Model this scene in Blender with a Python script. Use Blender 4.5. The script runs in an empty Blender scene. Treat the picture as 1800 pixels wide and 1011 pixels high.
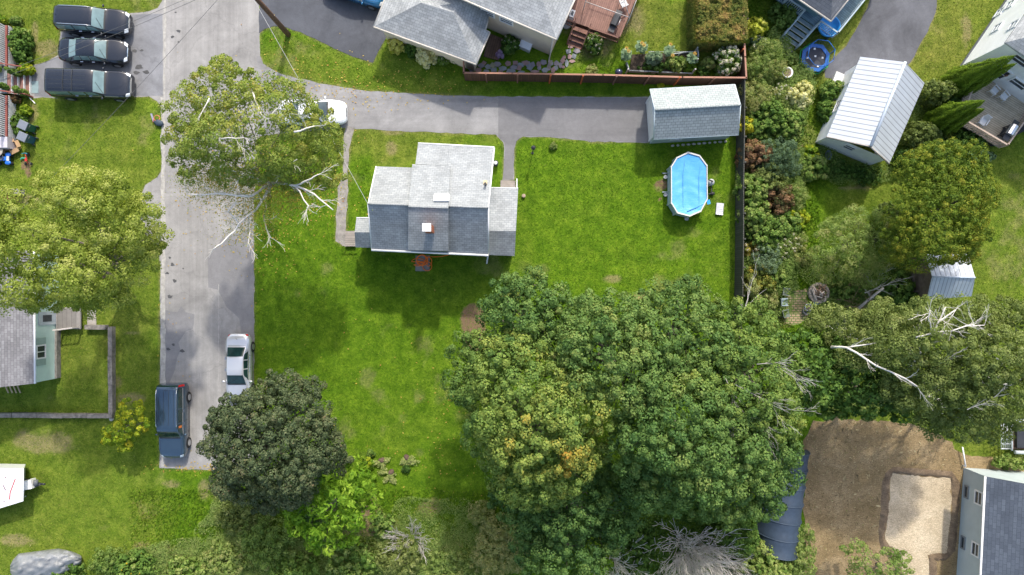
import bpy, math, random
import numpy as np
from mathutils import Vector, Matrix
random.seed(11); rng = np.random.default_rng(11)
R = math.radians
sc = bpy.context.scene
col = sc.collection
# ---------------------------------------------------------------- camera, sky, sun, exposure
HC = 48.6          # camera height above the lawns
SCL = 25.0         # photo pixels per metre on the ground
cam_d = bpy.data.cameras.new('camera'); cam = bpy.data.objects.new('camera', cam_d); col.objects.link(cam)
cam.location = (0, 0, HC); cam.rotation_euler = (0, 0, 0)
cam_d.sensor_width = 36; cam_d.lens = 36*HC/72.0; cam_d.clip_start = 0.5; cam_d.clip_end = 2000
sc.camera = cam
SUN_EL = R(44.0); SUN_AZ = math.atan2(0.215, 0.977)      # azimuth clockwise from +Y
w = bpy.data.worlds.new('World'); sc.world = w; w.use_nodes = True
nt = w.node_tree; bg = nt.nodes['Background']
sky = nt.nodes.new('ShaderNodeTexSky'); sky.sky_type = 'NISHITA'; sky.sun_disc = False
sky.sun_elevation = SUN_EL; sky.sun_rotation = SUN_AZ
try:
    sky.dust_density = 3.0; sky.air_density = 1.0; sky.ozone_density = 0.5
except Exception: pass
nt.links.new(sky.outputs[0], bg.inputs[0]); bg.inputs[1].default_value = 0.15
sd = bpy.data.lights.new('sun', 'SUN'); sd.energy = 2.0; sd.angle = R(2.0); sd.color = (1.0, 0.955, 0.88)
sun = bpy.data.objects.new('sun', sd); col.objects.link(sun)
dvec = Vector((math.sin(SUN_AZ)*math.cos(SUN_EL), math.cos(SUN_AZ)*math.cos(SUN_EL), math.sin(SUN_EL)))
sun.rotation_euler = dvec.to_track_quat('Z', 'Y').to_euler(); sun.location = (0, 0, 60)
sc.view_settings.view_transform = 'Standard'; sc.view_settings.look = 'None'
sc.view_settings.gamma = 1; sc.view_settings.exposure = 1.0
sc.render.resolution_x = 1024; sc.render.resolution_y = 575

# ---------------------------------------------------------------- helpers
def V(px, py, h=0.0):
    k = (HC-h)/HC/SCL
    return Vector(((px-900)*k, (505.5-py)*k, h))
def G(px, py): v = V(px, py); return (v.x, v.y)
def tag(o, label=None, cat=None, group=None, kind=None):
    if label: o['label'] = label
    if cat: o['category'] = cat
    if group: o['group'] = group
    if kind: o['kind'] = kind
    return o
def thing(name, label, cat, loc=(0,0,0), rz=0.0, group=None):
    o = bpy.data.objects.new(name, None); col.objects.link(o); o.empty_display_size = 0.3
    o.location = loc; o.rotation_euler = (0, 0, rz)
    return tag(o, label, cat, group)
class MB:
    def __init__(s): s.v = []; s.f = []; s.uv = []; s.sm = []; s.mi = []; s.cm = 0
    def face(s, pts, uv=None, smooth=False):
        pts = [Vector(p) for p in pts]; b = len(s.v); s.v += pts; s.f.append(tuple(range(b, b+len(pts))))
        if uv is None:
            e = pts[1]-pts[0]
            if e.length < 1e-6: e = Vector((1,0,0))
            e.normalize(); n = Vector((0,0,0))
            for i in range(len(pts)):
                n += (pts[i]-pts[0]).cross(pts[(i+1) % len(pts)]-pts[0])
            if n.length < 1e-9: n = Vector((0,0,1))
            n.normalize(); f = n.cross(e)
            uv = [(p.dot(e), p.dot(f)) for p in pts]
        s.uv.append(uv); s.sm.append(smooth); s.mi.append(s.cm)
    def hexa(s, p):   # p: 4 bottom ccw, 4 top
        for q in ((3,2,1,0),(4,5,6,7),(0,1,5,4),(1,2,6,5),(2,3,7,6),(3,0,4,7)): s.face([p[i] for i in q])
    def box(s, c, d, rz=0.0, M=None):
        x, y, z = d[0]/2, d[1]/2, d[2]/2
        pts = [Vector(q) for q in ((-x,-y,-z),(x,-y,-z),(x,y,-z),(-x,y,-z),(-x,-y,z),(x,-y,z),(x,y,z),(-x,y,z))]
        m = M if M is not None else Matrix.Rotation(rz, 3, 'Z')
        s.hexa([m @ q + Vector(c) for q in pts])
    def prism(s, poly, z0, z1):
        a = [Vector((p[0], p[1], z0)) for p in poly]; b = [Vector((p[0], p[1], z1)) for p in poly]
        ar = sum(poly[i][0]*poly[(i+1) % len(poly)][1]-poly[(i+1) % len(poly)][0]*poly[i][1] for i in range(len(poly)))
        if ar < 0: a.reverse(); b.reverse()
        s.face(b); s.face(list(reversed(a)))
        n = len(a)
        for i in range(n): j = (i+1) % n; s.face([a[i], a[j], b[j], b[i]])
    def slab(s, pts, t):   # top polygon with thickness t downward; first edge = eave
        pts = [Vector(p) for p in pts]; n = Vector((0,0,0))
        for i in range(len(pts)): n += (pts[i]-pts[0]).cross(pts[(i+1) % len(pts)]-pts[0])
        if n.z < 0: pts = [pts[1], pts[0]] + list(reversed(pts[2:]))
        s.face(pts); lo = [p-Vector((0,0,t)) for p in pts]; s.face(list(reversed(lo)))
        for i in range(len(pts)):
            j = (i+1) % len(pts); s.face([lo[i], lo[j], pts[j], pts[i]])
    def tube(s, path, r, n=6, cap=True):
        path = [Vector(p) for p in path]; N = len(path)
        rs = r if isinstance(r, (list, tuple)) else [r]*N
        rings = []; prev = None
        for i, p in enumerate(path):
            t = (path[min(i+1, N-1)]-path[max(i-1, 0)])
            if t.length < 1e-9: t = Vector((0,0,1))
            t.normalize()
            if prev is None: u = t.orthogonal().normalized()
            else:
                u = prev - t*prev.dot(t)
                u = u.normalized() if u.length > 1e-6 else t.orthogonal().normalized()
            prev = u; w_ = t.cross(u)
            rings.append([p+(u*math.cos(2*math.pi*k/n)+w_*math.sin(2*math.pi*k/n))*rs[i] for k in range(n)])
        for i in range(N-1):
            for k in range(n):
                m = (k+1) % n; s.face([rings[i][k], rings[i][m], rings[i+1][m], rings[i+1][k]], smooth=n > 4)
        if cap: s.face(list(reversed(rings[0]))); s.face(rings[-1])
    def lathe(s, prof, c, n=20, sx=1, sy=1):   # prof: [(r,z)], bottom to top outside
        c = Vector(c)
        P = lambda r, z, k: c+Vector((r*sx*math.cos(2*math.pi*k/n), r*sy*math.sin(2*math.pi*k/n), z))
        for i in range(len(prof)-1):
            (r0, z0), (r1, z1) = prof[i], prof[i+1]
            for k in range(n):
                if r0 < 1e-6: s.face([P(0,z0,0), P(r1,z1,k+1), P(r1,z1,k)][::-1] if False else [P(0,z0,0), P(r1,z1,k+1), P(r1,z1,k)], smooth=True)
                elif r1 < 1e-6: s.face([P(r0,z0,k), P(r0,z0,k+1), P(0,z1,0)], smooth=True)
                else: s.face([P(r0,z0,k), P(r0,z0,k+1), P(r1,z1,k+1), P(r1,z1,k)], smooth=True)
    def blob(s, c, r, n=10, m=6, jit=0.0):
        c = Vector(c); rx, ry, rz = r; ph = random.random()*6
        def P(i, j):
            th = math.pi*i/m-math.pi/2; a = 2*math.pi*j/n
            k = 1+jit*math.sin(a*2+ph+i)*math.cos(th)
            return c+Vector((rx*k*math.cos(th)*math.cos(a), ry*k*math.cos(th)*math.sin(a), rz*math.sin(th)))
        for i in range(m):
            for j in range(n):
                q = [P(i,j), P(i,j+1), P(i+1,j+1), P(i+1,j)]
                if i == 0: q = [q[0], q[2], q[3]]
                elif i == m-1: q = [q[0], q[1], q[2]]
                s.face(q, smooth=True)
    def build(s, name, mat, parent=None, local=False, bevel=0):
        me = bpy.data.meshes.new(name)
        off = Vector((0,0,0))
        M = None
        if parent is not None and not local:
            r = parent
            while r.parent is not None: r = r.parent
            M = (Matrix.Translation(r.location) @ Matrix.Rotation(r.rotation_euler.z, 4, 'Z')).inverted()
        vs = [tuple(M @ p) for p in s.v] if M is not None else [tuple(p) for p in s.v]
        me.from_pydata(vs, [], s.f)
        uvl = me.uv_layers.new(name='UVMap')
        uvl.data.foreach_set('uv', [c for fu in s.uv for p in fu for c in p])
        me.polygons.foreach_set('use_smooth', s.sm)
        for m_ in (mat if isinstance(mat, (list, tuple)) else [mat]): me.materials.append(m_)
        me.polygons.foreach_set('material_index', s.mi)
        if any(s.sm):
            import bmesh
            b = bmesh.new(); b.from_mesh(me); bmesh.ops.remove_doubles(b, verts=b.verts, dist=0.0008)
            b.to_mesh(me); b.free()
        me.update()
        o = bpy.data.objects.new(name, me); col.objects.link(o)
        if parent is not None: o.parent = parent
        if bevel:
            bm_ = o.modifiers.new('bevel', 'BEVEL'); bm_.width = bevel; bm_.segments = 2; bm_.limit_method = 'ANGLE'
        return o
def copy_tree(o, parent=None):
    c = o.copy(); col.objects.link(c)
    if parent is not None: c.parent = parent
    for ch in [x for x in bpy.data.objects if x.parent == o]: copy_tree(ch, c)
    return c

# ---------------------------------------------------------------- materials
MATS = {}
def newmat(name):
    m = bpy.data.materials.new(name); m.use_nodes = True; MATS[name] = m
    return m, m.node_tree, m.node_tree.nodes['Principled BSDF']
def N(nt, t, **kw):
    n = nt.nodes.new(t)
    for k, v in kw.items():
        if k in n.inputs: n.inputs[k].default_value = v
        else: setattr(n, k, v)
    return n
def rgb(c): return (c[0], c[1], c[2], 1)
def coords(nt, kind='Object'): return nt.nodes.new('ShaderNodeTexCoord').outputs[kind]
def noise(nt, vec, scale, detail=4, rough=0.6, dist=0.0):
    n = N(nt, 'ShaderNodeTexNoise'); n.inputs['Scale'].default_value = scale; n.inputs['Detail'].default_value = detail
    n.inputs['Roughness'].default_value = rough; n.inputs['Distortion'].default_value = dist
    nt.links.new(vec, n.inputs['Vector']); return n.outputs['Fac']
def ramp(nt, fac, stops):
    r = nt.nodes.new('ShaderNodeValToRGB'); e = r.color_ramp.elements
    e[0].position = stops[0][0]; e[0].color = rgb(stops[0][1]); e[1].position = stops[-1][0]; e[1].color = rgb(stops[-1][1])
    for p, c in stops[1:-1]: x = e.new(p); x.color = rgb(c)
    nt.links.new(fac, r.inputs[0]); return r.outputs[0]
def mix(nt, a, b, fac, mode='MIX'):
    m = nt.nodes.new('ShaderNodeMix'); m.data_type = 'RGBA'; m.blend_type = mode
    for s_, v in ((0, fac), (6, a), (7, b)):
        if isinstance(v, (int, float)): m.inputs[s_].default_value = v
        elif isinstance(v, tuple): m.inputs[s_].default_value = rgb(v)
        else: nt.links.new(v, m.inputs[s_])
    return m.outputs[2]
def maths(nt, op, a, b=None, c=None, clamp=False):
    m = nt.nodes.new('ShaderNodeMath'); m.operation = op; m.use_clamp = clamp
    for i, v in enumerate((a, b, c)):
        if v is None: continue
        if isinstance(v, (int, float)): m.inputs[i].default_value = v
        else: nt.links.new(v, m.inputs[i])
    return m.outputs[0]
def bump(nt, bs, h, strength=0.3, dist=0.02):
    b = N(nt, 'ShaderNodeBump'); b.inputs['Strength'].default_value = strength; b.inputs['Distance'].default_value = dist
    nt.links.new(h, b.inputs['Height']); nt.links.new(b.outputs[0], bs.inputs['Normal'])
def plain(name, c, rough=0.6, metal=0.0, var=0.12, scale=3.0, coat=0.0, bmp=0.0, spec=0.5):
    if name in MATS: return MATS[name]
    m, nt, bs = newmat(name); co = coords(nt)
    f = noise(nt, co, scale, 5, 0.6)
    lo = tuple(x*(1-var) for x in c); hi = tuple(min(1, x*(1+var)) for x in c)
    nt.links.new(ramp(nt, f, [(0.3, lo), (0.7, hi)]), bs.inputs['Base Color'])
    bs.inputs['Roughness'].default_value = rough; bs.inputs['Metallic'].default_value = metal
    bs.inputs['Coat Weight'].default_value = coat; bs.inputs['Specular IOR Level'].default_value = spec
    if bmp: bump(nt, bs, noise(nt, co, scale*12, 3), bmp, 0.02)
    return m
def shingle(name, c1, c2, c3, row=0.15, w=0.34, stain=0.25, mort=0.012):
    m, nt, bs = newmat(name); uv = coords(nt, 'UV')
    b = N(nt, 'ShaderNodeTexBrick'); nt.links.new(uv, b.inputs['Vector'])
    b.inputs['Scale'].default_value = 1; b.inputs['Brick Width'].default_value = w; b.inputs['Row Height'].default_value = row
    b.inputs['Mortar Size'].default_value = mort; b.inputs['Mortar Smooth'].default_value = 0.6; b.inputs['Bias'].default_value = 0.1
    b.inputs['Color1'].default_value = rgb(c1); b.inputs['Color2'].default_value = rgb(c2)
    b.inputs['Mortar'].default_value = rgb(c3)
    f = noise(nt, uv, 0.9, 6, 0.7)
    k = ramp(nt, f, [(0.3, (1-stain,)*3), (0.75, (1.12,)*3)])
    c = mix(nt, b.outputs['Color'], k, 1.0, 'MULTIPLY')
    g = ramp(nt, noise(nt, uv, 14, 3, 0.8), [(0.25, (0.72,)*3), (0.8, (1.2,)*3)])
    c = mix(nt, c, g, 0.8, 'MULTIPLY')
    nt.links.new(c, bs.inputs['Base Color']); bs.inputs['Roughness'].default_value = 0.9
    bs.inputs['Specular IOR Level'].default_value = 0.25
    bump(nt, bs, b.outputs['Fac'], -0.5, 0.012)
    return m
def planks(name, c1, c2, gap, width=0.14, along='u', rough=0.8, length=3.0):
    m, nt, bs = newmat(name); uv = coords(nt, 'UV')
    mp = N(nt, 'ShaderNodeMapping'); nt.links.new(uv, mp.inputs[0])
    if along == 'v': mp.inputs['Rotation'].default_value = (0, 0, math.pi/2)
    b = N(nt, 'ShaderNodeTexBrick'); nt.links.new(mp.outputs[0], b.inputs['Vector'])
    b.inputs['Scale'].default_value = 1; b.inputs['Brick Width'].default_value = length; b.inputs['Row Height'].default_value = width
    b.inputs['Mortar Size'].default_value = 0.008; b.inputs['Mortar Smooth'].default_value = 0.2
    b.inputs['Color1'].default_value = rgb(c1); b.inputs['Color2'].default_value = rgb(c2); b.inputs['Mortar'].default_value = rgb(gap)
    g = ramp(nt, noise(nt, mp.outputs[0], 2.2, 6, 0.7), [(0.25, (0.65,)*3), (0.8, (1.2,)*3)])
    nt.links.new(mix(nt, b.outputs['Color'], g, 0.8, 'MULTIPLY'), bs.inputs['Base Color'])
    bs.inputs['Roughness'].default_value = rough
    return m
def leafmat(name, stops, trans=0.3, rough=0.62):
    """stops: colours over the per-leaf 'tint' attribute 0..1"""
    m, nt, bs = newmat(name)
    a = N(nt, 'ShaderNodeAttribute'); a.attribute_name = 'tint'
    n = len(stops); c = ramp(nt, a.outputs['Fac'], [(i/(n-1), s_) for i, s_ in enumerate(stops)])
    nt.links.new(c, bs.inputs['Base Color']); bs.inputs['Roughness'].default_value = rough
    bs.inputs['Specular IOR Level'].default_value = 0.18
    tr = N(nt, 'ShaderNodeBsdfTranslucent'); nt.links.new(mix(nt, c, (1.0, 1.0, 0.5), 1.0, 'MULTIPLY'), tr.inputs[0])
    ms = N(nt, 'ShaderNodeMixShader'); ms.inputs[0].default_value = trans
    nt.links.new(bs.outputs[0], ms.inputs[1]); nt.links.new(tr.outputs[0], ms.inputs[2])
    nt.links.new(ms.outputs[0], nt.nodes['Material Output'].inputs[0])
    return m

# ---------------------------------------------------------------- numpy helpers
def in_poly(x, y, poly):
    r = np.zeros(x.shape, bool); n = len(poly)
    for i in range(n):
        x0, y0 = poly[i]; x1, y1 = poly[(i+1) % n]
        if y0 == y1: continue
        c = ((y0 > y) != (y1 > y)) & (x < (x1-x0)*(y-y0)/(y1-y0)+x0)
        r ^= c
    return r
def edge_dist(x, y, poly):
    d = np.full(x.shape, 1e9); n = len(poly)
    for i in range(n):
        x0, y0 = poly[i]; x1, y1 = poly[(i+1) % n]; dx, dy = x1-x0, y1-y0; L = dx*dx+dy*dy+1e-9
        t = np.clip(((x-x0)*dx+(y-y0)*dy)/L, 0, 1)
        d = np.minimum(d, np.hypot(x-x0-t*dx, y-y0-t*dy))
    return d
def np_mesh(name, verts, faces_n, idx, mat, tint=None, parent=None, smooth=False):
    """verts (n,3); faces all with faces_n corners; idx flat"""
    me = bpy.data.meshes.new(name); nf = len(idx)//faces_n
    if parent is not None:
        r = parent
        while r.parent is not None: r = r.parent
        verts = verts-np.array(r.location)
    me.vertices.add(len(verts)); me.vertices.foreach_set('co', verts.astype(np.float32).ravel())
    me.loops.add(len(idx)); me.loops.foreach_set('vertex_index', np.asarray(idx, np.int32))
    me.polygons.add(nf); me.polygons.foreach_set('loop_start', np.arange(nf, dtype=np.int32)*faces_n)
    try: me.polygons.foreach_set('loop_total', np.full(nf, faces_n, np.int32))
    except Exception: pass
    if tint is not None:
        at = me.attributes.new('tint', 'FLOAT', 'FACE'); at.data.foreach_set('value', tint.astype(np.float32))
    me.materials.append(mat); me.update(calc_edges=True); me.validate()
    o = bpy.data.objects.new(name, me); col.objects.link(o)
    if parent is not None: o.parent = parent
    return o
def vnoise(x, y, s, seed=0):
    """cheap smooth value noise 0..1"""
    r = np.random.default_rng(seed); T = r.random((256, 256)); x = x/s+1000; y = y/s+1000
    xi = np.floor(x).astype(int); yi = np.floor(y).astype(int); fx = x-xi; fy = y-yi
    fx = fx*fx*(3-2*fx); fy = fy*fy*(3-2*fy); g = lambda a, b: T[a % 256, b % 256]
    return (g(xi,yi)*(1-fx)+g(xi+1,yi)*fx)*(1-fy)+(g(xi,yi+1)*(1-fx)+g(xi+1,yi+1)*fx)*fy
def fbm(x, y, s, seed=0, o=4):
    t = 0; a = 0.5; A = 0
    for i in range(o): t = t+a*vnoise(x, y, s/2**i, seed+i); A += a; a *= 0.6
    return t/A
# ---------------------------------------------------------------- ground
def P2(*pts): return [G(*p) for p in pts]
ROAD = P2((292,-120),(287,0),(276,14),(262,20),(232,23),(180,22),(118,22),(107,50),(101,97),(82,110),(60,114),(50,118),(50,172),(150,173),(262,170),(276,178),(286,190),
          (285,298),(277,312),(255,325),(248,345),(246,400),(262,418),(278,440),(282,470),(281,822),(350,826),(446,826),(447,330),(452,230),(452,150),(457,100),(457,52),(455,0),(455,-120))
EAST = P2((452,100),(457,98),(463,112),(480,124),(510,134),(560,146),(640,159),(700,163),(760,167),(878,170),(1142,171),(1142,251),(1040,249),(960,241),(918,241),(908,248),(904,262),(903,317),(883,317),(887,262),(885,250),(872,237),
          (760,233),(690,230),(640,227),(612,225),(520,232),(452,240))
DARK = P2((455,-120),(455,-10),(457,45),(457,100),(452,100),(457,60),(466,51),(482,45),(502,48),(540,62),(600,92),(655,111),(672,78),(690,45),(700,-120))
DARK = P2((456,-120),(456,58),(466,51),(482,45),(502,48),(540,62),(600,92),(655,111),(672,78),(690,45),(700,-120))
NEAST = P2((1560,-120),(1530,0),(1512,40),(1488,80),(1462,104),(1450,122),(1450,137),(1485,141),(1530,150),(1600,112),(1612,88),(1630,55),(1645,22),(1650,-120))
DIRT = P2((1432,742),(1470,735),(1540,738),(1610,745),(1650,762),(1680,788),(1693,800),(1800,812),(1800,1100),(1405,1100),(1412,960),(1412,880),(1410,800),(1418,765))
PAD = P2((1568,832),(1610,836),(1671,840),(1673,900),(1664,972),(1632,975),(1634,1030),(1640,1060),(1600,1060),(1590,1010),(1578,975),(1556,950),(1554,940),(1562,900),(1563,850))
WALK = P2((609,222),(623,224),(619,240),(614,262),(611,300),(612,320),(611,350),(608,410),(608,433),(589,424),(591,380),(594,330),(602,312),(604,280),(604,240))
PATIO = P2((1384,512),(1418,508),(1422,560),(1405,572),(1380,568))

xs = np.concatenate([[-900,-400,-200,-120,-80,-60], np.arange(-44, 44.01, 0.2), [60,80,120,200,400,900]])
ys = np.concatenate([[-900,-400,-200,-120,-70,-45], np.arange(-28, 28.01, 0.2), [45,70,120,200,400,900]])
X, Y = np.meshgrid(xs, ys); nx, ny = len(xs), len(ys)
PX = X*SCL+900; PY = 505.5-Y*SCL
dry = fbm(X, Y, 5.0, 3)*0.55+fbm(X, Y, 0.9, 9)*0.3
def bl(cx, cy, rx, ry, soft=1.0, seed=5):
    """irregular soft blob in photo pixels"""
    d = np.hypot((PX-cx)/rx, (PY-cy)/ry)+1.3*(fbm(X, Y, 1.5, seed)-0.5)+0.5*(fbm(X, Y, 0.5, seed+3)-0.5)
    return np.clip((1.1-d)/0.45*soft, 0, 1)
olive = np.clip((330-PX)/80, 0, 1)*0.55                                             # drier lawns west of the road
olive = np.maximum(olive, bl(700,230,190,60)*0.6)
olive = np.maximum(olive, np.clip((PX-1250)/200, 0, 1)*np.clip((260-PY)/160, 0, 1)*0.8)
olive = np.maximum(olive, bl(620,140,200,70)*0.5)
olive = np.maximum(olive, np.clip((PX-1440)/60, 0, 1)*0.55)
olive = np.maximum(olive, bl(1160,50,120,70)*0.7)
straw = np.zeros_like(X)
for a in [(75,785,38,14),(75,775,60,20),(205,670,12,14),(290,975,55,14),(250,960,20,10),(20,950,40,12),(62,62,8,26),(80,85,26,18),(95,100,14,14),(56,200,12,20),
          (230,585,18,6),(300,850,22,8),(360,860,14,20),(690,232,22,10),(688,258,12,16),(1160,328,12,12),(1075,490,22,8),(1130,520,20,10),
          (1460,735,14,8),(1040,60,40,60),(1100,30,40,30),(650,905,22,26),(655,870,8,32),(1360,115,26,24),(1350,90,14,16),(1415,290,14,26),(1500,330,30,6),
          (60,350,40,10),(15,345,24,10),(1398,240,10,12),(760,890,24,16),(1370,560,40,16),(640,930,60,16),(230,700,30,10),(400,870,40,14),(1700,50,10,30),(1640,150,40,6)]:
    straw = np.maximum(straw, bl(*a)*0.8)
bare = np.zeros_like(X)
for a in [(832,568,24,46),(1166,327,7,11),(1158,325,8,6),(1160,350,5,4),(651,900,7,26),(655,930,12,8),(46,292,8,10),(50,305,6,8),(1440,750,14,12),(1497,505,40,20),(1695,808,30,5),(1408,270,8,14)]:
    bare = np.maximum(bare, bl(*a, seed=21))
dedge = np.full(X.shape, 9.0)
for P in (ROAD, EAST, DARK, NEAST, WALK): dedge = np.minimum(dedge, edge_dist(X, Y, P))
straw = np.maximum(straw, np.clip((0.2-dedge)/0.15, 0, 1)*(0.25+0.75*fbm(X, Y, 0.8, 31)))
weedy = np.clip((PY-880-40*(fbm(X, Y, 3, 8)-0.5))/60, 0, 1)*((PX > 380) & (PX < 900))
stripes = 0.5+0.5*np.sin((Y+0.02*X)*2*math.pi/1.1)
st2 = 0.5+0.5*np.sin((Y*0.35+X)*2*math.pi/1.25+1.5*fbm(X, Y, 4.0, 51))
mow = ((PX < 287) & (PY > 170) & (PY < 340))*stripes*0.4+((PX > 450) & (PX < 1295) & (PY > 240))*st2*0.22*fbm(X, Y, 3.0, 55)+0.35*np.clip(fbm(X, Y, 2.2, 61)-0.5, 0, 1)
straw = np.maximum(straw, np.clip((fbm(X, Y, 1.3, 77)*fbm(X, Y, 6.0, 78)-0.335)*5, 0, 0.55))
verts = np.stack([X.ravel(), Y.ravel(), np.zeros(X.size)], 1)
i0 = (np.arange(ny-1)[:, None]*nx+np.arange(nx-1)[None, :]).ravel()
idx = np.stack([i0, i0+1, i0+nx+1, i0+nx], 1).ravel()
def lawn_mat():
    m, nt, bs = newmat('lawn_grass'); a = N(nt, 'ShaderNodeAttribute'); a.attribute_name = 'lawn'
    sp = N(nt, 'ShaderNodeSeparateColor'); nt.links.new(a.outputs['Color'], sp.inputs[0])
    a2 = N(nt, 'ShaderNodeAttribute'); a2.attribute_name = 'bare'
    co = coords(nt)
    n1 = noise(nt, co, 1.2, 6, 0.75); n2 = noise(nt, co, 7, 4, 0.8); n3 = noise(nt, co, 24, 3, 0.8)
    f = maths(nt, 'ADD', maths(nt, 'MULTIPLY', n1, 0.3), maths(nt, 'ADD', maths(nt, 'MULTIPLY', n2, 0.33), maths(nt, 'MULTIPLY', n3, 0.37)))
    lush = ramp(nt, f, [(0.40, (0.055,0.125,0.006)), (0.5, (0.105,0.208,0.009)), (0.60, (0.185,0.285,0.020))])
    ol = ramp(nt, f, [(0.40, (0.10,0.130,0.018)), (0.5, (0.18,0.205,0.034)), (0.60, (0.27,0.275,0.06))])
    c = mix(nt, lush, ol, sp.outputs['Red'])
    # paler thatch where the turf thins
    th = maths(nt, 'ADD', sp.outputs['Blue'], maths(nt, 'SUBTRACT', n2, 0.5), clamp=True)
    st = ramp(nt, n3, [(0.3, (0.20,0.17,0.07)), (0.7, (0.40,0.33,0.17))])
    c = mix(nt, c, st, maths(nt, 'MULTIPLY', maths(nt, 'MULTIPLY', th, sp.outputs['Blue']), 1.1, clamp=True))
    c = mix(nt, c, ramp(nt, n1, [(0.32, (0.66,0.72,0.7)), (0.7, (1.22,1.15,1.2))]), 0.9, 'MULTIPLY')
    so = ramp(nt, n3, [(0.25, (0.13,0.085,0.05)), (0.75, (0.30,0.20,0.12))])
    fb = maths(nt, 'MULTIPLY', maths(nt, 'SUBTRACT', maths(nt, 'ADD', a2.outputs['Fac'], maths(nt, 'MULTIPLY', n3, 0.5)), 0.45), 2.2, clamp=True)
    c = mix(nt, c, so, fb)
    c = mix(nt, c, (1.25,1.2,1.1), sp.outputs['Green'], 'MULTIPLY')
    nt.links.new(c, bs.inputs['Base Color']); bs.inputs['Roughness'].default_value = 0.95; bs.inputs['Specular IOR Level'].default_value = 0.1
    bump(nt, bs, maths(nt, 'ADD', n3, n2), 0.9, 0.06)
    return m
lawn = np_mesh('ground', verts, 4, idx, lawn_mat()); tag(lawn, kind='structure')
ca = lawn.data.attributes.new('lawn', 'FLOAT_COLOR', 'POINT')
olv = np.clip(olive+(dry-0.45)*0.9, 0, 1)
ca.data.foreach_set('color', np.stack([olv.ravel(), mow.ravel(), np.clip(straw+weedy*0.5, 0, 1).ravel(), np.ones(X.size)], 1).astype(np.float32).ravel())
cb = lawn.data.attributes.new('bare', 'FLOAT', 'POINT'); cb.data.foreach_set('value', np.clip(bare, 0, 1).astype(np.float32).ravel())

def asphalt(name, base, patches=(), streak=None, var=0.25, stains=1.0):
    m, nt, bs = newmat(name); co = coords(nt)
    f1 = noise(nt, co, 0.35, 5, 0.65, 0.6); f2 = noise(nt, co, 30, 4, 0.8); f3 = noise(nt, co, 3.0, 5, 0.7)
    lo = tuple(x*(1-var) for x in base); hi = tuple(x*(1+var) for x in base)
    c = ramp(nt, f1, [(0.3, lo), (0.52, base), (0.72, hi)])
    c = mix(nt, c, ramp(nt, f2, [(0.3, (0.8,)*3), (0.75, (1.22,)*3)]), 0.9, 'MULTIPLY')
    c = mix(nt, c, ramp(nt, f3, [(0.3, (0.9,)*3), (0.7, (1.08,)*3)]), 0.9, 'MULTIPLY')
    # wheel paths and seams running along one axis
    if streak:
        mp = N(nt, 'ShaderNodeMapping'); nt.links.new(co, mp.inputs[0]); mp.inputs['Scale'].default_value = streak
        s_ = noise(nt, mp.outputs[0], 1.0, 5, 0.7)
        c = mix(nt, c, ramp(nt, s_, [(0.32, (0.84,)*3), (0.5, (1.0,)*3), (0.72, (1.14,)*3)]), 0.9, 'MULTIPLY')
    if stains:
        s2 = noise(nt, co, 1.7, 6, 0.75, 1.0)
        c = mix(nt, c, ramp(nt, s2, [(0.66, (1,)*3), (0.74, (0.62,)*3)]), 0.55*stains, 'MULTIPLY')
        vo = N(nt, 'ShaderNodeTexVoronoi'); vo.feature = 'DISTANCE_TO_EDGE'; vo.inputs['Scale'].default_value = 0.22
        wv = N(nt, 'ShaderNodeTexNoise'); wv.inputs['Scale'].default_value = 1.1; wv.inputs['Detail'].default_value = 6; nt.links.new(co, wv.inputs['Vector'])
        vm = N(nt, 'ShaderNodeVectorMath'); vm.operation = 'MULTIPLY_ADD'; nt.links.new(wv.outputs['Color'], vm.inputs[0]); vm.inputs[1].default_value = (1.6,1.6,0); nt.links.new(co, vm.inputs[2])
        nt.links.new(vm.outputs[0], vo.inputs['Vector'])
        c = mix(nt, c, ramp(nt, vo.outputs['Distance'], [(0.0, (0.55,)*3), (0.012, (1,)*3)]), 0.35*stains, 'MULTIPLY')
    nt.links.new(c, bs.inputs['Base Color']); bs.inputs['Roughness'].default_value = 0.85; bs.inputs['Specular IOR Level'].default_value = 0.3
    bump(nt, bs, f2, 0.4, 0.01)
    return m
def jitter_poly(poly, step=0.45, amp=0.05, seed=1):
    r = random.Random(seed); out = []
    for i in range(len(poly)):
        a = Vector(poly[i]); b = Vector(poly[(i+1) % len(poly)]); n = max(1, int((b-a).length/step))
        if (b-a).length > 60: n = 1
        for k in range(n):
            p = a.lerp(b, k/n); out.append((p.x+r.uniform(-amp, amp), p.y+r.uniform(-amp, amp)))
    return out
def sheet(name, poly, z, mat, kind='structure', amp=0.05, label=None, cat=None):
    mb = MB(); pl = jitter_poly(poly, amp=amp) if amp else poly
    import bmesh
    bm = bmesh.new(); f = bm.faces.new([bm.verts.new((p[0], p[1], z)) for p in pl]); bm.normal_update()
    if f.normal.z < 0: f.normal_flip()
    bmesh.ops.triangulate(bm, faces=[f]); me = bpy.data.meshes.new(name); bm.to_mesh(me); bm.free(); me.materials.append(mat)
    o = bpy.data.objects.new(name, me); col.objects.link(o); return tag(o, label, cat, kind=kind)
A_OLD = asphalt('asphalt_old', (0.285,0.275,0.26), streak=(2.2,0.05,1), stains=0.9)
A_LANE = asphalt('asphalt_lane', (0.265,0.258,0.252), streak=(0.06,1.8,1), stains=0.4)
A_NEW = asphalt('asphalt_patch', (0.19,0.186,0.186), streak=(0.06,0.8,1), stains=0.35, var=0.12)
A_DARK = asphalt('asphalt_sealed', (0.085,0.09,0.102), stains=0.5, var=0.3)
sheet('road', ROAD, 0.006, A_OLD)
sheet('driveway', EAST, 0.010, A_LANE)
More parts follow.
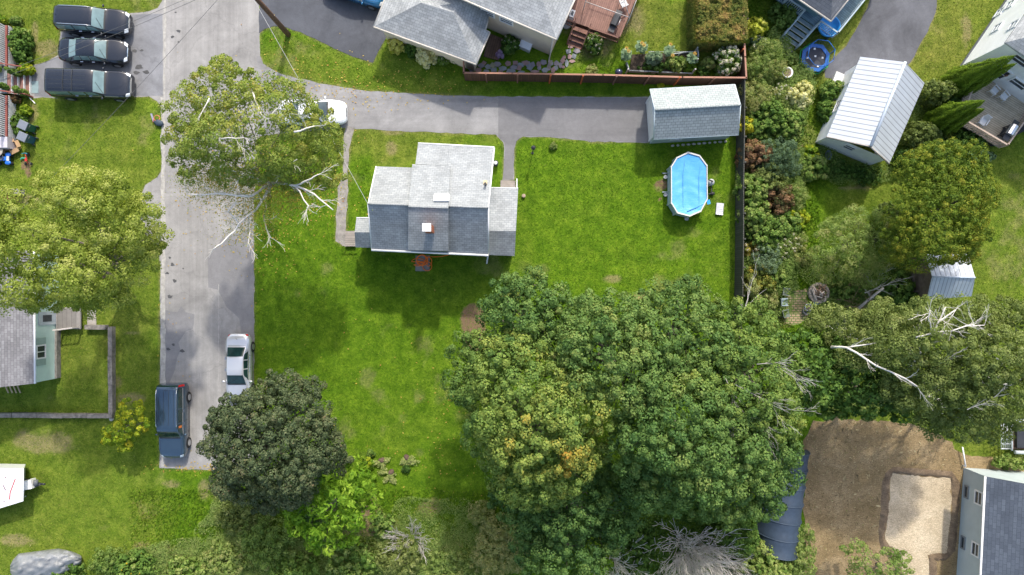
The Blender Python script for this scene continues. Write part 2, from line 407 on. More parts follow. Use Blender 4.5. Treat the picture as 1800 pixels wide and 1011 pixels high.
sheet('driveway_patch', P2((876,171),(1141,172),(1141,250),(1040,248),(960,240),(918,240),(908,248),(904,262),(902,316),(884,316),(888,262),(886,250),(876,241)), 0.014, A_NEW, amp=0.01)
sheet('road_patch', P2((366,455),(390,420),(446,400),(446,700),(420,560),(398,540),(384,510),(366,505)), 0.0105, asphalt('asphalt_repair', (0.215,0.21,0.21), stains=0.4, var=0.15), amp=0.03)
sheet('road_patch', P2((288,545),(312,548),(318,540),(340,552),(339,580),(318,590),(312,640),(300,672),(288,672)), 0.0105, MATS['asphalt_repair'], amp=0.12)
sheet('road_patch', P2((110,30),(286,24),(286,168),(60,170),(62,116),(104,100)), 0.0105, asphalt('asphalt_apron', (0.20,0.202,0.21), stains=1.0, var=0.3), amp=0.03)
sheet('sealed_driveway', DARK, 0.016, A_DARK)
sheet('side_driveway', NEAST, 0.010, asphalt('asphalt_side', (0.115,0.118,0.13), streak=(0.9,0.35,1), stains=0.6, var=0.3))
concrete = plain('concrete', (0.36,0.33,0.29), 0.9, var=0.25, scale=2.5, bmp=0.3)
sheet('footpath', WALK, 0.012, plain('worn_path', (0.27,0.25,0.225), 0.95, var=0.35, scale=2.0, bmp=0.4))
# pale worn strips along the road edge
sheet('road_edge', P2((283,172),(290,172),(291,820),(283,822)), 0.0145, plain('gravel_edge', (0.36,0.345,0.31), 0.95, var=0.25, scale=4, bmp=0.4), amp=0.06)
sheet('road_edge', P2((288,-10),(292,-10),(291,172),(287,172)), 0.0145, MATS['gravel_edge'], amp=0.05)
for x_, a_, b_ in ((384,500,826),):
    sheet('road_seam', P2((x_,a_),(x_+1.2,a_),(x_+1.2,b_),(x_,b_)), 0.0165, plain('pale_seam', (.335,.325,.305), .95, var=.2), amp=0.02)
# oil stains on the old road
oil = plain('oil_stain', (0.07,0.07,0.07), 0.8, var=0.3)
for (a, b, r) in [(303,465,4),(299,453,2.5),(294,480,3),(307,494,4),(299,522,5),(322,472,2),(296,614,4),(305,606,3),(321,617,4),(314,55,3.5),(303,65,3),(314,74,2),(309,22,2),(237,90,4),(249,89,3),(240,128,5),(257,127,5),(244,118,8)]:
    sheet('oil_stain', [G(a+r*math.cos(t)*random.uniform(0.5,1.4), b+r*math.sin(t)*random.uniform(0.4,0.9)) for t in np.linspace(0, 6.28, 12)[:-1]], 0.0185, oil, amp=0)

def soil_mat(name, a, b, c_, sc_=1.0):
    m, nt, bs = newmat(name); co = coords(nt)
    n1 = noise(nt, co, 0.5*sc_, 6, 0.7, 0.5)
    mp = N(nt, 'ShaderNodeMapping'); nt.links.new(co, mp.inputs[0]); mp.inputs['Scale'].default_value = (5, 30, 1); mp.inputs['Rotation'].default_value = (0,0,0.5)
    n2 = noise(nt, mp.outputs[0], 1.0, 4, 0.8, 1.5); n3 = noise(nt, co, 16, 4, 0.8)
    c = ramp(nt, n1, [(0.3, a), (0.5, b), (0.7, c_)])
    c = mix(nt, c, ramp(nt, n2, [(0.35, (0.45,0.43,0.4)), (0.65, (1.5,1.48,1.4))]), 0.9, 'MULTIPLY')
    c = mix(nt, c, ramp(nt, n3, [(0.3, (0.66,)*3), (0.7, (1.3,)*3)]), 0.9, 'MULTIPLY')
    nt.links.new(c, bs.inputs['Base Color']); bs.inputs['Roughness'].default_value = 1; bs.inputs['Specular IOR Level'].default_value = 0.1
    bump(nt, bs, maths(nt, 'ADD', n3, n2), 0.7, 0.05)
    return m
DM = soil_mat('straw_soil', (0.21,0.155,0.08), (0.29,0.215,0.12), (0.37,0.285,0.17))
sheet('dirt_lot', DIRT, 0.006, DM, amp=0.16)
# excavated pad: dark soil bank around pale sand, with real relief
def bank(name, outer, inner, zt, mat, seed=2):
    n = 140
    def res(poly):
        pts = [Vector(p) for p in poly]; L = [0]
        for i in range(len(pts)): L.append(L[-1]+(pts[(i+1) % len(pts)]-pts[i]).length)
        out = []
        for k in range(n):
            t = L[-1]*k/n; i = max(j for j in range(len(L)) if L[j] <= t); f = (t-L[i])/(L[i+1]-L[i]); out.append(pts[i].lerp(pts[(i+1) % len(pts)], f))
        return out
    a, b = res(inner), res(outer); mb = MB(); r = random.Random(seed)
    # pair by nearest outward direction
    rows = []
    for k in range(n):
        o_ = min(b, key=lambda q: (q-a[k]).length)
        row = []
        for j, t in enumerate((0, 0.2, 0.45, 0.7, 1.0)):
            p = a[k].lerp(o_, t); z = (0.012, zt*0.8, zt, zt*0.5, -0.02)[j]*(r.uniform(0.55, 1.25) if 0 < j < 4 else 1)
            row.append(Vector((p.x+r.uniform(-.05,.05), p.y+r.uniform(-.05,.05), z)))
        rows.append(row)
    for k in range(n):
        A, B = rows[k], rows[(k+1) % n]
        for j in range(4): mb.face([A[j], B[j], B[j+1], A[j+1]], smooth=True)
    o = mb.build(name, mat); return o
PADO = P2((1560,820),(1612,822),(1684,828),(1692,838),(1686,900),(1680,990),(1648,986),(1648,1060),(1584,1065),(1578,1010),(1562,985),(1542,958),(1546,900),(1548,850))
tag(bank('soil_bank', PADO, PAD, 0.13, soil_mat('dark_soil', (0.12,0.09,0.065), (0.20,0.15,0.105), (0.30,0.23,0.155), 2)), kind='structure')
sheet('sand_pad', PAD, 0.012, soil_mat('pale_sand', (0.42,0.345,0.24), (0.56,0.47,0.34), (0.66,0.57,0.43), 1.2), amp=0.1)
# clods and straw tufts on the bare lot
def clods():
    n = 4500; px = rng.uniform(1405, 1700, n); py = rng.uniform(735, 1040, n); x = (px-900)/SCL; y = (505.5-py)/SCL
    k = in_poly(x, y, DIRT) & ~in_poly(x, y, PADO); x, y = x[k], y[k]; n = len(x); s_ = rng.uniform(.012, .05, n)*np.where(rng.random(n) > .97, 2.2, 1); a = rng.uniform(0, 6.28, n); ln = rng.uniform(1, 2.6, n)
    v = np.empty((n, 4, 3))
    for q in range(4): m_ = (ln if q % 2 else .6); v[:, q] = np.stack([x+s_*np.cos(a+q*1.57)*m_, y+s_*np.sin(a+q*1.57)*m_, .022+.03*rng.random(n)], 1)
    tag(np_mesh('straw_clods', v.reshape(-1, 3), 4, np.arange(n*4), leafmat('straw_clods', [(.10,.075,.04), (.26,.20,.10), (.48,.40,.22)], .05), rng.random(n)), 'loose straw and clods of earth on the brown lot', 'straw', kind='stuff')
clods()
# brick patio
m, nt_, bs_ = newmat('patio_brick'); co_ = coords(nt_)
b_ = N(nt_, 'ShaderNodeTexBrick'); nt_.links.new(co_, b_.inputs['Vector']); b_.inputs['Scale'].default_value = 1; b_.inputs['Brick Width'].default_value = 0.3; b_.inputs['Row Height'].default_value = 0.17
b_.inputs['Mortar Size'].default_value = 0.03; b_.inputs['Color1'].default_value = rgb((0.34,0.23,0.14)); b_.inputs['Color2'].default_value = rgb((0.42,0.30,0.19)); b_.inputs['Mortar'].default_value = rgb((0.10,0.15,0.04))
nt_.links.new(mix(nt_, b_.outputs[0], (0.12,0.20,0.03), ramp(nt_, noise(nt_, co_, 1.6, 5, 0.7), [(0.48, (0,)*3), (0.6, (1,)*3)])), bs_.inputs['Base Color']); bs_.inputs['Roughness'].default_value = 0.95
sheet('brick_patio', PATIO, 0.008, m, amp=0.08)

# short turf blades and weeds, as one stuff object
def turf():
    n = 460000
    px = rng.uniform(-60, 1860, n); py = rng.uniform(-60, 1070, n)
    x = (px-900)/SCL; y = (505.5-py)/SCL
    keep = np.ones(n, bool)
    for P in (ROAD, EAST, DARK, NEAST, PATIO): keep &= ~in_poly(x, y, P)
    keep &= ~(in_poly(x, y, DIRT) & (rng.random(n) > 0.03)); keep &= ~in_poly(x, y, PADO)
    keep &= ~(in_poly(x, y, WALK) & (rng.random(n) > 0.06))
    for q in (P2((652,290),(865,240),(905,330),(905,447),(652,440)), P2((1136,174),(1282,170),(1282,246),(1138,254)), P2((660,40),(840,110),(970,90),(1040,-50),(660,-60))): keep &= ~in_poly(x, y, q)
    x = x[keep]; y = y[keep]; px = px[keep]; py = py[keep]; n = len(x)
    rough = ((py > 860) & (px > 230) & (px < 900)) | ((px > 1300) & (px < 1440) & (py < 600))
    h = rng.uniform(0.035, 0.085, n)*np.where(rough, 2.4, 1)
    wd = rng.uniform(0.014, 0.034, n)*np.where(rough, 1.6, 1); a = rng.uniform(0, 6.283, n)
    dx, dy = np.cos(a)*wd, np.sin(a)*wd; ln = rng.normal(0, 0.045, (n, 2))*np.where(rough, 2, 1)[:, None]
    v = np.empty((n, 3, 3)); v[:, 0] = np.stack([x-dx, y-dy, np.zeros(n)], 1); v[:, 1] = np.stack([x+dx, y+dy, np.zeros(n)], 1)
    v[:, 2] = np.stack([x+ln[:, 0], y+ln[:, 1], h], 1)
    ix = np.clip(np.searchsorted(xs, x), 0, nx-1); iy = np.clip(np.searchsorted(ys, y), 0, ny-1)
    t = olv[iy, ix]*0.45+straw[iy, ix]*0.5*rng.random(n)+rng.normal(0.13, 0.17, n)
    v[:, 2, 2] *= np.where(bare[iy, ix] > 0.5, 0.1, 1)
    o = np_mesh('grass', v.reshape(-1, 3), 3, np.arange(n*3), leafmat('grass_blades', [(0.062,0.14,0.006), (0.12,0.23,0.010), (0.21,0.28,0.03), (0.30,0.29,0.08), (0.42,0.36,0.18)], 0.25), np.clip(t, 0, 1))
    tag(o, kind='stuff', label='short mown grass with paler and drier tufts', cat='grass')
turf()
# fallen leaves on the lawns
def litter():
    spots = [(620,150,140,40,220),(500,110,60,50,60),(760,150,80,20,40),(440,330,80,80,500),(560,330,60,70,200),(640,600,120,120,40),(800,800,120,90,110),(560,170,120,20,60),(300,650,30,150,30),(355,822,60,6,120),(800,700,60,60,30),(470,420,50,60,120)]
    pts = np.concatenate([np.stack([rng.normal(a, c/1.5, n), rng.normal(b, d/1.5, n)], 1) for a, b, c, d, n in spots]); n = len(pts)
    x = (pts[:, 0]-900)/SCL; y = (505.5-pts[:, 1])/SCL; s_ = rng.uniform(0.035, 0.075, n); a = rng.uniform(0, 6.28, n)
    v = np.empty((n, 4, 3))
    for k in range(4): v[:, k] = np.stack([x+s_*np.cos(a+k*1.57)*(1 if k % 2 else .6), y+s_*np.sin(a+k*1.57)*(1 if k % 2 else .6), 0.035+0.03*rng.random(n)], 1)
    o = np_mesh('fallen_leaves', v.reshape(-1, 3), 4, np.arange(n*4), leafmat('dead_leaves', [(0.42,0.30,0.05), (0.5,0.38,0.08), (0.35,0.17,0.05)], 0.1), rng.random(n))
    tag(o, kind='stuff', label='yellow and brown fallen leaves scattered over the lawns', cat='leaves')
litter()
# ---------------------------------------------------------------- buildings
SH_MAIN = shingle('shingle_grey', (0.38,0.40,0.405), (0.30,0.32,0.33), (0.19,0.205,0.215), row=0.165, w=0.3, stain=0.25)
SH_LIFT = shingle('shingle_shade_lift', (0.50,0.52,0.525), (0.38,0.395,0.40), (0.23,0.24,0.245), row=0.165, w=0.3, stain=0.35)  # grey shingle copy, colour lifted for south slopes the sun only grazes
SH_GAR = shingle('shingle_garage', (0.41,0.45,0.445), (0.33,0.37,0.36), (0.19,0.20,0.205), row=0.2, w=0.3, stain=0.12, mort=0.018)
SH_TOP = shingle('shingle_silver', (0.46,0.475,0.47), (0.35,0.365,0.365), (0.22,0.23,0.23), row=0.18, w=0.3, stain=0.35)
SH_MINT = shingle('shingle_brownish', (0.29,0.285,0.29), (0.20,0.195,0.20), (0.12,0.118,0.12), row=0.17, w=0.3, stain=0.2)
SH_DARK = shingle('shingle_charcoal', (0.105,0.125,0.155), (0.075,0.09,0.115), (0.045,0.055,0.07), row=0.22, w=0.4, stain=0.15)
SH_NE = shingle('shingle_slate', (0.17,0.18,0.20), (0.125,0.135,0.15), (0.08,0.085,0.095), row=0.2, w=0.36, stain=0.2)
WHITE = plain('white_trim', (0.80,0.80,0.79), 0.5, var=0.05)
def siding(name, c, row=0.12):
    m, nt, bs = newmat(name); uv = coords(nt, 'UV')
    s_ = N(nt, 'ShaderNodeSeparateXYZ'); nt.links.new(uv, s_.inputs[0])
    f = maths(nt, 'FRACT', maths(nt, 'DIVIDE', s_.outputs['Y'], row))
    cc = ramp(nt, noise(nt, uv, 1.5, 4), [(0.3, tuple(x*0.92 for x in c)), (0.7, tuple(min(1, x*1.04) for x in c))])
    nt.links.new(mix(nt, cc, ramp(nt, f, [(0.0, (0.72,)*3), (0.10, (1,)*3)]), 0.7, 'MULTIPLY'), bs.inputs['Base Color'])
    bump(nt, bs, f, 0.3, 0.02); bs.inputs['Roughness'].default_value = 0.55
    return m
SD_BEIGE = siding('beige_stucco', (0.74,0.63,0.49), 3.0); SD_MINT = siding('mint_siding', (0.56,0.72,0.65)); SD_WHITE = siding('white_siding', (0.86,0.88,0.89))
SD_BLUE = siding('pale_blue_siding', (0.52,0.60,0.62)); SD_GREY = siding('grey_green_siding', (0.47,0.54,0.55)); SD_HOUSE = siding('blue_grey_siding', (0.5,0.56,0.58))
GLASS = plain('window_glass', (0.035,0.045,0.05), 0.08, var=0.3); DOORW = plain('white_door', (0.78,0.77,0.72), 0.5, var=0.06)
def metalroof(name, c, pitch=0.33):
    m, nt, bs = newmat(name); uv = coords(nt, 'UV')
    s_ = N(nt, 'ShaderNodeSeparateXYZ'); nt.links.new(uv, s_.inputs[0])
    f = maths(nt, 'FRACT', maths(nt, 'DIVIDE', s_.outputs['X'], pitch))
    rib = ramp(nt, f, [(0.0, (1.1,)*3), (0.06, (0.42,)*3), (0.17, (0.55,)*3), (0.24, (1.0,)*3)])
    cc = ramp(nt, noise(nt, uv, 0.8, 6, 0.7), [(0.3, tuple(x*0.9 for x in c)), (0.7, tuple(min(1, x*1.05) for x in c))])
    nt.links.new(mix(nt, cc, rib, 1.0, 'MULTIPLY'), bs.inputs['Base Color']); bs.inputs['Roughness'].default_value = 0.42; bs.inputs['Metallic'].default_value = 0.15
    bump(nt, bs, f, 0.4, 0.03)
    return m
METAL = metalroof('ribbed_metal', (0.50,0.535,0.575)); METAL2 = metalroof('ribbed_metal_grey', (0.40,0.45,0.48), 0.25)
BRICK = plain('chimney_brick', (0.42,0.13,0.06), 0.9, var=0.3, scale=9)
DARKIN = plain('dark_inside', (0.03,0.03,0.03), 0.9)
def at_h(p, h):  # world xy at height
    return Vector((p[0], p[1], h))
def gablewalls(mb, a, b, c, d, r0, r1, z0=0.0):
    """a,b south eave corners (W,E), c,d north (E,W), ridge r0 (W) r1(E): 3-D points; builds walls down to z0"""
    lo = lambda p: Vector((p[0], p[1], z0))
    mb.face([lo(a), lo(b), b, a]); mb.face([lo(c), lo(d), d, c])
    mb.face([lo(b), lo(c), c, r1, b]); mb.face([lo(d), lo(a), a, r0, d])
def window(parent, c, wdir, w_, h_, name='window', frame=WHITE, glass=GLASS, n=None, bars=1, up=Vector((0,0,1))):
    """framed window on a wall at c (centre), wdir horizontal direction, n outward normal"""
    wdir = Vector(wdir).normalized(); n = wdir.cross(up) if n is None else Vector(n); n.normalize(); c = Vector(c)
    M = Matrix((wdir, up, n)).transposed(); t = 0.09
    mb = MB()
    for s_ in (-1, 1): mb.box(c+wdir*(s_*(w_/2-t/2))+n*0.03, (t, h_, 0.07), M=M)
    for s_ in (-1, 1): mb.box(c+up*(s_*(h_/2-t/2))+n*0.0315, (w_-2*t, t, 0.074), M=M)
    for k in range(bars): mb.box(c+up*((k+1)/(bars+1)-0.5)*h_+n*0.028, (w_-2*t, 0.05, 0.05), M=M)
    f = mb.build(name, frame, parent)
    g = MB(); g.box(c+n*0.012, (w_-2*t+.01, h_-2*t+.01, 0.02), M=M); g.build('pane', glass, f)
    return f

# ---- A. the grey-roofed house in the middle
HW, HC_, HE = 6.4, 6.75, 4.1
root = thing('house', 'grey shingled house with central dormers, red brick chimney and side annexes in the middle lawn', 'house', V(760,375,0)*1.0)
A1 = V(653,437.5,HE); A2 = V(858.5,447,HE); R1 = V(646.7,358.5,HW); R2 = V(858.5,365.4,HW)
N1 = V(660.8,292.6,HE); N2 = Vector((R2.x+(N1.x-R1.x), R2.y+(N1.y-R1.y), HE))
EXW = V(734.8,253,2.8); EXE = V(869,260.2,2.8)
yN = lambda x: N1.y+(x-N1.x)*(N2.y-N1.y)/(N2.x-N1.x)
DX0, DX1 = V(718,363,HC_).x, V(788,366,HC_).x
mb = MB()
ru = (R2-R1).normalized()
def onr(x, z=HW): t = (x-R1.x)/(R2.x-R1.x); p = R1.lerp(R2, t); return Vector((p.x, p.y, z))
def ons(x): t = (x-A1.x)/(A2.x-A1.x); return A1.lerp(A2, t)
mb.slab([ons(A1.x), ons(DX0+.02), onr(DX0+.02), R1], 0.14)
tag(mb.build('roof', SH_LIFT, root), 'slope away from the sun in lifted grey, left wing'); mb = MB()
mb.slab([ons(DX1-.3), A2, R2, onr(DX1-.3)], 0.14)
s1 = mb.build('roof', SH_LIFT, root); tag(s1, 'slope away from the sun in lifted grey, right wing')
mb = MB()
mb.slab([N1, Vector((DX0+.02, yN(DX0+.02), N1.z)), onr(DX0+.02), R1], 0.14)
tag(mb.build('roof', SH_MAIN, root), 'pale slope of the left wing'); mb = MB()
mb.slab([EXE, Vector((DX1-.3, EXE.y+(EXW.y-EXE.y)*(EXE.x-DX1+.3)/(EXE.x-EXW.x), 2.8)), onr(DX1-.3), R2+Vector((0,0,0))], 0.14)
s2 = mb.build('roof', SH_MAIN, root); tag(s2, 'pale slope facing the driveway')
# dormers (raised centre bay)
RD0 = V(718,363.5,HC_); RD1 = V(788,366,HC_); S0 = V(717,440,5.15); S1 = V(788.2,441.5,5.15)
ND0 = V(724.8,288.7,4.5); ND1 = Vector((RD1.x+(ND0.x-RD0.x), ND0.y-0.12, 4.5))
mb = MB(); mb.slab([S0, S1, RD1, RD0], 0.12)
tag(mb.build('dormer_roof', shingle('shingle_streaked', (0.40,0.42,0.42), (0.32,0.34,0.345), (0.19,0.205,0.21), row=0.165, w=0.3, stain=0.35), root), 'lighter dormer slope with pale streaks below the chimney')
mb = MB(); mb.slab([ND0, ND1, RD1, RD0], 0.12); mb.build('dormer_roof', SH_MAIN, root)
mb = MB()
i_ = 0.03; a, b, c, d = [Vector((p.x+sx*i_, p.y+sy*i_, p.z-0.1)) for p, sx, sy in ((S0,1,1),(S1,-1,1),(ND1,-1,-1),(ND0,1,-1))]
gablewalls(mb, a, b, c, d, Vector((RD0.x+i_, RD0.y, HC_-0.15)), Vector((RD1.x-i_, RD1.y, HC_-0.15)), 3.6)
mb.build('dormer_wall', SH_MAIN, root)
# lower roof in front of the north dormer
mb = MB(); zc = 4.05
c0 = Vector((EXW.x, ND0.y+0.1, zc)); c1 = Vector((DX1-0.31, ND1.y+0.1, zc)); e1 = Vector((DX1-0.31, EXE.y+(EXW.y-EXE.y)*(EXE.x-DX1)/(EXE.x-EXW.x), 2.8))
mb.slab([EXW, e1, c1, c0], 0.14); mb.build('extension_roof', SH_MAIN, root)
mb = MB(); k_ = 0.25
gablewalls(mb, A1+Vector((k_,k_,-.13)), A2+Vector((-k_,k_,-.13)), N2+Vector((-k_,-k_,-.13)), N1+Vector((k_,-k_,-.13)), R1+Vector((k_,0,-.2)), R2+Vector((-k_,0,-.2)))
mb.build('wall', SD_HOUSE, root)
mb = MB(); q0 = EXW+Vector((k_,-k_,-.15)); q1 = EXE+Vector((-k_,-k_,-.15)); L0 = lambda p: Vector((p.x, p.y, 0))
g0 = Vector((q0.x, N1.y-.3, zc-.2)); g1 = Vector((q1.x, N1.y-.3, 4.0))
mb.face([L0(q0), L0(q1), q1, q0][::-1]); mb.face([L0(g0), L0(q0), q0, g0][::-1]); mb.face([L0(q1), L0(g1), g1, q1][::-1]); mb.build('extension_wall', SD_HOUSE, root)
# gutters and eave trim
mb = MB(); mb.tube([A1+Vector((0,-.07,-.03)), A2+Vector((0,-.07,-.03))], 0.075, 6); mb.build('gutter', WHITE, root)
mb = MB(); mb.tube([EXW+Vector((0,.05,-.03)), EXE+Vector((0,.05,-.03))], 0.06, 6); mb.build('gutter', WHITE, root)
mb = MB(); x_ = A2+Vector((-.15,-.12,-.1)); mb.tube([x_, x_+Vector((0,.25,-.4)), Vector((x_.x, x_.y+.25, 0.25)), Vector((x_.x-.1, x_.y-.35, 0.08))], 0.06, 6); mb.build('downspout', WHITE, root)
mb = MB()
for p, q in ((R1, A1), (R1, N1), (R2, A2), (R2, EXE)): mb = MB(); mb.tube([p+Vector((0,0,-.03)), q+Vector((0,0,-.03))], 0.045, 5); mb.build('rake_trim', WHITE, root)
mb = MB(); mb.tube([R1+Vector((0,0,.02)), onr(DX0, HW+.02)], 0.06, 5); mb.tube([onr(DX1, HW+.02), R2+Vector((0,0,.02))], 0.06, 5); mb.tube([RD0+Vector((0,0,.02)), RD1+Vector((0,0,.02))], 0.06, 5); mb.build('ridge_cap', SH_MAIN, root)
# chimney, hatch, vent
cc = V(750.5,400,7.7); mb = MB(); mb.box((cc.x, cc.y, 6.75), (0.46,0.42,1.8)); ch = mb.build('chimney', BRICK, root)
mb = MB(); mb.box((cc.x-.02, cc.y+.01, 7.68), (0.52,0.48,0.07)); mb.build('chimney_cap', WHITE, ch, bevel=0.01)
hc = V(776.5,348,6.3); sl = math.atan2(RD1.z-ND1.z, (ND1-RD1).xy.length)
mb = MB(); mb.box((hc.x, hc.y, RD0.z-(hc.y-RD0.y)*math.tan(sl)+0.07), (0.95,0.56,0.1), M=Matrix.Rotation(-sl, 3, 'X')); mb.build('roof_hatch', WHITE, root, bevel=0.02)
vp = V(853,323,5.6); zr = HW-(vp.y-R2.y)*(HW-2.8)/(EXE.y-R2.y)
mb = MB(); mb.tube([(vp.x, vp.y, zr-.1), (vp.x, vp.y, zr+.45)], 0.06, 8); mb.tube([(vp.x, vp.y, zr+.45), (vp.x, vp.y, zr+.55)], 0.09, 8); mb.build('vent_pipe', plain('black_pipe', (0.05,0.05,0.05), 0.6), root)
mb = MB(); mb.box((vp.x-.02, vp.y+.16, zr-.03), (0.24,0.3,0.04), M=Matrix.Rotation(-0.5, 3, 'X')); mb.build('vent_flashing', plain('rusty_flashing', (0.45,0.36,0.2), 0.6), root)
# east annex
def annex(nw, ne, rw, re, sw, se, mat_n, mat_s, lbl):
    mb = MB(); mb.slab([ne, nw, rw, re], 0.1); o = mb.build('annex_roof', mat_n, root); tag(o, lbl)
    mb = MB(); mb.slab([sw, se, re, rw], 0.1); mb.build('annex_roof', mat_s, root)
    mb = MB(); i = 0.15
    gablewalls(mb, sw+Vector((i,i,-.09)), se+Vector((-i,i,-.09)), ne+Vector((-i,-i,-.09)), nw+Vector((i,-i,-.09)), rw+Vector((i,0,-.12)), re+Vector((-i,0,-.12)))
    mb.build('annex_wall', SD_HOUSE, root)
    mb = MB(); mb.tube([nw+Vector((0,.04,-.02)), ne+Vector((0,.04,-.02))], 0.05, 5); mb.build('gutter', WHITE, root)
X0 = R2.x-0.3
f_ = lambda p, x: Vector((x, p.y, p.z))
annex(f_(V(863,330.8,2.7), X0), V(910.7,332,2.7), f_(V(860,405.6,4.0), X0), V(906.8,406.4,4.0), f_(V(859,448,2.9), X0), V(904.6,450,2.9), SH_MAIN, SH_LIFT, 'low roof over the side entrance')
X1 = R1.x+0.3
annex(V(626.5,384,2.7), f_(V(652,384,2.7), X1), V(623.4,408.4,3.4), f_(V(650,409,3.4), X1), V(624.8,434.7,2.6), f_(V(655,436,2.6), X1), SH_MAIN, SH_LIFT, 'small porch roof over the wooden steps')
DECKW = planks('grey_planks', (0.36,0.32,0.28), (0.27,0.24,0.21), (0.07,0.06,0.05), 0.15)
def steps(name, label, p, q, r, s_, z, nst, mat=DECKW, rail=False):
    """flight between edge p-q (high) and s_-r (low)"""
    t = thing(name, label, 'steps', Vector(((p[0]+r[0])/2, (p[1]+r[1])/2, 0)))
    return t
t = thing('entrance_steps', 'grey wooden landing and steps at the end of the asphalt path', 'steps', V(893,324))
for k in range(3):
    mb = MB(); a = V(880,317.5+k*4.5); b = V(906,318+k*4.5); z = 0.2*(k+1)
    mb.hexa([Vector((a.x,a.y-.2,z-.2)), Vector((b.x,b.y-.2,z-.2)), Vector((b.x,b.y,z-.2)), Vector((a.x,a.y,z-.2)), Vector((a.x,a.y-.2,z)), Vector((b.x,b.y-.2,z)), Vector((b.x,b.y,z)), Vector((a.x,a.y,z))])
    mb.build('tread', DECKW, t)
mb = MB(); a = V(907,316.5); mb.box((a.x+.06, a.y-.32, 0.55), (0.07,0.66,0.07)); mb.box((a.x+.06, a.y-.03, .28), (.07,.07,.5)); mb.build('handrail', WHITE, t)
t = thing('porch_steps', 'weathered wooden platform between the worn path and the small porch', 'steps', V(617,420))
mb = MB(); a = V(607,433,.3); b = V(625,406,.3); mb.box(((a.x+b.x)/2, (a.y+b.y)/2, 0.27), (abs(b.x-a.x), abs(b.y-a.y), 0.06)); mb.build('platform', DECKW, t)
mb = MB(); mb.box((a.x+.03, (a.y+b.y)/2, 0.12), (0.1, abs(b.y-a.y), 0.24)); mb.box(((a.x+b.x)/2, a.y+.04, 0.6), (abs(b.x-a.x)+.3, 0.06, 0.08)); mb.build('rail', DECKW, t)
# paving slab and orange cord
mb = MB(); a = V(743,463); mb.box((a.x, a.y, 0.02), (1.0,1.1,0.06)); o = mb.build('paving_slab', plain('slab', (0.23,0.215,0.19), .95, var=.25), None, bevel=.02); tag(o, 'grey concrete slab under the orange hose behind the house', 'slab')
mb = MB(); pts = []
def loop(cx, cy, rx, ry, a0, a1, z, n=26): 
    return [V(cx+rx*math.cos(t), cy+ry*math.sin(t), z+.012*math.sin(3*t)) for t in np.linspace(a0, a1, n)]
for args in ((742,457.5,9,9,0,6.3,.07),(741,456.5,8,8.2,1,7.3,.09),(742,457.5,10,9.6,3,9.3,.10)): pts += loop(*args)
pts += loop(751,468,8,8,-2,4.6,.08)+loop(735,461,12,6.5,2.3,-3.0,.07)+loop(753,460,6,8,3,8.2,.12)
pts += [V(752,451,.05), V(762,451.5,.05), V(776,451,.05), V(792,447.5,.06)]
mb.tube(pts, 0.026, 5); o = mb.build('garden_hose', plain('orange_cord', (0.98,0.20,0.015), 0.45, var=0.05)); tag(o, 'bright orange hose coiled on the grass behind the grey house', 'hose')

# ---- B. detached garage
root = thing('garage', 'pale green gabled garage with white door at the end of the asphalt driveway', 'garage', V(1215,215))
rw, re = V(1151.8,193.6,3.45), V(1301.8,184.5,3.45); nw, ne = V(1143,157,2.2), V(1292,148.7,2.2); sw, se = V(1149.5,244.7,2.2), V(1297.9,236.7,2.2)
mb = MB(); mb.slab([ne, nw, rw, re], 0.1); mb.build('roof', SH_GAR, root); mb = MB(); mb.slab([sw, se, re, rw], 0.1); mb.build('roof', SH_GAR, root)
mb = MB(); mb.tube([rw+Vector((0,0,.02)), re+Vector((0,0,.02))], 0.07, 6); mb.build('ridge_cap', SH_GAR, root)
mb = MB(); i = 0.16; gablewalls(mb, sw+Vector((i,i,-.09)), se+Vector((-i,i,-.09)), ne+Vector((-i,-i,-.09)), nw+Vector((i,-i,-.09)), rw+Vector((i,0,-.13)), re+Vector((-i,0,-.13))); mb.build('wall', SD_GREY, root)
mb = MB()
for p, q in ((rw,nw),(rw,sw),(re,ne),(re,se),(sw,se),(nw,ne)): mb.tube([p+Vector((0,0,-.05)), q+Vector((0,0,-.05))], 0.05, 5)
mb.build('fascia', plain('fascia_green', (0.55,0.62,0.62), .5, var=.05), root)
wd = (sw-nw).normalized(); wd.z = 0; nrm = Vector((wd.y, -wd.x, 0)); nrm = nrm if nrm.x < 0 else -nrm; cW = (sw+nw)/2+Vector((i,0,0))
M = Matrix((wd, Vector((0,0,1)), nrm)).transposed()
mb = MB(); mb.box(Vector((cW.x, cW.y, 1.0))+nrm*0.02, (2.5,1.9,0.06), M=M); dr = mb.build('garage_door', DOORW, root)
mb = MB()
for z in (0.45,0.95,1.45): mb.box(Vector((cW.x, cW.y, z))+nrm*0.055, (2.45,0.03,0.02), M=M)
mb.build('door_panel', plain('panel_line', (0.6,0.6,0.58), .6), dr)
mb = MB()
for s_ in (-1,1): mb.box(Vector((cW.x, cW.y, 1.02))+wd*s_*1.33+nrm*0.03, (0.14,2.04,0.09), M=M)
mb.box(Vector((cW.x, cW.y, 2.02))+nrm*0.03, (2.5,0.12,0.092), M=M); mb.build('door_frame', WHITE, root)
wS = (se-sw).normalized(); pS = (sw+se)/2; window(root, Vector((V(1190,247,1.5).x, sw.y+i-0.02+ (V(1190,247,1.5).x-sw.x)*wS.y/wS.x, 1.45)), wS, 0.8, 0.75, n=Vector((wS.y, -wS.x, 0)))
mb = MB()
for k in range(11):
    a = V(1182+k*9.3, 256.5-k*0.75); mb.blob((a.x, a.y, 0.05), (random.uniform(.1,.17), .09, .09), 7, 4)
o = mb.build('edging_stones', plain('pale_stone', (0.45,0.42,0.37), .9, var=.3)); tag(o, 'row of small pale stones along the garage wall', 'stones', kind='stuff')

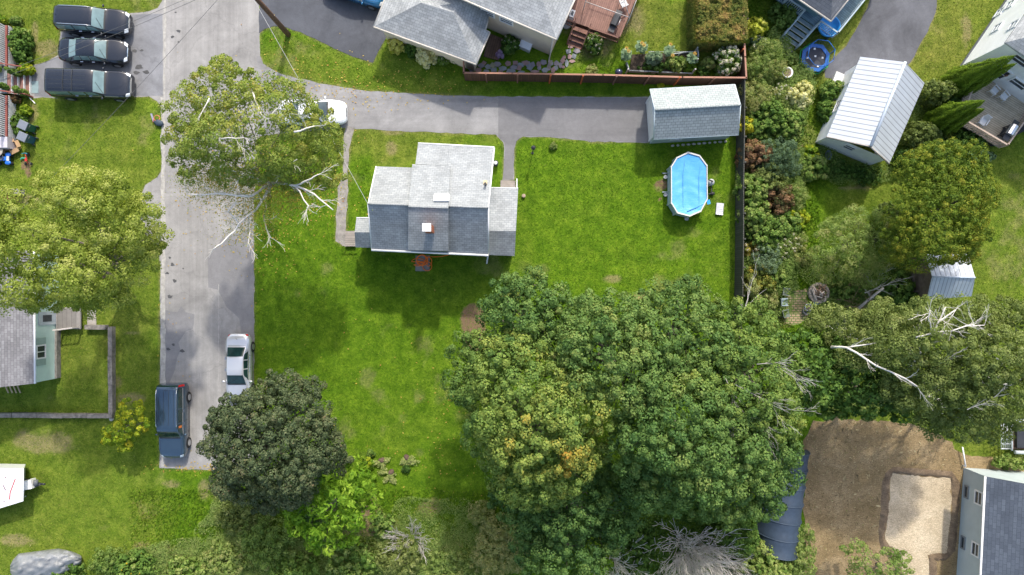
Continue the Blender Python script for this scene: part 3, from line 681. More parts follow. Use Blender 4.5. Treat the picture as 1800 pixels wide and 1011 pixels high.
# ---- C. beige house at the top
root = thing('house', 'beige two storey house with two silver hip roofs beside the red wooden deck', 'house', V(880,20))
h1, h2 = 2.7, 4.3
W_, S_, E_, Nn, N2_ = V(656.7,47.3,h1), V(836.7,113.3,h1), V(861.3,57.3,h1), V(853.3,52.7,h1), V(858.7,33,h1)
ap = V(740,4.7,3.7); ap2 = V(797,22,3.7); far = V(700,-60,h1); far2 = V(880,-40,h1)
mb = MB()
mb.slab([W_, S_, ap2, ap], 0.12); mb.slab([far, W_, ap], 0.12)
mb.slab([S_, E_, ap2], 0.12); mb.slab([E_, Nn, ap2], 0.12); mb.slab([Nn, N2_, V(862,-40,3.4), ap2], 0.12); mb.slab([far, ap, ap2, V(862,-40,3.4)], 0.12)
mb.build('roof', SH_TOP, root)
mb = MB()
for p, q in ((W_,S_),(S_,E_),(E_,Nn),(Nn,N2_),(far,W_)): mb.tube([p+Vector((0,0,-.02)), q+Vector((0,0,-.02))], 0.055, 5)
mb.build('gutter', plain('pale_gutter', (0.62,0.56,0.47), .5, var=.06), root)
mb = MB()
def inset(poly, d):
    n = len(poly); c = sum((Vector((p[0],p[1])) for p in poly), Vector((0,0)))/n; out = []
    for p in poly: v = Vector((p[0],p[1]))-c; out.append(tuple(c+v*(1-d/v.length)))
    return out
mb.prism(inset([far, W_, S_, E_, V(862,-40,h1)], 0.45), 0, h1-.13); mb.build('wall', SD_BEIGE, root)
# upper roof
uS = V(978.5,69.8,h2); uW = V(816,0,h2); uW = uW+(uW-uS)*0.25; uE = V(1010,0,h2); uE = uE+(uE-uS)*0.8
rid = V(953,0,5.6); rid = V(949,-14,4.9); rid2 = rid+(uW-uS).normalized()*3.2
mb = MB(); mb.slab([uW, uS, rid, rid2], 0.12); mb.slab([uS, uE, rid+(uE-uS)*0.35, rid], 0.12)
mb.slab([uE, uW+(uE-uS), rid2+(uE-uS)*0.35, rid+(uE-uS)*0.35], 0.12); mb.build('upper_roof', SH_TOP, root)
mb = MB()
for p, q in ((uW,uS),(uS,uE)): mb.tube([p+Vector((0,0,-.02)), q+Vector((0,0,-.02))], 0.06, 5)
mb.build('gutter', MATS['pale_gutter'], root)
din = ((uW-uS).normalized()+(uE-uS).normalized()); k = din*0.34
bS, bW, bE = uS+k, uW+k, uE+k
mb = MB(); mb.prism([bS.xy, bE.xy, (bE+(uW-uS)).xy, bW.xy], 0, h2-.14); mb.build('upper_wall', SD_BEIGE, root)
wd = (bS-bW).normalized(); nn = Vector((wd.y, -wd.x, 0))
for px_, zz in ((898,2.9),(866,2.9)):
    c = bS+(bW-bS).normalized()*((978-px_)*0.0415+0.0); c.z = zz; window(root, c+nn*0.005, wd, 1.0, 0.75, n=nn)
mb = MB(); c = bS+nn*0.06; mb.tube([(c.x,c.y,h2-.2),(c.x,c.y,.2),(c.x-.1,c.y-.45,.08)], .045, 6); mb.build('downspout', MATS['pale_gutter'], root)
c = bS-Vector((.1,.9,0)); mb = MB(); mb.box((c.x+.05,c.y+.25,.06),(.25,.6,.07), rz=-.3); o = mb.build('splash_block', plain('slab', (0,0,0))); tag(o, 'grey splash block below the downspout at the beige house corner', 'splash block')
# white cooler box by wall
root2 = thing('storage_box', 'white lidded box standing against the beige wall', 'box', V(925,83))
c = V(924,84); mb = MB(); mb.box((c.x,c.y,.3),(.78,.5,.6),rz=-.42); mb.build('body', WHITE, root2, bevel=.03); mb = MB(); mb.box((c.x,c.y,.63),(.84,.56,.06),rz=-.42); mb.build('lid', WHITE, root2, bevel=.02)
# small wooden platform between the roofs
mb = MB(); mb.prism([G(860,60),G(893,72),G(876,107),G(850,100)], 0.02, 0.14); o = mb.build('wooden_platform', planks('brown_planks', (0.20,0.12,0.08), (0.14,0.085,0.055), (0.03,0.02,0.015), .16, 'v')); tag(o, 'brown plank platform between the two roofs of the beige house', 'platform')
# deck with rail
RED = planks('red_deck', (0.27,0.15,0.115), (0.19,0.10,0.078), (0.07,0.03,0.02), 0.14, 'v'); REDP = plain('red_wood', (0.21,0.105,0.075), .8, var=.25)
root = thing('wooden_deck', 'reddish brown wooden deck with railing and steps beside the beige house', 'deck', V(1050,20))
zd = 0.85
d0, d1, d2 = V(984,30,zd), V(1088,67,zd), V(1140,-60,zd)
poly = [V(984,30,zd), V(1088,67,zd), V(1140,-60,zd), V(1030,-60,zd)]
mb = MB()
dd = (poly[1]-poly[0]).normalized()
mb.slab(poly, 0.1); mb.build('floor', RED, root)
mb = MB(); mb.prism(inset(poly, .15), 0, zd-.1); mb.build('skirt', REDP, root)
def rail(parent, a, b, z0, h, mat, spacing=0.14, postw=0.09, bal=0.035, capw=0.1, bname='baluster', low=0.1):
    a = Vector((a[0],a[1],0)); b = Vector((b[0],b[1],0)); L = (b-a).length; d = (b-a).normalized(); ang = math.atan2(d.y, d.x)
    mb = MB(); mb.box(((a.x+b.x)/2,(a.y+b.y)/2,z0+h), (L,capw,0.05), rz=ang); mb.build('top_rail', mat, parent); mb = MB(); mb.box(((a.x+b.x)/2,(a.y+b.y)/2,z0+low), (L,0.05,0.05), rz=ang); mb.build('bottom_rail', mat, parent)
    n = max(2, int(L/spacing)); mb = MB()
    for i in range(1, n): p = a+d*L*i/n; mb.box((p.x,p.y,z0+low+.025+(h-low-.05)/2), (bal,bal,h-low-.05), rz=ang)
    mb.build('balustrade', mat, parent)
    m_ = max(1, round(L/1.8)); 
    for i in range(m_+1):
        p = a+d*L*i/m_; mb = MB(); mb.box((p.x,p.y,z0+h/2+.02), (postw,postw,h+.04), rz=ang); mb.build('post', mat, parent)
rail(root, V(1088,67,1.7), V(1140,-60,1.7), zd, .9, REDP)
rail(root, V(1036,49,1.7), V(1088,67,1.7), zd, .9, REDP)
rail(root, V(985,31,1.7), V(1011,40,1.7), zd, .9, REDP)
for k in range(4):
    a = V(1014,42,zd)+Vector((-.13,-.27,0))*(k+1); z = zd-.2*(k+1); mb = MB(); mb.box((a.x+.42,a.y-.1,z), (1.05,.3,.05), rz=-.35); mb.build('tread', REDP, root)
mb = MB()
for s_ in (0,1): p = V(1011+s_*26,40+s_*9,zd); mb.tube([p+Vector((0,0,.85)), p+Vector((-.5,-1.2,.05))], .04, 4); mb.tube([p+Vector((-.5,-1.2,.05)), (p.x-.5,p.y-1.2,0)], .05, 4); mb.tube([p+Vector((0,0,-.1)), p+Vector((-.5,-1.2,-.75))], .05, 4)
mb.build('stair_rail', REDP, root)
# things on the deck
BLK = plain('black_plastic', (0.03,0.032,0.035), .45, var=.2); STEEL = plain('steel', (0.6,0.62,0.64), .3, metal=.8, var=.05); DGREY = plain('dark_grey', (0.12,0.13,0.14), .6)
def grill(name, label, c, z, rz, lidmat):
    t = thing(name, label, 'grill', (c.x, c.y, z), rz)
    mb = MB()
    for sx in (-.32,.32):
        for sy in (-.2,.2): mb.box((sx,sy,.3),(.05,.05,.6))
    mb.box((0,0,.15),(.66,.42,.04)); mb.build('cart', BLK, t, local=True)
    mb = MB(); mb.box((0,0,.72),(.72,.5,.24)); mb.build('firebox', BLK, t, local=True, bevel=.03)
    mb = MB()
    pr = [(-.25,.85),(-.24,.98),(-.14,1.09),(.05,1.12),(.2,1.05),(.26,.85)]
    for i in range(5): mb.face([(-.36,pr[i][0],pr[i][1]),(-.36,pr[i+1][0],pr[i+1][1]),(.36,pr[i+1][0],pr[i+1][1]),(.36,pr[i][0],pr[i][1])][::-1])
    mb.face([(-.36,a,b) for a,b in pr]); mb.face([(.36,a,b) for a,b in pr][::-1]); lid = mb.build('lid', lidmat, t, local=True)
    mb = MB(); mb.tube([(-.22,-.3,.93),(.22,-.3,.93)], .02, 6); mb.build('handle', STEEL, lid, local=True)
    for sx in (-1,1): mb = MB(); mb.box((sx*.58,0,.82),(.4,.44,.03)); mb.build('side_shelf', BLK, t, local=True)
    return t
grill('gas_grill', 'black closed gas grill on the reddish deck', V(1081,38,1.6), zd, 1.15, BLK)
def chair(name, label, c, z, rz, mat, group=None):
    t = thing(name, label, 'chair', (c.x, c.y, z), rz, group)
    mb = MB(); mb.box((0,0,.42),(.46,.46,.05)); mb.build('seat', mat, t, local=True, bevel=.02)
    mb = MB(); mb.hexa([Vector(p) for p in ((-.23,.21,.44),(.23,.21,.44),(.23,.25,.44),(-.23,.25,.44),(-.21,.32,.88),(.21,.32,.88),(.21,.35,.88),(-.21,.35,.88))]); mb.build('backrest', mat, t, local=True)
    for sx in (-.21,.21):
        mb = MB(); mb.box((sx*1.15,.02,.62),(.06,.46,.04)); mb.box((sx*1.15,-.18,.51),(.04,.05,.2)); mb.build('armrest', mat, t, local=True)
        for sy in (-.2,.2): mb = MB(); mb.tube([(sx,sy,.42),(sx*1.1,sy*1.15,0)], .022, 5); mb.build('leg', mat, t, local=True)
    return t
chair('garden_chair', 'pale cushioned chair at the railing of the reddish deck', V(1097,5,1.4), zd, 2.0, plain('cream', (.6,.6,.58), .6))
t = thing('gazebo_frame', 'thin grey canopy frame standing on the reddish deck', 'canopy frame', V(1070,18,zd)); P_ = [V(1029,3,2.8), V(1107,31,2.8), V(1130,-30,2.8), V(1052,-58,2.8)]
mb = MB(); mb.tube([P_[0],P_[1]], .03, 5); mb.tube([P_[1],P_[2]], .03, 5); mb.tube([P_[1], (P_[1]+P_[2])/2+Vector((-1,0,.6))], .025, 5); mb.tube([P_[2],P_[3]], .03, 5); mb.tube([P_[3],P_[0]], .03, 5); mb.build('top_frame', plain('grey_frame', (.45,.4,.37), .5), t)
for p in P_: mb = MB(); mb.tube([p, (p.x,p.y,zd)], .03, 5); mb.build('post', MATS['grey_frame'], t)
t = thing('air_conditioner', 'white air conditioner unit at the beige house wall above the deck', 'air conditioner', V(1005,25,1.0)); c = V(1005.5,25.5,1.2); mb = MB(); mb.box((c.x,c.y,1.1),(.3,.5,.6),rz=-.35); mb.build('body', WHITE, t, bevel=.03); mb = MB(); mb.box((c.x,c.y,1.41),(.18,.28,.02),rz=-.35); mb.build('grille', DGREY, t)
mb = MB(); c = V(996,44); mb.lathe([(.0,0),(.33,0),(.35,.25),(.3,.3),(0,.3)], (c.x,c.y,0), 14); o = mb.build('stone_pot', plain('pale_stone',(0,0,0))); tag(o, 'round grey tub beside the deck steps near the beige house', 'tub')
# flagstones
fl = [(868,123,6,4,0),(874,113,6,4,1),(884,121,6,4,0),(893,112,5,4,2),(903,119,6,4,1),(915,115,5.5,4,0),(924,111,6,4,2),(932,120,5,4,0),(858,118,5,4,0),(846,116,5,4,1),(841,124,5,4,2),(855,126,5,3,0),
      (866,115,5,5,3),(880,126,4,2.5,2),(898,125,7,4,0),(906,111,5,4,2),(913,120,4,5,2),(928,113,4,5,0),(936,114,5,5,1),(947,113.5,4,4.5,2),(955,110,5.5,4.5,1),(948,120,3.5,4,1),(958,124,5,4,0),(968,112,4.5,3.5,0),(978,112,4,4,1),(977,120,4,3.5,0),(965,120,3,3.5,1),(972,124,3.5,5,2),(985,115,3,4.5,1),
      (989,107,4,5,2),(996,112,3,5.5,0),(990,118,3,2.5,2),(1001,100,3.5,4.5,2),(999,91,5,4,0),(1005,108,5,2.5,2),(1009,99,4,4.5,0),(1014,90,5,4,1),(1003,83,4,2.5,2),(1007,76,4,4,0),(1016,80,5,4,1),(992,101,3,3,2),(829,122,5,4,0),(822,116,4,4,1),(835,112,4,3,3),(851,111,4,3,2),(940,126,7,2,2),(916,127,6,1.8,0)]
FM = [plain('flag_blue', (.24,.265,.275), .9, var=.2), plain('flag_purple', (.25,.23,.245), .9, var=.2), plain('flag_pink', (.32,.215,.195), .9, var=.2), plain('flag_olive', (.26,.265,.18), .9, var=.2)]
FN = ['blue grey','purplish grey','pink','olive']
ORD = ['first','second','third','fourth','fifth','sixth','seventh','eighth','ninth','tenth','eleventh','twelfth','thirteenth','fourteenth','fifteenth','sixteenth','seventeenth','eighteenth','nineteenth','twentieth']
fl.sort(key=lambda q: q[0]+q[1]*.01); cnt_ = [0]*4
for (a, b, rx, ry, c) in fl:
    n = random.choice((4,5,5,6)); ph = random.random()*6; mb = MB()
    pl = [G(a+rx*1.24*random.uniform(.85,1.12)*math.cos(ph+2*math.pi*k/n), b+ry*1.24*random.uniform(.85,1.12)*math.sin(ph+2*math.pi*k/n)) for k in range(n)]
    mb.prism(pl, 0.0, 0.07+random.uniform(-.01,.01)); o = mb.build('flagstone', FM[c], None, bevel=.012)
    tag(o, ORD[cnt_[c]]+' '+FN[c]+' flagstone from the left in the path behind the reddish fence', 'flagstone', 'flagstones of the path behind the fence'); cnt_[c] += 1
# wooden fence, brown
FENM = planks('fence_boards', (0.12,0.055,0.034), (0.08,0.037,0.022), (0.02,0.012,0.008), 0.12, 'v', length=6); CAP = plain('fence_cap', (0.34,0.165,0.105), .7, var=.15)
PO = plain('orange_post', (0.42,0.10,0.03), .7, var=.2)
root = thing('wooden_fence', 'reddish brown board fence with pale top rail round the flagstone garden', 'fence', V(1060,141))
corners = [V(815,108,1.8), V(815,127.8,1.8), V(900,129,1.8), V(1060,131.5,1.8), V(1200,135.5,1.8), V(1312,136.5,1.8), V(1310,100,1.8), V(1308.5,64,1.8), V(1306,-40,1.8)]
for a, b in zip(corners, corners[1:]):
    d = (b-a); L = d.xy.length; ang = math.atan2(d.y, d.x); m_ = (a+b)/2
    mb = MB(); mb.box((m_.x,m_.y,.88),(L,.04,1.72),rz=ang); mb.build('panel', FENM, root)
    mb = MB(); mb.box((m_.x,m_.y,1.78),(L+.08,.11,.05),rz=ang); mb.build('cap_rail', CAP, root)
for px_, o_ in ((854,0),(910,0),(968,1),(1025,1),(1084,0),(1141,0),(1195,1),(1256,0)):
    a = V(px_, 127.8+(px_-815)*8.7/497, 1.8); mb = MB(); mb.box((a.x,a.y-.07,.92),(.1,.1,1.84)); mb.build('post', PO if o_ else REDP, root)
for py_ in (86,): a = V(1309.5,py_,1.8); mb = MB(); mb.box((a.x-.08,a.y,.9),(.1,.1,1.8)); mb.build('post', PO, root)
# dark fence running down between the gardens
DF = planks('dark_boards', (0.085,0.085,0.07), (0.055,0.055,0.045), (0.015,0.015,0.012), 0.15, 'v', length=6)
root = thing('wooden_fence', 'long dark weathered board fence between the lawn and the planted strip', 'fence', V(1294,330))
pts = [V(1310,138,1.7), V(1309,240,1.7), V(1307.5,330,1.7), V(1307.5,420,1.7), V(1306,520,1.7), V(1303,600,1.7)]
for a, b in zip(pts, pts[1:]):
    d = b-a; L = d.xy.length; ang = math.atan2(d.y,d.x); m_ = (a+b)/2
    mb = MB(); mb.box((m_.x,m_.y,.84),(L,.05,1.68),rz=ang); mb.build('panel', DF, root)
    n = int(L/.15); mb = MB()
    for k in range(n): p = a.lerp(b,(k+.5)/n); mb.box((p.x-.035,p.y,.86+random.uniform(-.02,.02)),(.11,.02,1.7),rz=ang)
    mb.build('boards', DF, root)
    for t_ in (0,.5): p = a.lerp(b,t_); mb = MB(); mb.box((p.x+.07,p.y,.88),(.1,.1,1.76)); mb.build('post', DF, root)

# ---- D. slate roof house at the top right
root = thing('house', 'house with slate grey roof and blue railed porch at the top edge of the photo', 'house', V(1460,-20))
zd = .9; he = 2.9
c0 = V(1460.5,38,he); wl = (V(1405,0,he)-c0).normalized(); el = (V(1491,0,he)-c0).normalized()
a = c0+wl*6; b = c0+el*6; rr = c0+(wl+el)*2.6; rr.z = 4.6
mb = MB(); mb.slab([a, c0, rr, rr+wl*3], .12); mb.slab([c0, b, rr+el*2.5, rr], .12); mb.build('roof', SH_NE, root)
mb = MB(); mb.tube([a,c0], .06, 5); mb.tube([c0,b], .06, 5); mb.build('gutter', plain('pale_gutter',(0,0,0)), root)
k = (wl+el)*.8; mb = MB(); mb.prism([(c0+k).xy, (b+k).xy, (b+k+wl*4).xy, (a+k).xy], 0, he-.1); mb.build('wall', siding('teal_siding', (.16,.28,.33)), root)
BL = planks('blue_deck', (0.20,0.31,0.36), (0.14,0.22,0.27), (0.05,0.07,0.08), .14, 'v'); BLR = plain('blue_grey_wood', (0.36,0.44,0.47), .7, var=.15); 
dc = V(1462.5,66,zd); dW = dc+wl*5.5; dE = dc+el*5.5
root = thing('wooden_porch', 'weathered blue wooden porch with pale railings and steps beside the trampoline', 'porch', dc*1.0)
mb = MB(); mb.slab([dc, dE, dE+wl*5, dW], .1); mb.build('floor', BL, root)
rail(root, dc, dc+wl*1.35, zd, .9, BLR); rail(root, dc+wl*2.75, dW, zd, .9, BLR); rail(root, dc, dE, zd, .9, BLR)
mb = MB(); mb.prism([(dc+(wl+el)*.06).xy, (dE+wl*.1).xy, (dE+wl*.15).xy, (dc+wl*.12+el*.06).xy], 0, .8); mb.build('skirt', plain('dark_lattice',(.06,.09,.1)), root)
dn = -(el); q0 = dc+wl*1.4; q1 = dc+wl*2.7
for k in range(5):
    z = zd-.16*(k+1); p = [q0+dn*(.31*k), q1+dn*(.31*k), q1+dn*(.31*(k+1)-.03), q0+dn*(.31*(k+1)-.03)]
    mb = MB(); mb.slab([Vector((v.x,v.y,z)) for v in p], .05); st = mb.build('tread', plain('blue_tread', (.22,.29,.30), .8, var=.25), root)
    mb = MB(); mb.tube([Vector((p[3].x,p[3].y,z+.02)), Vector((p[2].x,p[2].y,z+.02))], .028, 4); mb.build('nosing', plain('nosing_cream',(.5,.48,.38),.8), st)
mb = MB()
for q in (q0, q1): e = q+dn*1.7; mb.tube([(q.x,q.y,zd+.9),(e.x,e.y,.95)], .045, 4); mb.tube([(e.x,e.y,.95),(e.x,e.y,0)], .05, 4); mb.tube([(q.x,q.y,zd+.9),(q.x,q.y,zd)], .05, 4); mb.tube([(q.x,q.y,zd-.1),(e.x,e.y,.1)], .06, 4)
mb.build('stair_rail', BLR, root)
mb = MB(); c = V(1458,46,1.1); mb.lathe([(0,.04),(.62,.04),(.66,.26),(.74,.28),(.76,.24),(.70,.0),(0,0)][::-1], (c.x,c.y,zd), 24)
o = mb.build('kiddie_pool', plain('pool_blue', (0.03,0.30,0.72), .35, var=.08)); tag(o, 'bright blue round paddling pool on the blue porch', 'paddling pool')
mb = MB(); mb.prism([G(1370,66),G(1392,84),G(1386,90),G(1366,76)], 0, .05); o = mb.build('concrete_slab', concrete); tag(o, 'pale slab at the foot of the blue porch steps', 'slab')
for (a_, b_) in ((1371,78),(1381,84),(1375,91),(1385,96),(1390,90)):
    mb = MB(); mb.prism([G(a_+4*math.cos(t_)*random.uniform(.8,1.1), b_+3*math.sin(t_)) for t_ in np.linspace(0,6.28,8)[:-1]], 0, .045); o = mb.build('stepping_stone', FM[1]); tag(o, 'small round stepping stone below the blue porch steps', 'stepping stone', 'stepping stones near the bird bath')

# ---- E. garage with white metal roof
root = thing('garage', 'white garage with ribbed white metal roof beside the dark side driveway', 'garage', V(1530,200))
rN, rS = V(1590.9,109.3,4.0), V(1530.3,257.2,4.0); wN, wS_ = V(1512.5,99.9,2.4), V(1453,240.4,2.4); eN, eS = V(1625.2,146.3,2.4), V(1563.3,287.5,2.4)
mb = MB(); mb.slab([wN, wS_, rS, rN], .06); mb.build('roof', METAL, root); mb = MB(); mb.slab([eS, eN, rN, rS], .06); mb.build('roof', METAL, root)
mb = MB(); mb.tube([rN+Vector((0,0,.03)), rS+Vector((0,0,.03))], .1, 6); mb.build('ridge_cap', plain('white_metal', (.52,.58,.65), .4, var=.05), root)
sx_ = (wN-wS_).normalized(); ax = (eS-wS_); ax.z = 0; ax.normalize(); i = .22
f = lambda p, a_, b_, dz: p+sx_*a_+ax*b_+Vector((0,0,dz))
mb = MB(); gablewalls(mb, f(wS_,i,i,-.05), f(eS,i,-i,-.05), f(eN,-i,-i,-.05), f(wN,-i,i,-.05), f(rS,i,0,-.1), f(rN,-i,0,-.1)); mb.build('wall', SD_WHITE, root)
mb = MB(); 
for p, q in ((wS_,rS),(rS,eS)): mb.tube([p+Vector((0,0,-.05)), q+Vector((0,0,-.05))], .06, 5)
mb.build('barge_board', plain('worn_board', (.42,.38,.33), .8, var=.3), root)
nS = -sx_.copy(); nS.z = 0; cS = f((wS_+eS)/2, i, 0, 0); window(root, Vector((cS.x,cS.y,1.7))-ax*.35+nS*.01, ax, .85, .8, n=nS)
nW = -ax; cWm = f(wS_.lerp(wN,.45), 0, i, 0); window(root, Vector((cWm.x,cWm.y,1.45))+nW*.01, sx_, .9, .8, n=nW)
c2 = f(wS_.lerp(wN,.8), 0, i, 0); mb = MB(); M = Matrix((sx_, Vector((0,0,1)), nW)).transposed(); mb.box(Vector((c2.x,c2.y,1.0))+nW*.02, (.95,1.95,.06), M=M); mb.build('door', DOORW, root)
t = thing('doorstep', 'low boxed doorstep with pale rim on the driveway side of the metal roof garage', 'doorstep', c2*1.0); 
mb = MB(); mb.box(Vector((c2.x,c2.y,.15))+nW*.35, (1.3,.3,.6), M=M); mb.build('step', plain('cream',(0,0,0)), t)

# ---- F. white house at the right edge
root = thing('house', 'tall white house with grey hip roof and wooden deck at the right edge', 'house', V(1790,90))
h = 4.9; c0 = V(1767,75,h); n_ = (V(1800,27,h)-c0).normalized(); e_ = (V(1800,98,h)-c0).normalized()
a, b = c0+n_*9, c0+e_*7; rr = c0+(n_+e_)*2.6; rr.z = 6.6
mb = MB(); mb.slab([a, c0, rr, rr+n_*4], .12); mb.slab([c0, b, rr+e_*3, rr], .12); mb.build('roof', SH_TOP, root)
k = (n_+e_)*.2; q = c0+k
mb = MB(); mb.prism([q.xy, (b+k).xy, (b+k+n_*8).xy, (a+k).xy], .35, h-.11); mb.build('wall', SD_WHITE, root)
mb = MB(); mb.prism([(q-k*.1).xy, (b+k*.9).xy, (b+k+n_*8).xy, (a+k*.9).xy], 0, .35); mb.build('foundation', plain('foundation', (.13,.14,.155), .8), root)
nE = Vector((e_.y,-e_.x,0)); nE = nE if nE.y < 0 else -nE
nWw = Vector((n_.y,-n_.x,0)); nWw = nWw if nWw.x < 0 else -nWw
def on_wall(px_, py_, base, d, nrm):
    """point of the vertical wall plane seen at this pixel"""
    r_ = Vector(((px_-900)/SCL/HC, (505.5-py_)/SCL/HC, -1.0)); o_ = Vector((0,0,HC)); nrm = Vector((nrm.x,nrm.y,0)).normalized()
    t_ = (Vector(base)-o_).dot(nrm)/r_.dot(nrm); return o_+r_*t_
for px_, py_ in ((1794,106),(1791,147)): p = on_wall(px_,py_,q,e_,nE); window(root, p+nE*.005, e_, 1.25, .85, n=nE)
p = on_wall(1757,130,q,e_,nE); p.z = 2.0; window(root, p+nE*.005, e_, .85, 1.3, n=nE)
for px_, py_ in ((1753,49),(1782,44),(1757,22),(1776,8)):
    p = on_wall(px_,py_,q,n_,nWw); window(root, p+nWw*.005, n_, .7, .8, n=nWw, frame=plain('pale_frame', (.62,.65,.67), .5), glass=plain('pale_pane', (.22,.25,.27), .2))
p = on_wall(1770,131.5,q,e_,nE); mb = MB(); mb.blob(p+nE*.08, (.12,.06,.16), 8, 5); o = mb.build('wall_lamp', plain('brown_lamp', (.2,.1,.06), .5), root)
root = thing('wooden_deck', 'tan wooden deck with slatted railing attached to the tall white house', 'deck', V(1740,190))
zd = .75; TAN = planks('tan_deck', (0.58,0.49,0.35), (0.48,0.40,0.28), (0.09,0.07,0.045), .14, 'u'); TANP = plain('tan_wood', (.48,.37,.29), .8, var=.2)
f0, f1, f2 = V(1735,139,zd), V(1697,159,zd), V(1686.5,207,1.6); f1 = V(1697,160,zd); f2 = Vector((V(1690,207,1.6).x, V(1690,207,1.6).y, zd)); f3 = V(1771.5,254.8,1.6); f3.z = zd; f4 = f3+(f0-f2)*1.0
wp = q-Vector((0,0,0))
poly = [f2, f3, f3+(V(1800,215,1.6)-V(1771.5,254.8,1.6)).xy.to_3d()*1.9]; 
pw = on_wall(1800,181,q,e_,nE); pw = Vector((pw.x,pw.y,zd)); pw2 = pw+e_*2; pw2.z = zd
nin = Vector((-nE.x,-nE.y,0))*.5; mb = MB(); mb.slab([f2, f3, poly[2], pw2+nin, f0+nin, f1], .1); mb.build('floor', TAN, root)
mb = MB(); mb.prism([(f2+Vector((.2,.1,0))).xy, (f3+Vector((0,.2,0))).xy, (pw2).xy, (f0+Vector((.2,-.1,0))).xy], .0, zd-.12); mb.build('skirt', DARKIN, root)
rail(root, f2, f3, zd, .85, TANP, spacing=.16, bal=.05); rail(root, f3, poly[2], zd, .85, TANP, spacing=.16, bal=.05); rail(root, f1, f2, zd, .85, TANP, spacing=.16, bal=.05)
WPL = plain('white_plastic', (.72,.72,.71), .4, var=.05)
chair('plastic_chair', 'white plastic armchair on the tan deck, the one nearer the cypress tip', V(1750,159,1.3), zd, .75, WPL)
chair('plastic_chair', 'white plastic armchair on the tan deck, the one nearer the photo edge', V(1767,169,1.3), zd, .75, WPL)
chair('plastic_chair', 'white plastic chair standing alone near the slatted rail of the tan deck', V(1730,213,1.3), zd, -.6, WPL)
grill('gas_grill', 'gas grill with bright steel lid in the corner of the tan deck', V(1776,230,1.5), zd, 1.0, STEEL)

# ---- G. small shed
root = thing('shed', 'small shed with grey ribbed metal roof half under the rounded yew tree', 'shed', V(1665,490))
rW, rE = V(1638.6,486.3,3.0), V(1714,488,3.0); nW_, nE_ = V(1645,447,2.3), V(1701.5,445,2.3); sW, sE = V(1624,527.7,2.1), V(1706.5,519,2.1)
sW = Vector((rW.x+.1, sW.y, 2.1)); nW_ = Vector((rW.x, nW_.y, 2.3))
mb = MB(); mb.slab([nE_, nW_, rW, rE], .05); mb.build('roof', METAL, root); mb = MB(); mb.slab([V(1629,527,2.1), V(1708,521,2.1), rE, rW], .05); mb.build('roof', METAL2, root)
mb = MB(); mb.tube([rW+Vector((0,0,.02)), rE+Vector((0,0,.02))], .06, 5); mb.build('ridge_cap', plain('white_metal',(0,0,0)), root)
mb = MB(); gablewalls(mb, V(1629,527,2.1)+Vector((.2,.12,-.06)), V(1708,521,2.1)+Vector((-.15,.12,-.06)), nE_+Vector((-.15,-.12,-.06)), nW_+Vector((.15,-.12,-.06)), rW+Vector((.18,0,-.1)), rE+Vector((-.15,0,-.1))); mb.build('wall', plain('shed_wood', (.16,.12,.09), .9, var=.3), root)
mb = MB(); mb.box((V(1616,491).x, V(1616,491).y, .5), (1.5,1.9,.1)); mb.box((V(1616,512).x, V(1616,512).y, .9), (1.6,.1,.1)); 
for p_ in ((1600,474),(1600,512)): c = V(*p_); mb.box((c.x,c.y,.5),(.1,.1,1.0))
mb.build('porch', planks('old_boards', (.19,.16,.135), (.13,.11,.095), (.03,.025,.02), .17, 'u'), root)

# ---- H. mint house on the left
root = thing('house', 'mint green house with grey shingle roof at the left edge beside the walled lawn', 'house', V(20,590))
h = 3.1; c0 = V(60,674.4,h); cN = V(58,440,h); wS2 = V(0,679.5,h); d_ = (wS2-c0)
mb = MB(); far_s = c0+d_*2.2; far_n = cN+d_*2.2; far_s.z = 4.9; far_n.z = 4.9
mb.slab([c0, cN, far_n, far_s], .12); mb.build('roof', SH_MINT, root)
mb = MB(); mb.tube([c0+Vector((.05,0,-.02)), cN+Vector((.05,0,-.02))], .07, 6); mb.build('gutter', WHITE, root)
q0, q1 = c0+Vector((-.2,.2,0)), cN+Vector((-.2,-.2,0)); q0 = Vector((V(104,664).x, V(98,668).y+.15, 0)); q0 = V(103.5,664.5); q1 = Vector((q0.x, cN.y-.2, 0))
mb = MB(); mb.prism([(q0.x,q0.y), (q1.x,q1.y), (q1.x-8,q1.y), (q0.x-8,q0.y-.3)], .0, h-.05); mb.build('wall', SD_MINT, root)
ex = Vector((1,0,0)); 
p = on_wall(74,618,q0,None,ex); window(root, Vector((q0.x+.005, p.y, 1.9)), (0,1,0), .95, .95, n=ex, bars=0)
mb = MB(); mb.box((q0.x+.05, p.y, 1.9), (.06,.05,.8)); mb.build('mullion', WHITE, root)
for s_ in (-1,1): mb = MB(); mb.box((q0.x+.03, p.y+s_*.72, 1.9), (.05,.42,.95)); mb.build('shutter', plain('sage', (.30,.40,.36), .6), root)
p = on_wall(75,560,q0,None,ex); mb = MB(); mb.box((q0.x+.03, p.y, 1.15), (.06,.9,2.0)); dr = mb.build('door', plain('grey_door', (.42,.47,.5), .5), root)
mb = MB(); mb.box((q0.x+.065, p.y, 1.3), (.02,.45,.9)); mb.build('pane', GLASS, dr)
t = thing('wooden_porch', 'low grey plank porch with white rail at the mint house door', 'porch', V(125,565))
mb = MB(); a = V(105,578); b = V(148,540); mb.box(((a.x+b.x)/2,(a.y+b.y)/2,.35),(abs(b.x-a.x),abs(b.y-a.y),.1)); mb.build('floor', planks('porch_planks', (.27,.25,.23), (.2,.185,.17), (.05,.045,.04), .32, 'v'), t)
rail(t, V(100,580,.8), V(132,576,.8), .35, .8, plain('rail_white', (.5,.46,.42), .6), spacing=.3)
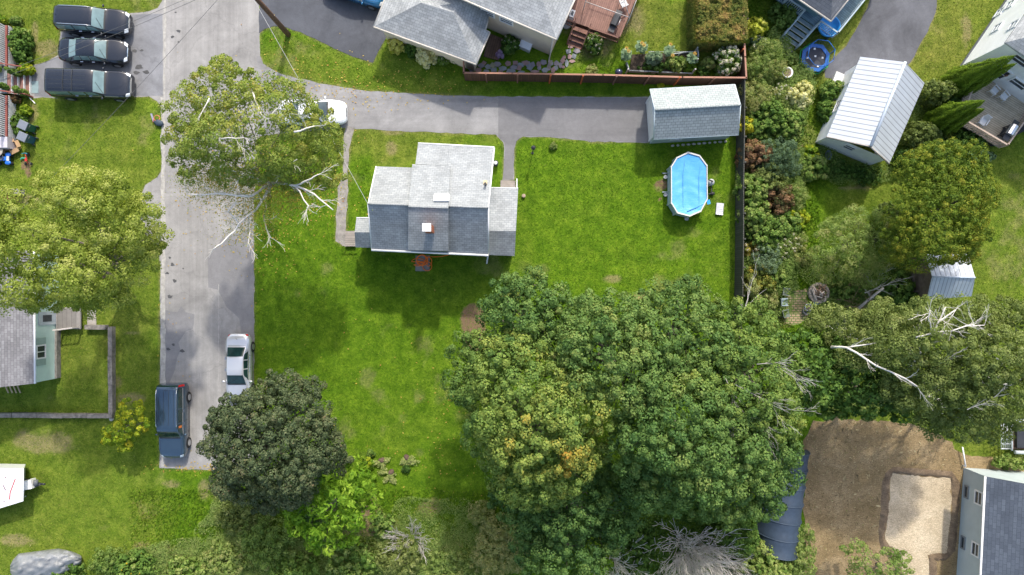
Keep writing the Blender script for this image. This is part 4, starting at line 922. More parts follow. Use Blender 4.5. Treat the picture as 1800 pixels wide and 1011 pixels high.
mb = MB(); mb.prism([G(154,545),G(169,545),G(170,577),G(154,577)], 0, .05); o = mb.build('concrete_walk', concrete); tag(o, 'short pale concrete walk beside the grey plank porch', 'walk')
TIMB = plain('timber_grey', (.20,.18,.155), .95, var=.45, scale=4, bmp=.5)
root = thing('retaining_wall', 'low weathered grey timber wall round the mint house lawn', 'wall', V(200,728)*1.0)
for a, b in (((200,574),(200,727)),((203,729.5),(-60,728)),((155,574.5),(192,574.5)),((103.5,578),(104,664))):
    a, b = V(*a), V(*b); d = b-a; L = d.length; ang = math.atan2(d.y,d.x); n = max(1,int(L/1.6))
    wv = .28 if a.x < V(110,0).x else .3
    for k in range(n):
        p = a.lerp(b,(k+.5)/n); mb = MB(); mb.box((p.x+random.uniform(-.02,.02),p.y+random.uniform(-.02,.02),.22),(L/n-.02,wv*random.uniform(.85,1.05),.44+random.uniform(-.03,.03)),rz=ang+random.uniform(-.02,.02)); mb.build('timber', TIMB, root, bevel=.02)
mb = MB(); c = V(197,736); mb.lathe([(0,.0),(.15,0),(.16,.1),(.1,.18),(0,.2)], (c.x,c.y,0), 10); o = mb.build('boulder', plain('pale_stone',(0,0,0))); tag(o, 'small pale round stone at the corner of the timber wall', 'stone')
mb = MB()
for k in range(4): a = V(12+k*7,684,.2); mb.box((a.x,a.y+.1,.25),(.08,.8,.06),rz=.4)
o = mb.build('wooden_ladder', plain('raw_wood', (.45,.33,.2), .8)); tag(o, 'wooden slats lying below the gable of the mint house', 'wood')

# ---- I. railed porch on the left edge
root = thing('wooden_porch', 'raised porch with red rail, white lattice and wide plank steps at the left edge', 'porch', V(20,150))
zd = .82; LW = plain('white_wood', (.74,.74,.72), .5, var=.06); RR = plain('maroon_wood', (.22,.06,.045), .7, var=.2)
xw = V(12,0,zd).x
for (y0, y1) in ((45,117),(168,240)):
    a, b = V(12,y0,zd), V(12,y1,zd); L = abs(a.y-b.y); ym = (a.y+b.y)/2
    mb = MB(); mb.box((xw-3.05,ym,zd-.05),(6,L,.1)); mb.build('floor', planks('grey_porch_floor', (.12,.115,.115), (.09,.085,.085), (.03,.03,.03), .14,'v'), root)
    n_ = int(L/.14); mb = MB()
    for k in range(n_): mb.box((xw-.08, a.y-(k+.5)*L/n_, zd+.45),(.035,.06,.8))
    mb.build('balustrade', LW, root)
    mb = MB(); mb.box((xw-.08,ym,zd+.9),(.14,L,.06)); mb.build('top_rail', RR, root)
    mb = MB(); mb.box((xw-.02,ym,zd+.02),(.16,L,.08)); mb.build('bottom_rail', RR, root)
    mb = MB(); mb.box((xw+.02,ym,zd*.5-.05),(.03,L,zd-.1)); mb.build('backing', plain('lattice_back', (.42,.44,.45), .8), root)
    mb = MB(); H_ = zd-.08
    for k in range(-6, int(L/.15)+1):
        c0_ = a.y-k*.15; c1_ = c0_-H_; z0, z1 = H_, .04; 
        if c0_ > a.y: z0 = H_-(c0_-a.y); c0_ = a.y
        if c1_ < b.y: z1 = .04+(b.y-c1_); c1_ = b.y
        if z0 > z1+.05: mb.tube([(xw+.055,c0_,z0),(xw+.055,c1_,z1)], .044, 4)
    mb.build('lattice', LW, root)
yc = V(0,144,.5).y
for k in range(4):
    z = zd-.19*(k+1)+.12; x = xw+.29*k; mb = MB(); mb.box((x+.14,yc,z),(.27,1.75,.05)); tr = mb.build('tread', plain('maroon_tread', (.24,.12,.095), .8, var=.2), root)
    mb = MB(); mb.box((x+.285,yc,z-.05),(.035,1.75,.18)); mb.build('riser', LW, tr)
mb = MB(); mb.box((xw-1.3,yc,zd-.05),(2.6,1.75,.1)); mb.build('landing', planks('grey_landing', (.25,.27,.27), (.2,.22,.22), (.06,.06,.06), .14, 'v'), root)
for s_ in (-1,1):
    y_ = yc+s_*.93; mb = MB(); mb.tube([(xw-1.5,y_,zd+.9),(xw,y_,zd+.9),(xw+1.25,y_,.85),(xw+1.25,y_,0)], .05, 4); mb.build('stair_rail', plain('maroon_wood',(0,0,0)), root)
mb = MB(); mb.prism([G(53,143),G(68,143),G(68,164),G(53,164)], 0, .03); o = mb.build('door_mat', plain('mat_teal', (.22,.30,.31), .9)); tag(o, 'teal grey mat on the asphalt below the plank steps', 'mat')
mb = MB(); a = V(12,338); mb.box((a.x,a.y,.3),(2.6,.35,.6)); o = mb.build('retaining_wall', plain('old_wall', (.25,.24,.22), .9)); tag(o, 'short grey wall at the left edge above the yellow green tree', 'wall')
mb = MB(); a = V(8,344); mb.box((a.x-.5,a.y-.3,.5),(3.0,.3,1.0)); o = mb.build('wooden_fence', plain('rust_wood', (.20,.085,.05), .8)); tag(o, 'short rust brown board fence half hidden by the yellow green tree', 'fence')

# ---- J. arched shelter
root = thing('fabric_shelter', 'long blue grey arched fabric shelter half hidden under the maple crowns', 'shelter', V(1375,880))
FAB = plain('tarp_blue', (.038,.058,.088), .6, var=.15, bmp=.15); a = V(1378,786,0); b = V(1356,962,0); d = (b-a).normalized(); s_ = Vector((-d.y,d.x,0)); rr_ = 1.55
if s_.x < 0: s_ = -s_
mb = MB(); L = (b-a).length; nn_ = 24; pr = [(math.cos(t), math.sin(t)) for t in np.linspace(0, math.pi, 15)]
for i in range(nn_):
    for j in range(14):
        sag = lambda i_: 1-.035*abs(math.sin(math.pi*i_/4)); q = []
        for (ii, jj) in ((i,j),(i+1,j),(i+1,j+1),(i,j+1)):
            k = sag(ii); q.append(a+d*(L*ii/nn_)+s_*(pr[jj][0]*rr_*k)+Vector((0,0,pr[jj][1]*2.3*k)))
        mb.face(q, smooth=True)
mb.build('canopy', FAB, root)
for e in (0,L):
    mb = MB(); mb.face([a+d*e+s_*(p[0]*rr_*.98)+Vector((0,0,p[1]*2.26)) for p in pr]); mb.build('end_panel', FAB, root)
for k in (0,4,8,12,16,20,24):
    mb = MB(); mb.tube([a+d*(L*k/nn_)+s_*(p[0]*(rr_+.02))+Vector((0,0,p[1]*2.32)) for p in pr], .03, 5); mb.build('rib', plain('tarp_rib', (.05,.075,.11), .6), root)

# ---- K. bottom right house
root = thing('house', 'grey sided house with dark charcoal roof in the bottom right corner', 'house', V(1750,920))
h = 3.2; c0 = V(1733.4,838,h); cS_ = V(1724,1030,h); e_ = (V(1800,846,h)-c0).normalized(); s_ = (cS_-c0).normalized()
rr = c0+e_*3.2; rr.z = 4.6
mb = MB(); fa = c0+s_*12; mb.slab([c0+e_*.0, fa, fa+e_*3.2+Vector((0,0,1.4)), rr], .12); mb.slab([rr, fa+e_*3.2+Vector((0,0,1.4)), fa+e_*6.4, c0+e_*6.4], .12); mb.build('roof', SH_DARK, root)
mb = MB(); mb.tube([c0+Vector((-.05,0,-.02)), fa+Vector((-.05,0,-.02))], .07, 6); mb.build('gutter', WHITE, root)
q = V(1693.8,822,0); qs = V(1682,997,0); sd_ = (qs-q).normalized(); nWk = Vector((sd_.y,-sd_.x,0)); nWk = nWk if nWk.x < 0 else -nWk
mb = MB(); g = 6.0; q2 = q+Vector((-sd_.y,sd_.x,0)).normalized()*g*(1); 
if q2.x < q.x: q2 = q-Vector((-sd_.y,sd_.x,0)).normalized()*g
lo = lambda p, z: Vector((p.x,p.y,z)); qq = q+sd_*12; qq2 = q2+sd_*12
mb.face([lo(q,0),lo(qq,0),lo(qq,h-.1),lo(q,h-.1)]); mb.face([lo(q2,0),lo(q,0),lo(q,h-.1),lo((q+q2)/2,4.4),lo(q2,h-.1)]); mb.face([lo(qq2,0),lo(q2,0),lo(q2,h-.1),lo(qq2,h-.1)]); mb.build('wall', SD_GREY, root)
for px_, py_ in ((1721,875.5),(1715.5,966)): p = on_wall(px_,py_,q,None,nWk); window(root, p+nWk*.005, sd_, .95, .8, n=nWk)
for px_, py_ in ((1693,862),(1686.5,950)): p = on_wall(px_,py_,q,None,nWk); p.z = .5; window(root, p+nWk*.005, sd_, .9, .45, n=nWk, bars=0, frame=plain('grey_frame2', (.2,.22,.23), .5))
mb = MB(); c = V(1692.5,818,.0); mb.tube([(c.x,c.y,.0),(c.x,c.y,.3)], .05, 6); mb.tube([(c.x,c.y,.3), V(1692,786,.35)], .05, 6); o = mb.build('white_pole', WHITE); tag(o, 'thin white pole beside the corner of the dark roofed house', 'pole')
# ---------------------------------------------------------------- vehicles
CARGLASS = plain('car_glass', (0.05,0.075,0.08), 0.05, var=0.3, scale=1.5, spec=0.9)
TYRE = plain('tyre_rubber', (0.02,0.02,0.02), .85); RIM = plain('alloy_rim', (.55,.56,.57), .3, metal=.8)
CHROME = plain('chrome', (.75,.76,.78), .12, metal=1.0, var=.03); LAMPG = plain('headlamp', (.75,.78,.8), .08, var=.05); REDL = plain('tail_lamp', (.5,.01,.01), .15)
def paint(name, c, rough=.22, metal=.3): return plain(name, c, rough, metal=metal, var=.04, scale=1.0, coat=.8)
STY = {
 # x(-.5 rear .. .5 front), half width, sill, belt, top, roof half width fraction
 'sedan': [(-.5,.60,.36,.68,.78,.66),(-.488,.76,.28,.74,.86,.76),(-.45,.90,.22,.80,.95,.80),(-.41,.97,.2,.82,.98,.80),(-.36,1,.2,.84,1.0,.80),(-.315,1,.2,.85,1.03,.76),(-.17,1,.2,.86,1.33,.66),(-.1,1,.2,.86,1.38,.66),(.02,1,.2,.86,1.39,.67),(.09,1,.2,.85,1.35,.66),(.24,1,.2,.83,.97,.80),(.29,1,.2,.81,.94,.84),(.36,.985,.2,.77,.89,.82),(.41,.94,.2,.73,.84,.80),(.455,.85,.22,.66,.76,.76),(.488,.70,.26,.58,.68,.68),(.5,.52,.32,.52,.58,.56)],
 'suv': [(-.5,.76,.42,.80,.86,.76),(-.492,.86,.34,.95,1.25,.74),(-.47,.94,.28,1.0,1.52,.74),(-.42,1,.25,1.0,1.60,.75),(-.3,1,.25,1.0,1.64,.76),(-.05,1,.25,.99,1.66,.77),(.07,1,.25,.98,1.61,.75),(.2,1,.25,.96,1.10,.82),(.24,1,.25,.95,1.06,.86),(.36,.99,.25,.90,1.02,.84),(.41,.95,.26,.86,.98,.80),(.45,.88,.26,.80,.92,.78),(.478,.78,.3,.72,.84,.74),(.495,.64,.34,.62,.74,.68),(.5,.55,.38,.56,.62,.6)],
 'boxy': [(-.5,.9,.42,.9,1.0,.82),(-.494,.96,.34,1.02,1.5,.82),(-.48,.98,.28,1.05,1.68,.83),(-.44,1,.25,1.05,1.74,.84),(-.2,1,.25,1.05,1.76,.84),(.04,1,.25,1.05,1.74,.84),(.11,1,.25,1.03,1.68,.82),(.215,1,.25,1.02,1.16,.86),(.25,1,.25,1.02,1.12,.9),(.38,.99,.25,.98,1.08,.9),(.44,.95,.26,.92,1.02,.88),(.478,.87,.3,.82,.94,.84),(.496,.78,.34,.68,.8,.8),(.5,.72,.38,.6,.7,.76)],
}
def car(name, label, cat, c, heading, L, Wd, style, pm, H=1.0, glass=CARGLASS, roofmat=None, rails=None, slots=0, sunroof=False, trim=None, extras=None, tail=True):
    t = thing(name, label, cat, (c[0], c[1], 0.02), heading)
    st = STY[style]; xs_ = np.array([s[0] for s in st])*L; A = np.array([[s[1],s[2],s[3]*H,s[4]*H,s[5]] for s in st])
    n = 72; fx = np.linspace(-.5, .5, n)*L; fx = np.sort(np.concatenate([fx, [-.498*L,-.494*L,.494*L,.498*L]])); n = len(fx)
    Pm = np.stack([np.interp(fx, xs_, A[:, k]) for k in range(5)], 1)
    ker = np.array([1,2,3,2,1])/9.; Ps = Pm.copy()
    for k in range(5): pad = np.pad(Pm[:, k], 2, mode='edge'); Ps[:, k] = np.convolve(pad, ker, 'valid')
    hw = Wd/2
    def section(i):
        w_, zb, zl, zt, rw = Ps[i]; w_ = w_*hw; rw = rw*w_; dz = zt-zl
        return [(w_*.90,zb),(w_*.985,zb+.10),(w_*1.0,zb+(zl-zb)*.5),(w_*1.0,zb+(zl-zb)*.8),(w_*.965,zl),(w_*.93,zl+.02),
                (rw+(w_*.93-rw)*.12,zt-dz*.16),(rw*.97,zt-dz*.05),(rw*.86,zt),(rw*.45,zt+.022),(0,zt+.03)]
    S_ = [section(i) for i in range(n)]; m_ = len(S_[0])
    def pt(i, j):  # j in 0..2m-2 across right->left
        if j < m_: y, z = S_[i][j]; return Vector((fx[i], -y, z))
        y, z = S_[i][2*m_-2-j]; return Vector((fx[i], y, z))
    J = 2*m_-1; mb = MB()
    for i in range(n-1):
        for j in range(J-1): mb.face([pt(i,j), pt(i,j+1), pt(i+1,j+1), pt(i+1,j)][::-1], smooth=True)
    mb.face([pt(0,j) for j in range(J)], smooth=True); mb.face([pt(n-1,j) for j in range(J)][::-1])
    mb.face([pt(i,0) for i in range(n)]+[pt(i,J-1) for i in reversed(range(n))])
    mb.build('body', pm, t, local=True)
    def S(fr, v):   # continuous surface sample: fr = x/L, v = 0..J-1
        x = fr*L; i = int(np.clip(np.searchsorted(fx, x)-1, 0, n-2)); a = (x-fx[i])/(fx[i+1]-fx[i]); j = int(min(max(v,0), J-1.001)); b = v-j
        return (pt(i,j)*(1-a)+pt(i+1,j)*a)*(1-b)+(pt(i,j+1)*(1-a)+pt(i+1,j+1)*a)*b
    def patch(mb, f0, f1, v0, v1, off=.012, nu=6, nv=6, f0b=None, f1b=None):
        """f range at v0 and (b) at v1"""
        f0b = f0 if f0b is None else f0b; f1b = f1 if f1b is None else f1b; g = []
        for a in range(nu+1):
            row = []
            for b in range(nv+1):
                k = b/nv; fr = (f0*(1-k)+f0b*k)+((f1*(1-k)+f1b*k)-(f0*(1-k)+f0b*k))*a/nu; v = v0+(v1-v0)*k
                p = S(fr, v); e = .004; pu = S(min(fr+e,.499), v)-S(max(fr-e,-.499), v); pv = S(fr, min(v+.1,J-1.01))-S(fr, max(v-.1,0))
                nn = pv.cross(pu)
                if nn.length < 1e-9: nn = Vector((0,0,1))
                nn.normalize()
                cc = Vector((p.x*.6, 0, .5))
                if nn.dot(p-cc) < 0: nn = -nn
                row.append(p+nn*off)
            g.append(row)
        for a in range(nu):
            for b in range(nv):
                mb.face([g[a][b], g[a+1][b], g[a+1][b+1], g[a][b+1]], smooth=True)
    mid = m_-1
    fr = {'sedan':(.095,.232,-.305,-.175), 'suv':(.075,.196,None,None), 'boxy':(.115,.212,None,None)}[style]
    mb = MB(); patch(mb, fr[0], fr[1], 7.3, J-1-7.3, nv=14, nu=8); mb.build('windshield', glass, t, local=True)
    mb = MB(); patch(mb, fr[1]-.006, fr[1]+.012, 7.5, J-1-7.5, .016, nv=14, nu=2); mb.build('cowl', plain('cowl_black',(.02,.02,.02),.6), t, local=True)
    mb = MB()
    if style == 'sedan': patch(mb, fr[2], fr[3], 7.2, J-1-7.2, nv=12, nu=6)
    else: patch(mb, -.488, -.472, 6.2, J-1-6.2, nv=12, nu=4)
    mb.build('rear_window', glass, t, local=True)
    segs = {'sedan':[(.015,.085,.17,.0),(-.115,.0,-.0,-.0),(-.20,-.13,0,0)], 'suv':[(.0,.07,.15,.0),(-.19,-.015,0,0),(-.44,-.21,0,0)], 'boxy':[(.02,.10,.18,0),(-.17,.0,0,0),(-.45,-.19,0,0)]}[style]
    for side in (0,1):
        for q, (f0, f1, fb, _) in enumerate(segs):
            mb = MB(); v0, v1 = 6.4, 5.25
            f1low = fb if fb else f1; f0low = f0-(.05 if (style == 'sedan' and q == 2) else 0)
            if side: v0, v1 = J-1-v0, J-1-v1
            patch(mb, f0, f1, v0, v1, .010, f0b=f0low, f1b=f1low, nu=5, nv=3); mb.build('side_window', glass, t, local=True)
        v = 5.1 if not side else J-1-5.1; mb = MB(); patch(mb, segs[2][0], fr[1]-.03, v-.06, v+.06, .014, nu=14, nv=1); mb.build('window_trim', trim or CHROME, t, local=True)
    # lamps
    for side in (0,1):
        a0, a1 = (4.2, 7.9); 
        if side: a0, a1 = J-1-a0, J-1-a1
        mb = MB(); patch(mb, .445, .487, a0, a1, .010, nu=4, nv=8, f0b=.458, f1b=.492); mb.build('headlight', LAMPG, t, local=True)
        b0, b1 = (3.2, 5.6) if style == 'sedan' else (3.4, 6.6)
        if side: b0, b1 = J-1-b0, J-1-b1
        mb = MB(); patch(mb, -.492, -.468, b0, b1, .010, nu=4, nv=6); mb.build('tail_light', REDL, t, local=True)
    mb = MB(); patch(mb, .49, .499, 7.6, J-1-7.6, .012, nu=3, nv=8); mb.build('grille', CHROME, t, local=True)
    # door seams, hood seams
    mb = MB(); dk = plain('seam', (.01,.01,.01), .6)
    for side in (0,1):
        for f_ in (.15, -.005, -.18):
            v0, v1 = 1.0, 5.0
            if side: v0, v1 = J-1-v0, J-1-v1
            patch(mb, f_-.0012, f_+.0012, v0, v1, .006, nu=1, nv=6); mb.build('panel_gap', dk, t, local=True); mb = MB()
        v0, v1 = (7.6, 7.75) if not side else (J-1-7.6, J-1-7.75)
        patch(mb, .245, .47, v0, v1, .006, nu=8, nv=1); mb.build('panel_gap', dk, t, local=True); mb = MB()
    patch(mb, .465, .468, 7.8, J-1-7.8, .006, nu=1, nv=8)
    mb.build('panel_gap', dk, t, local=True); mb = MB()
    if style == 'sedan': patch(mb, -.335, -.332, 7.4, J-1-7.4, .006, nu=1, nv=8)
    if mb.f: mb.build('panel_gap', dk, t, local=True)
    for q_ in (-.28,.12):
        mb = MB(); p0_, p1_ = S(fr[1]-.004, mid+q_*12), S(fr[1]-.075, mid+q_*12+3.2); mb.tube([p0_+Vector((0,0,.03)), p1_+Vector((0,0,.03))], .014, 4); mb.build('wiper', dk, t, local=True)
    for side in (-1,1):
        x_ = fr[1]*L-.12*L*.3; z_ = (.86 if style == 'sedan' else 1.03)*H+.04
        mb = MB(); mb.blob((x_, side*(hw+.08), z_), (.07,.12,.075), 10, 6); mb.build('mirror', pm, t, local=True)
        for f_ in (.03,-.14):
            mb = MB(); p = S(f_, 4.3 if side < 0 else J-1-4.3); mb.box((p.x,p.y+side*.02,p.z),(.2,.03,.03)); mb.build('door_handle', pm if trim else CHROME, t, local=True)
        for fx_ in (.315, -.30):
            wh = MB(); wx = fx_*L; yo = side*(hw+.012); rr = .335
            wh.tube([(wx, yo-side*.2, rr), (wx, yo, rr)], rr*1.1, 28); arch = wh.build('wheel', plain('wheel_arch', (.012,.012,.012), .9), t, local=True)
            wh = MB(); wh.tube([(wx, yo-side*.2, rr-.01), (wx, yo+side*.012, rr-.01), (wx, yo+side*.028, rr-.01)], [rr,rr,rr*.93], 28); wh.build('tyre', TYRE, arch, local=True)
            wh = MB(); wh.tube([(wx, yo, rr-.01), (wx, yo+side*.036, rr-.01)], rr*.64, 20)
            rm = wh.build('rim', RIM, arch, local=True)
    if rails:
        for side in (-1,1):
            mb = MB(); path = [S(f_, 7.5 if side < 0 else J-1-7.5)+Vector((0,0,.06 if -.42 < f_ < .05 else .0)) for f_ in np.linspace(-.44,.07,9)]; mb.tube(path, .022, 6); mb.build('roof_rail', rails, t, local=True)
    if slots:
        mb = MB()
        for k in range(slots):
            v = 8.0+(J-1-16.0)*(k+.5)/slots; patch(mb, -.44, .03, v-.04, v+.04, .004, nu=10, nv=1)
        mb.build('roof_groove', plain('groove', (.02,.025,.03), .5), t, local=True)
    if sunroof:
        mb = MB(); patch(mb, -.09, .03, 8.6, J-1-8.6, .008, nu=3, nv=6); mb.build('sunroof', glass, t, local=True)
    if extras: extras(t, S, patch, J, L, hw)
    mb = MB(); p = S(-.42, mid); mb.tube([p, p+Vector((-.1,0,.14))], .014, 5); mb.build('antenna', BLK, t, local=True)
    return t
BP = paint('black_paint', (.012,.015,.022), .16, .1); GLT = plain('pale_glass', (.16,.24,.24), .05, var=.25, scale=1.5, spec=.9)
def crossbars(t, S, patch, J, L, hw):
    for f_ in (-.24,-.13):
        mb = MB(); patch(mb, f_-.005, f_+.005, 7.6, J-1-7.6, .03, nu=1, nv=10); mb.build('roof_rack', BLK, t, local=True)
car('parked_car', 'black sport utility car parked uppermost in the row of three black vehicles', 'car', (-28.95,18.45), R(-3.5), 4.95, 1.78, 'suv', BP, glass=GLT, rails=CHROME, slots=0)
car('parked_car', 'black sedan parked in the middle of the row of three black vehicles', 'car', (-29.0,16.4), R(-2), 4.75, 1.72, 'sedan', BP, glass=GLT)
car('parked_car', 'black boxy sport utility car with ribbed roof, lowest of the three black vehicles', 'car', (-29.1,14.05), R(-1.5), 5.55, 1.88, 'boxy', BP, glass=GLT, slots=5, extras=crossbars)
car('parked_car', 'white sedan parked on the driveway under the birch crown', 'car', (-13.8,12.15), R(0), 4.65, 1.74, 'sedan', paint('white_paint', (.72,.74,.75), .25, 0))
car('parked_car', 'blue hatchback on the sealed driveway, cut off by the top edge', 'car', tuple(V(628,-14,0).xy), R(-17), 4.4, 1.76, 'sedan', paint('blue_paint', (.02,.14,.30), .2, .3), glass=GLT)
car('parked_car', 'silver white sedan parked facing the round dark maple', 'car', (-18.95,-5.55), R(-90), 4.7, 1.72, 'sedan', paint('silver_paint', (.62,.63,.64), .2, .45), glass=plain('green_glass', (.012,.035,.034), .06, var=.4, spec=.5))
def orange(t, S, patch, J, L, hw):
    p = S(.0, 5.8); mb = MB(); mb.box((p.x,p.y+.1,p.z-.02),(.28,.25,.12)); 
    mb2 = MB(); patch(mb2, .045, .075, 5.35, 5.95, .014, nu=3, nv=3); patch(mb2, .045, .075, J-1-5.35, J-1-5.95, .014, nu=3, nv=3); mb2.build('orange_item', plain('orange_item', (.7,.18,.03), .6), t, local=True)
car('parked_car', 'dark blue boxy sport utility car with silver roof rails beside the lawn edge', 'car', (-23.45,-9.2), R(-90), 5.15, 1.80, 'boxy', plain('steel_blue_paint', (.05,.088,.13), .25, metal=.5, var=.03, coat=.8), glass=plain('green_glass',(0,0,0)), rails=CHROME, slots=4, H=.98, extras=orange)
# travel trailer
t = thing('travel_trailer', 'white travel trailer with red swoosh mark and black hitch at the left edge', 'trailer', V(10,857))
z = 1.5; a, b, c, d = V(42,823.5,z), V(41,881,z), V(-60,912,z), V(-60,822,z)
mb = MB(); lo = lambda p, zz: Vector((p.x,p.y,zz)); rk = Vector((-.7,0,0)); mb.hexa([lo(c,.35),lo(b+rk,.35),lo(a+rk,.35),lo(d,.35),c,b,a,d]); mb.build('body', paint('trailer_white', (.78,.79,.79), .3, 0), t, bevel=.09)
mb = MB(); 
def ribb(pts_, w0): 
    for p, q in zip(pts_, pts_[1:]): mb.tube([V(p[0],p[1],z+.004), V(q[0],q[1],z+.004)], w0, 4)
ribb([(27,842),(22,855),(18,866),(17,878)], .035); mb.build('red_mark', plain('red_mark', (.45,.02,.03), .4), t)
mb = MB(); ribb([(9,838),(11,841)], .03); ribb([(6,853),(8,858),(10,862)], .03); ribb([(8,881),(6,883)], .03); mb.build('dark_mark', plain('dark_mark', (.15,.05,.08), .4), t)
mb = MB(); mb.hexa([V(*p) for p in ((40,847,2.5),(54,842,1.6),(54,856,1.6),(40,862,2.5),(40,847,2.58),(54,842,1.68),(54,856,1.68),(40,862,2.58))]) ; 
mb = MB(); e = V(47,853,.9); mb.box((e.x,e.y,.62),(.6,.62,.55),rz=.2); mb.build('front_box', WHITE, t, bevel=.04)
mb = MB(); tip = V(73,851,.6); mb.tube([V(30,838,.4), tip], .07, 5); mb.tube([V(30,866,.4), tip], .07, 5); mb.tube([tip, tip+Vector((.25,0,.02))], .07, 6); mb.build('hitch', BLK, t)
mb = MB(); g = V(62,849,.8); mb.tube([(g.x,g.y-.18,.75),(g.x,g.y+.18,.75)], .15, 12); mb.build('gas_tank', DGREY, t)
mb = MB(); g = V(43,872,0); mb.tube([(g.x+.1,g.y,.0),(g.x+.1,g.y,.5)], .05, 6); mb.build('jack', WHITE, t)
# utility trailer on the right
t = thing('utility_trailer', 'pale framed trailer with open mesh ramp and black bed below the birches', 'trailer', V(1795,765))
z = 1.0; zz = lambda x, y, h=1.0: V(x,y,h)
mb = MB(); mb.tube([zz(1784,740),zz(1840,740)], .13, 6); mb.tube([zz(1784,795),zz(1840,797)], .13, 6); mb.tube([zz(1779,742),zz(1779,792)], .06, 6); mb.build('side_rail', plain('pale_metal', (.6,.63,.64), .4, metal=.4), t)
mb = MB(); a, b = zz(1780,744,.6), zz(1840,790,.6); mb.box(((a.x+b.x)/2,(a.y+b.y)/2,.55),(abs(b.x-a.x),abs(b.y-a.y),.08)); mb.build('bed', planks('brown_planks',(0,0,0),(0,0,0),(0,0,0)) if False else MATS['brown_planks'], t)
mb = MB(); a, b = zz(1787,748,.8), zz(1840,787,.8); mb.box(((a.x+b.x)/2,(a.y+b.y)/2,.72),(abs(b.x-a.x),abs(b.y-a.y),.26)); mb.build('cargo', BLK, t, bevel=.03)
mb = MB()
for k in range(6): y = 746+k*8.6; mb.tube([zz(1760,y,1.35),zz(1777,y,.7)], .035, 5)
for k in range(6): x = 1760+k*3.4; h_ = 1.35-k*.13; mb.tube([zz(x,745,h_),zz(x,790,h_)], .025, 5)
mb.build('mesh_ramp', plain('pale_metal',(0,0,0)), t)
for sy in (738,799):
    mb = MB(); w_ = V(1822,sy,.33); mb.tube([(w_.x,w_.y-.1,.33),(w_.x,w_.y+.1,.33)], .33, 20); mb.build('wheel', TYRE, t)
# tarpaulin covered vehicle
t = thing('covered_boat', 'long shape under a silver grey tarpaulin at the bottom left corner', 'covered boat', V(70,995))
TARP = plain('silver_tarp', (.21,.22,.225), .45, var=.2, scale=2.0, bmp=.3); mb = MB(); nu, nv = 34, 20; g = []
for i in range(nu+1):
    row = []; x = 18+i*(125/nu)
    for j in range(nv+1):
        v = j/nv*2-1; prof = math.sqrt(max(0,1-v*v)); endf = min(1, (i+.3)/4.5)**.5*min(1, (nu-i+.8)/12)**.5
        w_ = 25*endf; y = 1000-(i/nu)*16+v*w_; h = .05+1.25*endf*prof**.7+.9*abs(float(fbm(np.array([i*.22]),np.array([j*.22]),1.0,5,4)[0])-.5)+.35*abs(float(fbm(np.array([i*.5+j*.3]),np.array([j*.12]),1.0,8,3)[0])-.5); row.append(V(x,y,h if 0 < j < nv else 0.0))
    g.append(row)
for i in range(nu):
    for j in range(nv): mb.face([g[i][j], g[i][j+1], g[i+1][j+1], g[i+1][j]][::-1], smooth=True)
mb.build('tarpaulin', TARP, t)
# ---------------------------------------------------------------- trees and shrubs
def sph(n):
    v = rng.normal(size=(n, 3)); return v/np.linalg.norm(v, axis=1)[:, None]
def leaves(centres, nrm, size, tint, aspect=0.75, sizej=0.35):
    """diamond leaves facing nrm"""
    n = len(centres); a = sph(n); u = np.cross(nrm, a); u /= np.linalg.norm(u, axis=1)[:, None]+1e-9; w_ = np.cross(nrm, u)
    s = (size*(1+rng.uniform(-sizej, sizej, n)))[:, None]
    v = np.empty((n, 4, 3)); v[:, 0] = centres-u*s*.5; v[:, 1] = centres-w_*s*.5*aspect+nrm*s*.06; v[:, 2] = centres+u*s*.5; v[:, 3] = centres+w_*s*.5*aspect+nrm*s*.06
    return v.reshape(-1, 3), np.repeat(np.clip(tint, 0, 1), 1)
def lobe_surface(lobes, spacing, low=-0.25, rough=0.13, seed=0):
    """lobes: (x,y,z,rx,ry,rz).  returns points on the outer surface of their union and outward normals"""
    P, Nn, Li = [], [], []
    for li, (x, y, z, rx, ry, rz) in enumerate(lobes):
        area = 2.6*math.pi*((rx*ry+rx*rz+ry*rz)/3)*1.1; n = int(area/spacing**2*1.7)+4
        d = sph(n); d = d[d[:, 2] > low]
        k = 1+rough*(fbm(d[:, 0]*3+li*7, d[:, 1]*3+d[:, 2]*2, 0.9, 40+li+seed, 3)-0.5)*2
        p = np.array([x, y, z])+d*np.array([rx, ry, rz])*k[:, None]; nn = d/np.array([rx, ry, rz]); nn /= np.linalg.norm(nn, axis=1)[:, None]
        keep = np.ones(len(p), bool)
        for lj, (x2, y2, z2, a2, b2, c2) in enumerate(lobes):
            if lj == li: continue
            q = (p-np.array([x2, y2, z2]))/np.array([a2, b2, c2]); keep &= (q**2).sum(1) > 0.86
        P.append(p[keep]); Nn.append(nn[keep]); Li.append(np.full(keep.sum(), li))
    P = np.concatenate(P); Nn = np.concatenate(Nn); Li = np.concatenate(Li)
    # thin out to roughly even spacing
    order = rng.permutation(len(P)); used = {}; out = []; c = spacing
    for i in order:
        key = tuple(np.floor(P[i]/c).astype(int)); ok = True
        for dx in (-1,0,1):
            for dy in (-1,0,1):
                for dz in (-1,0,1):
                    for j in used.get((key[0]+dx, key[1]+dy, key[2]+dz), ()):
                        if ((P[i]-P[j])**2).sum() < (c*0.8)**2: ok = False; break
                    if not ok: break
                if not ok: break
            if not ok: break
        if ok: used.setdefault(key, []).append(i); out.append(i)
    out = np.array(out); return P[out], Nn[out], Li[out]
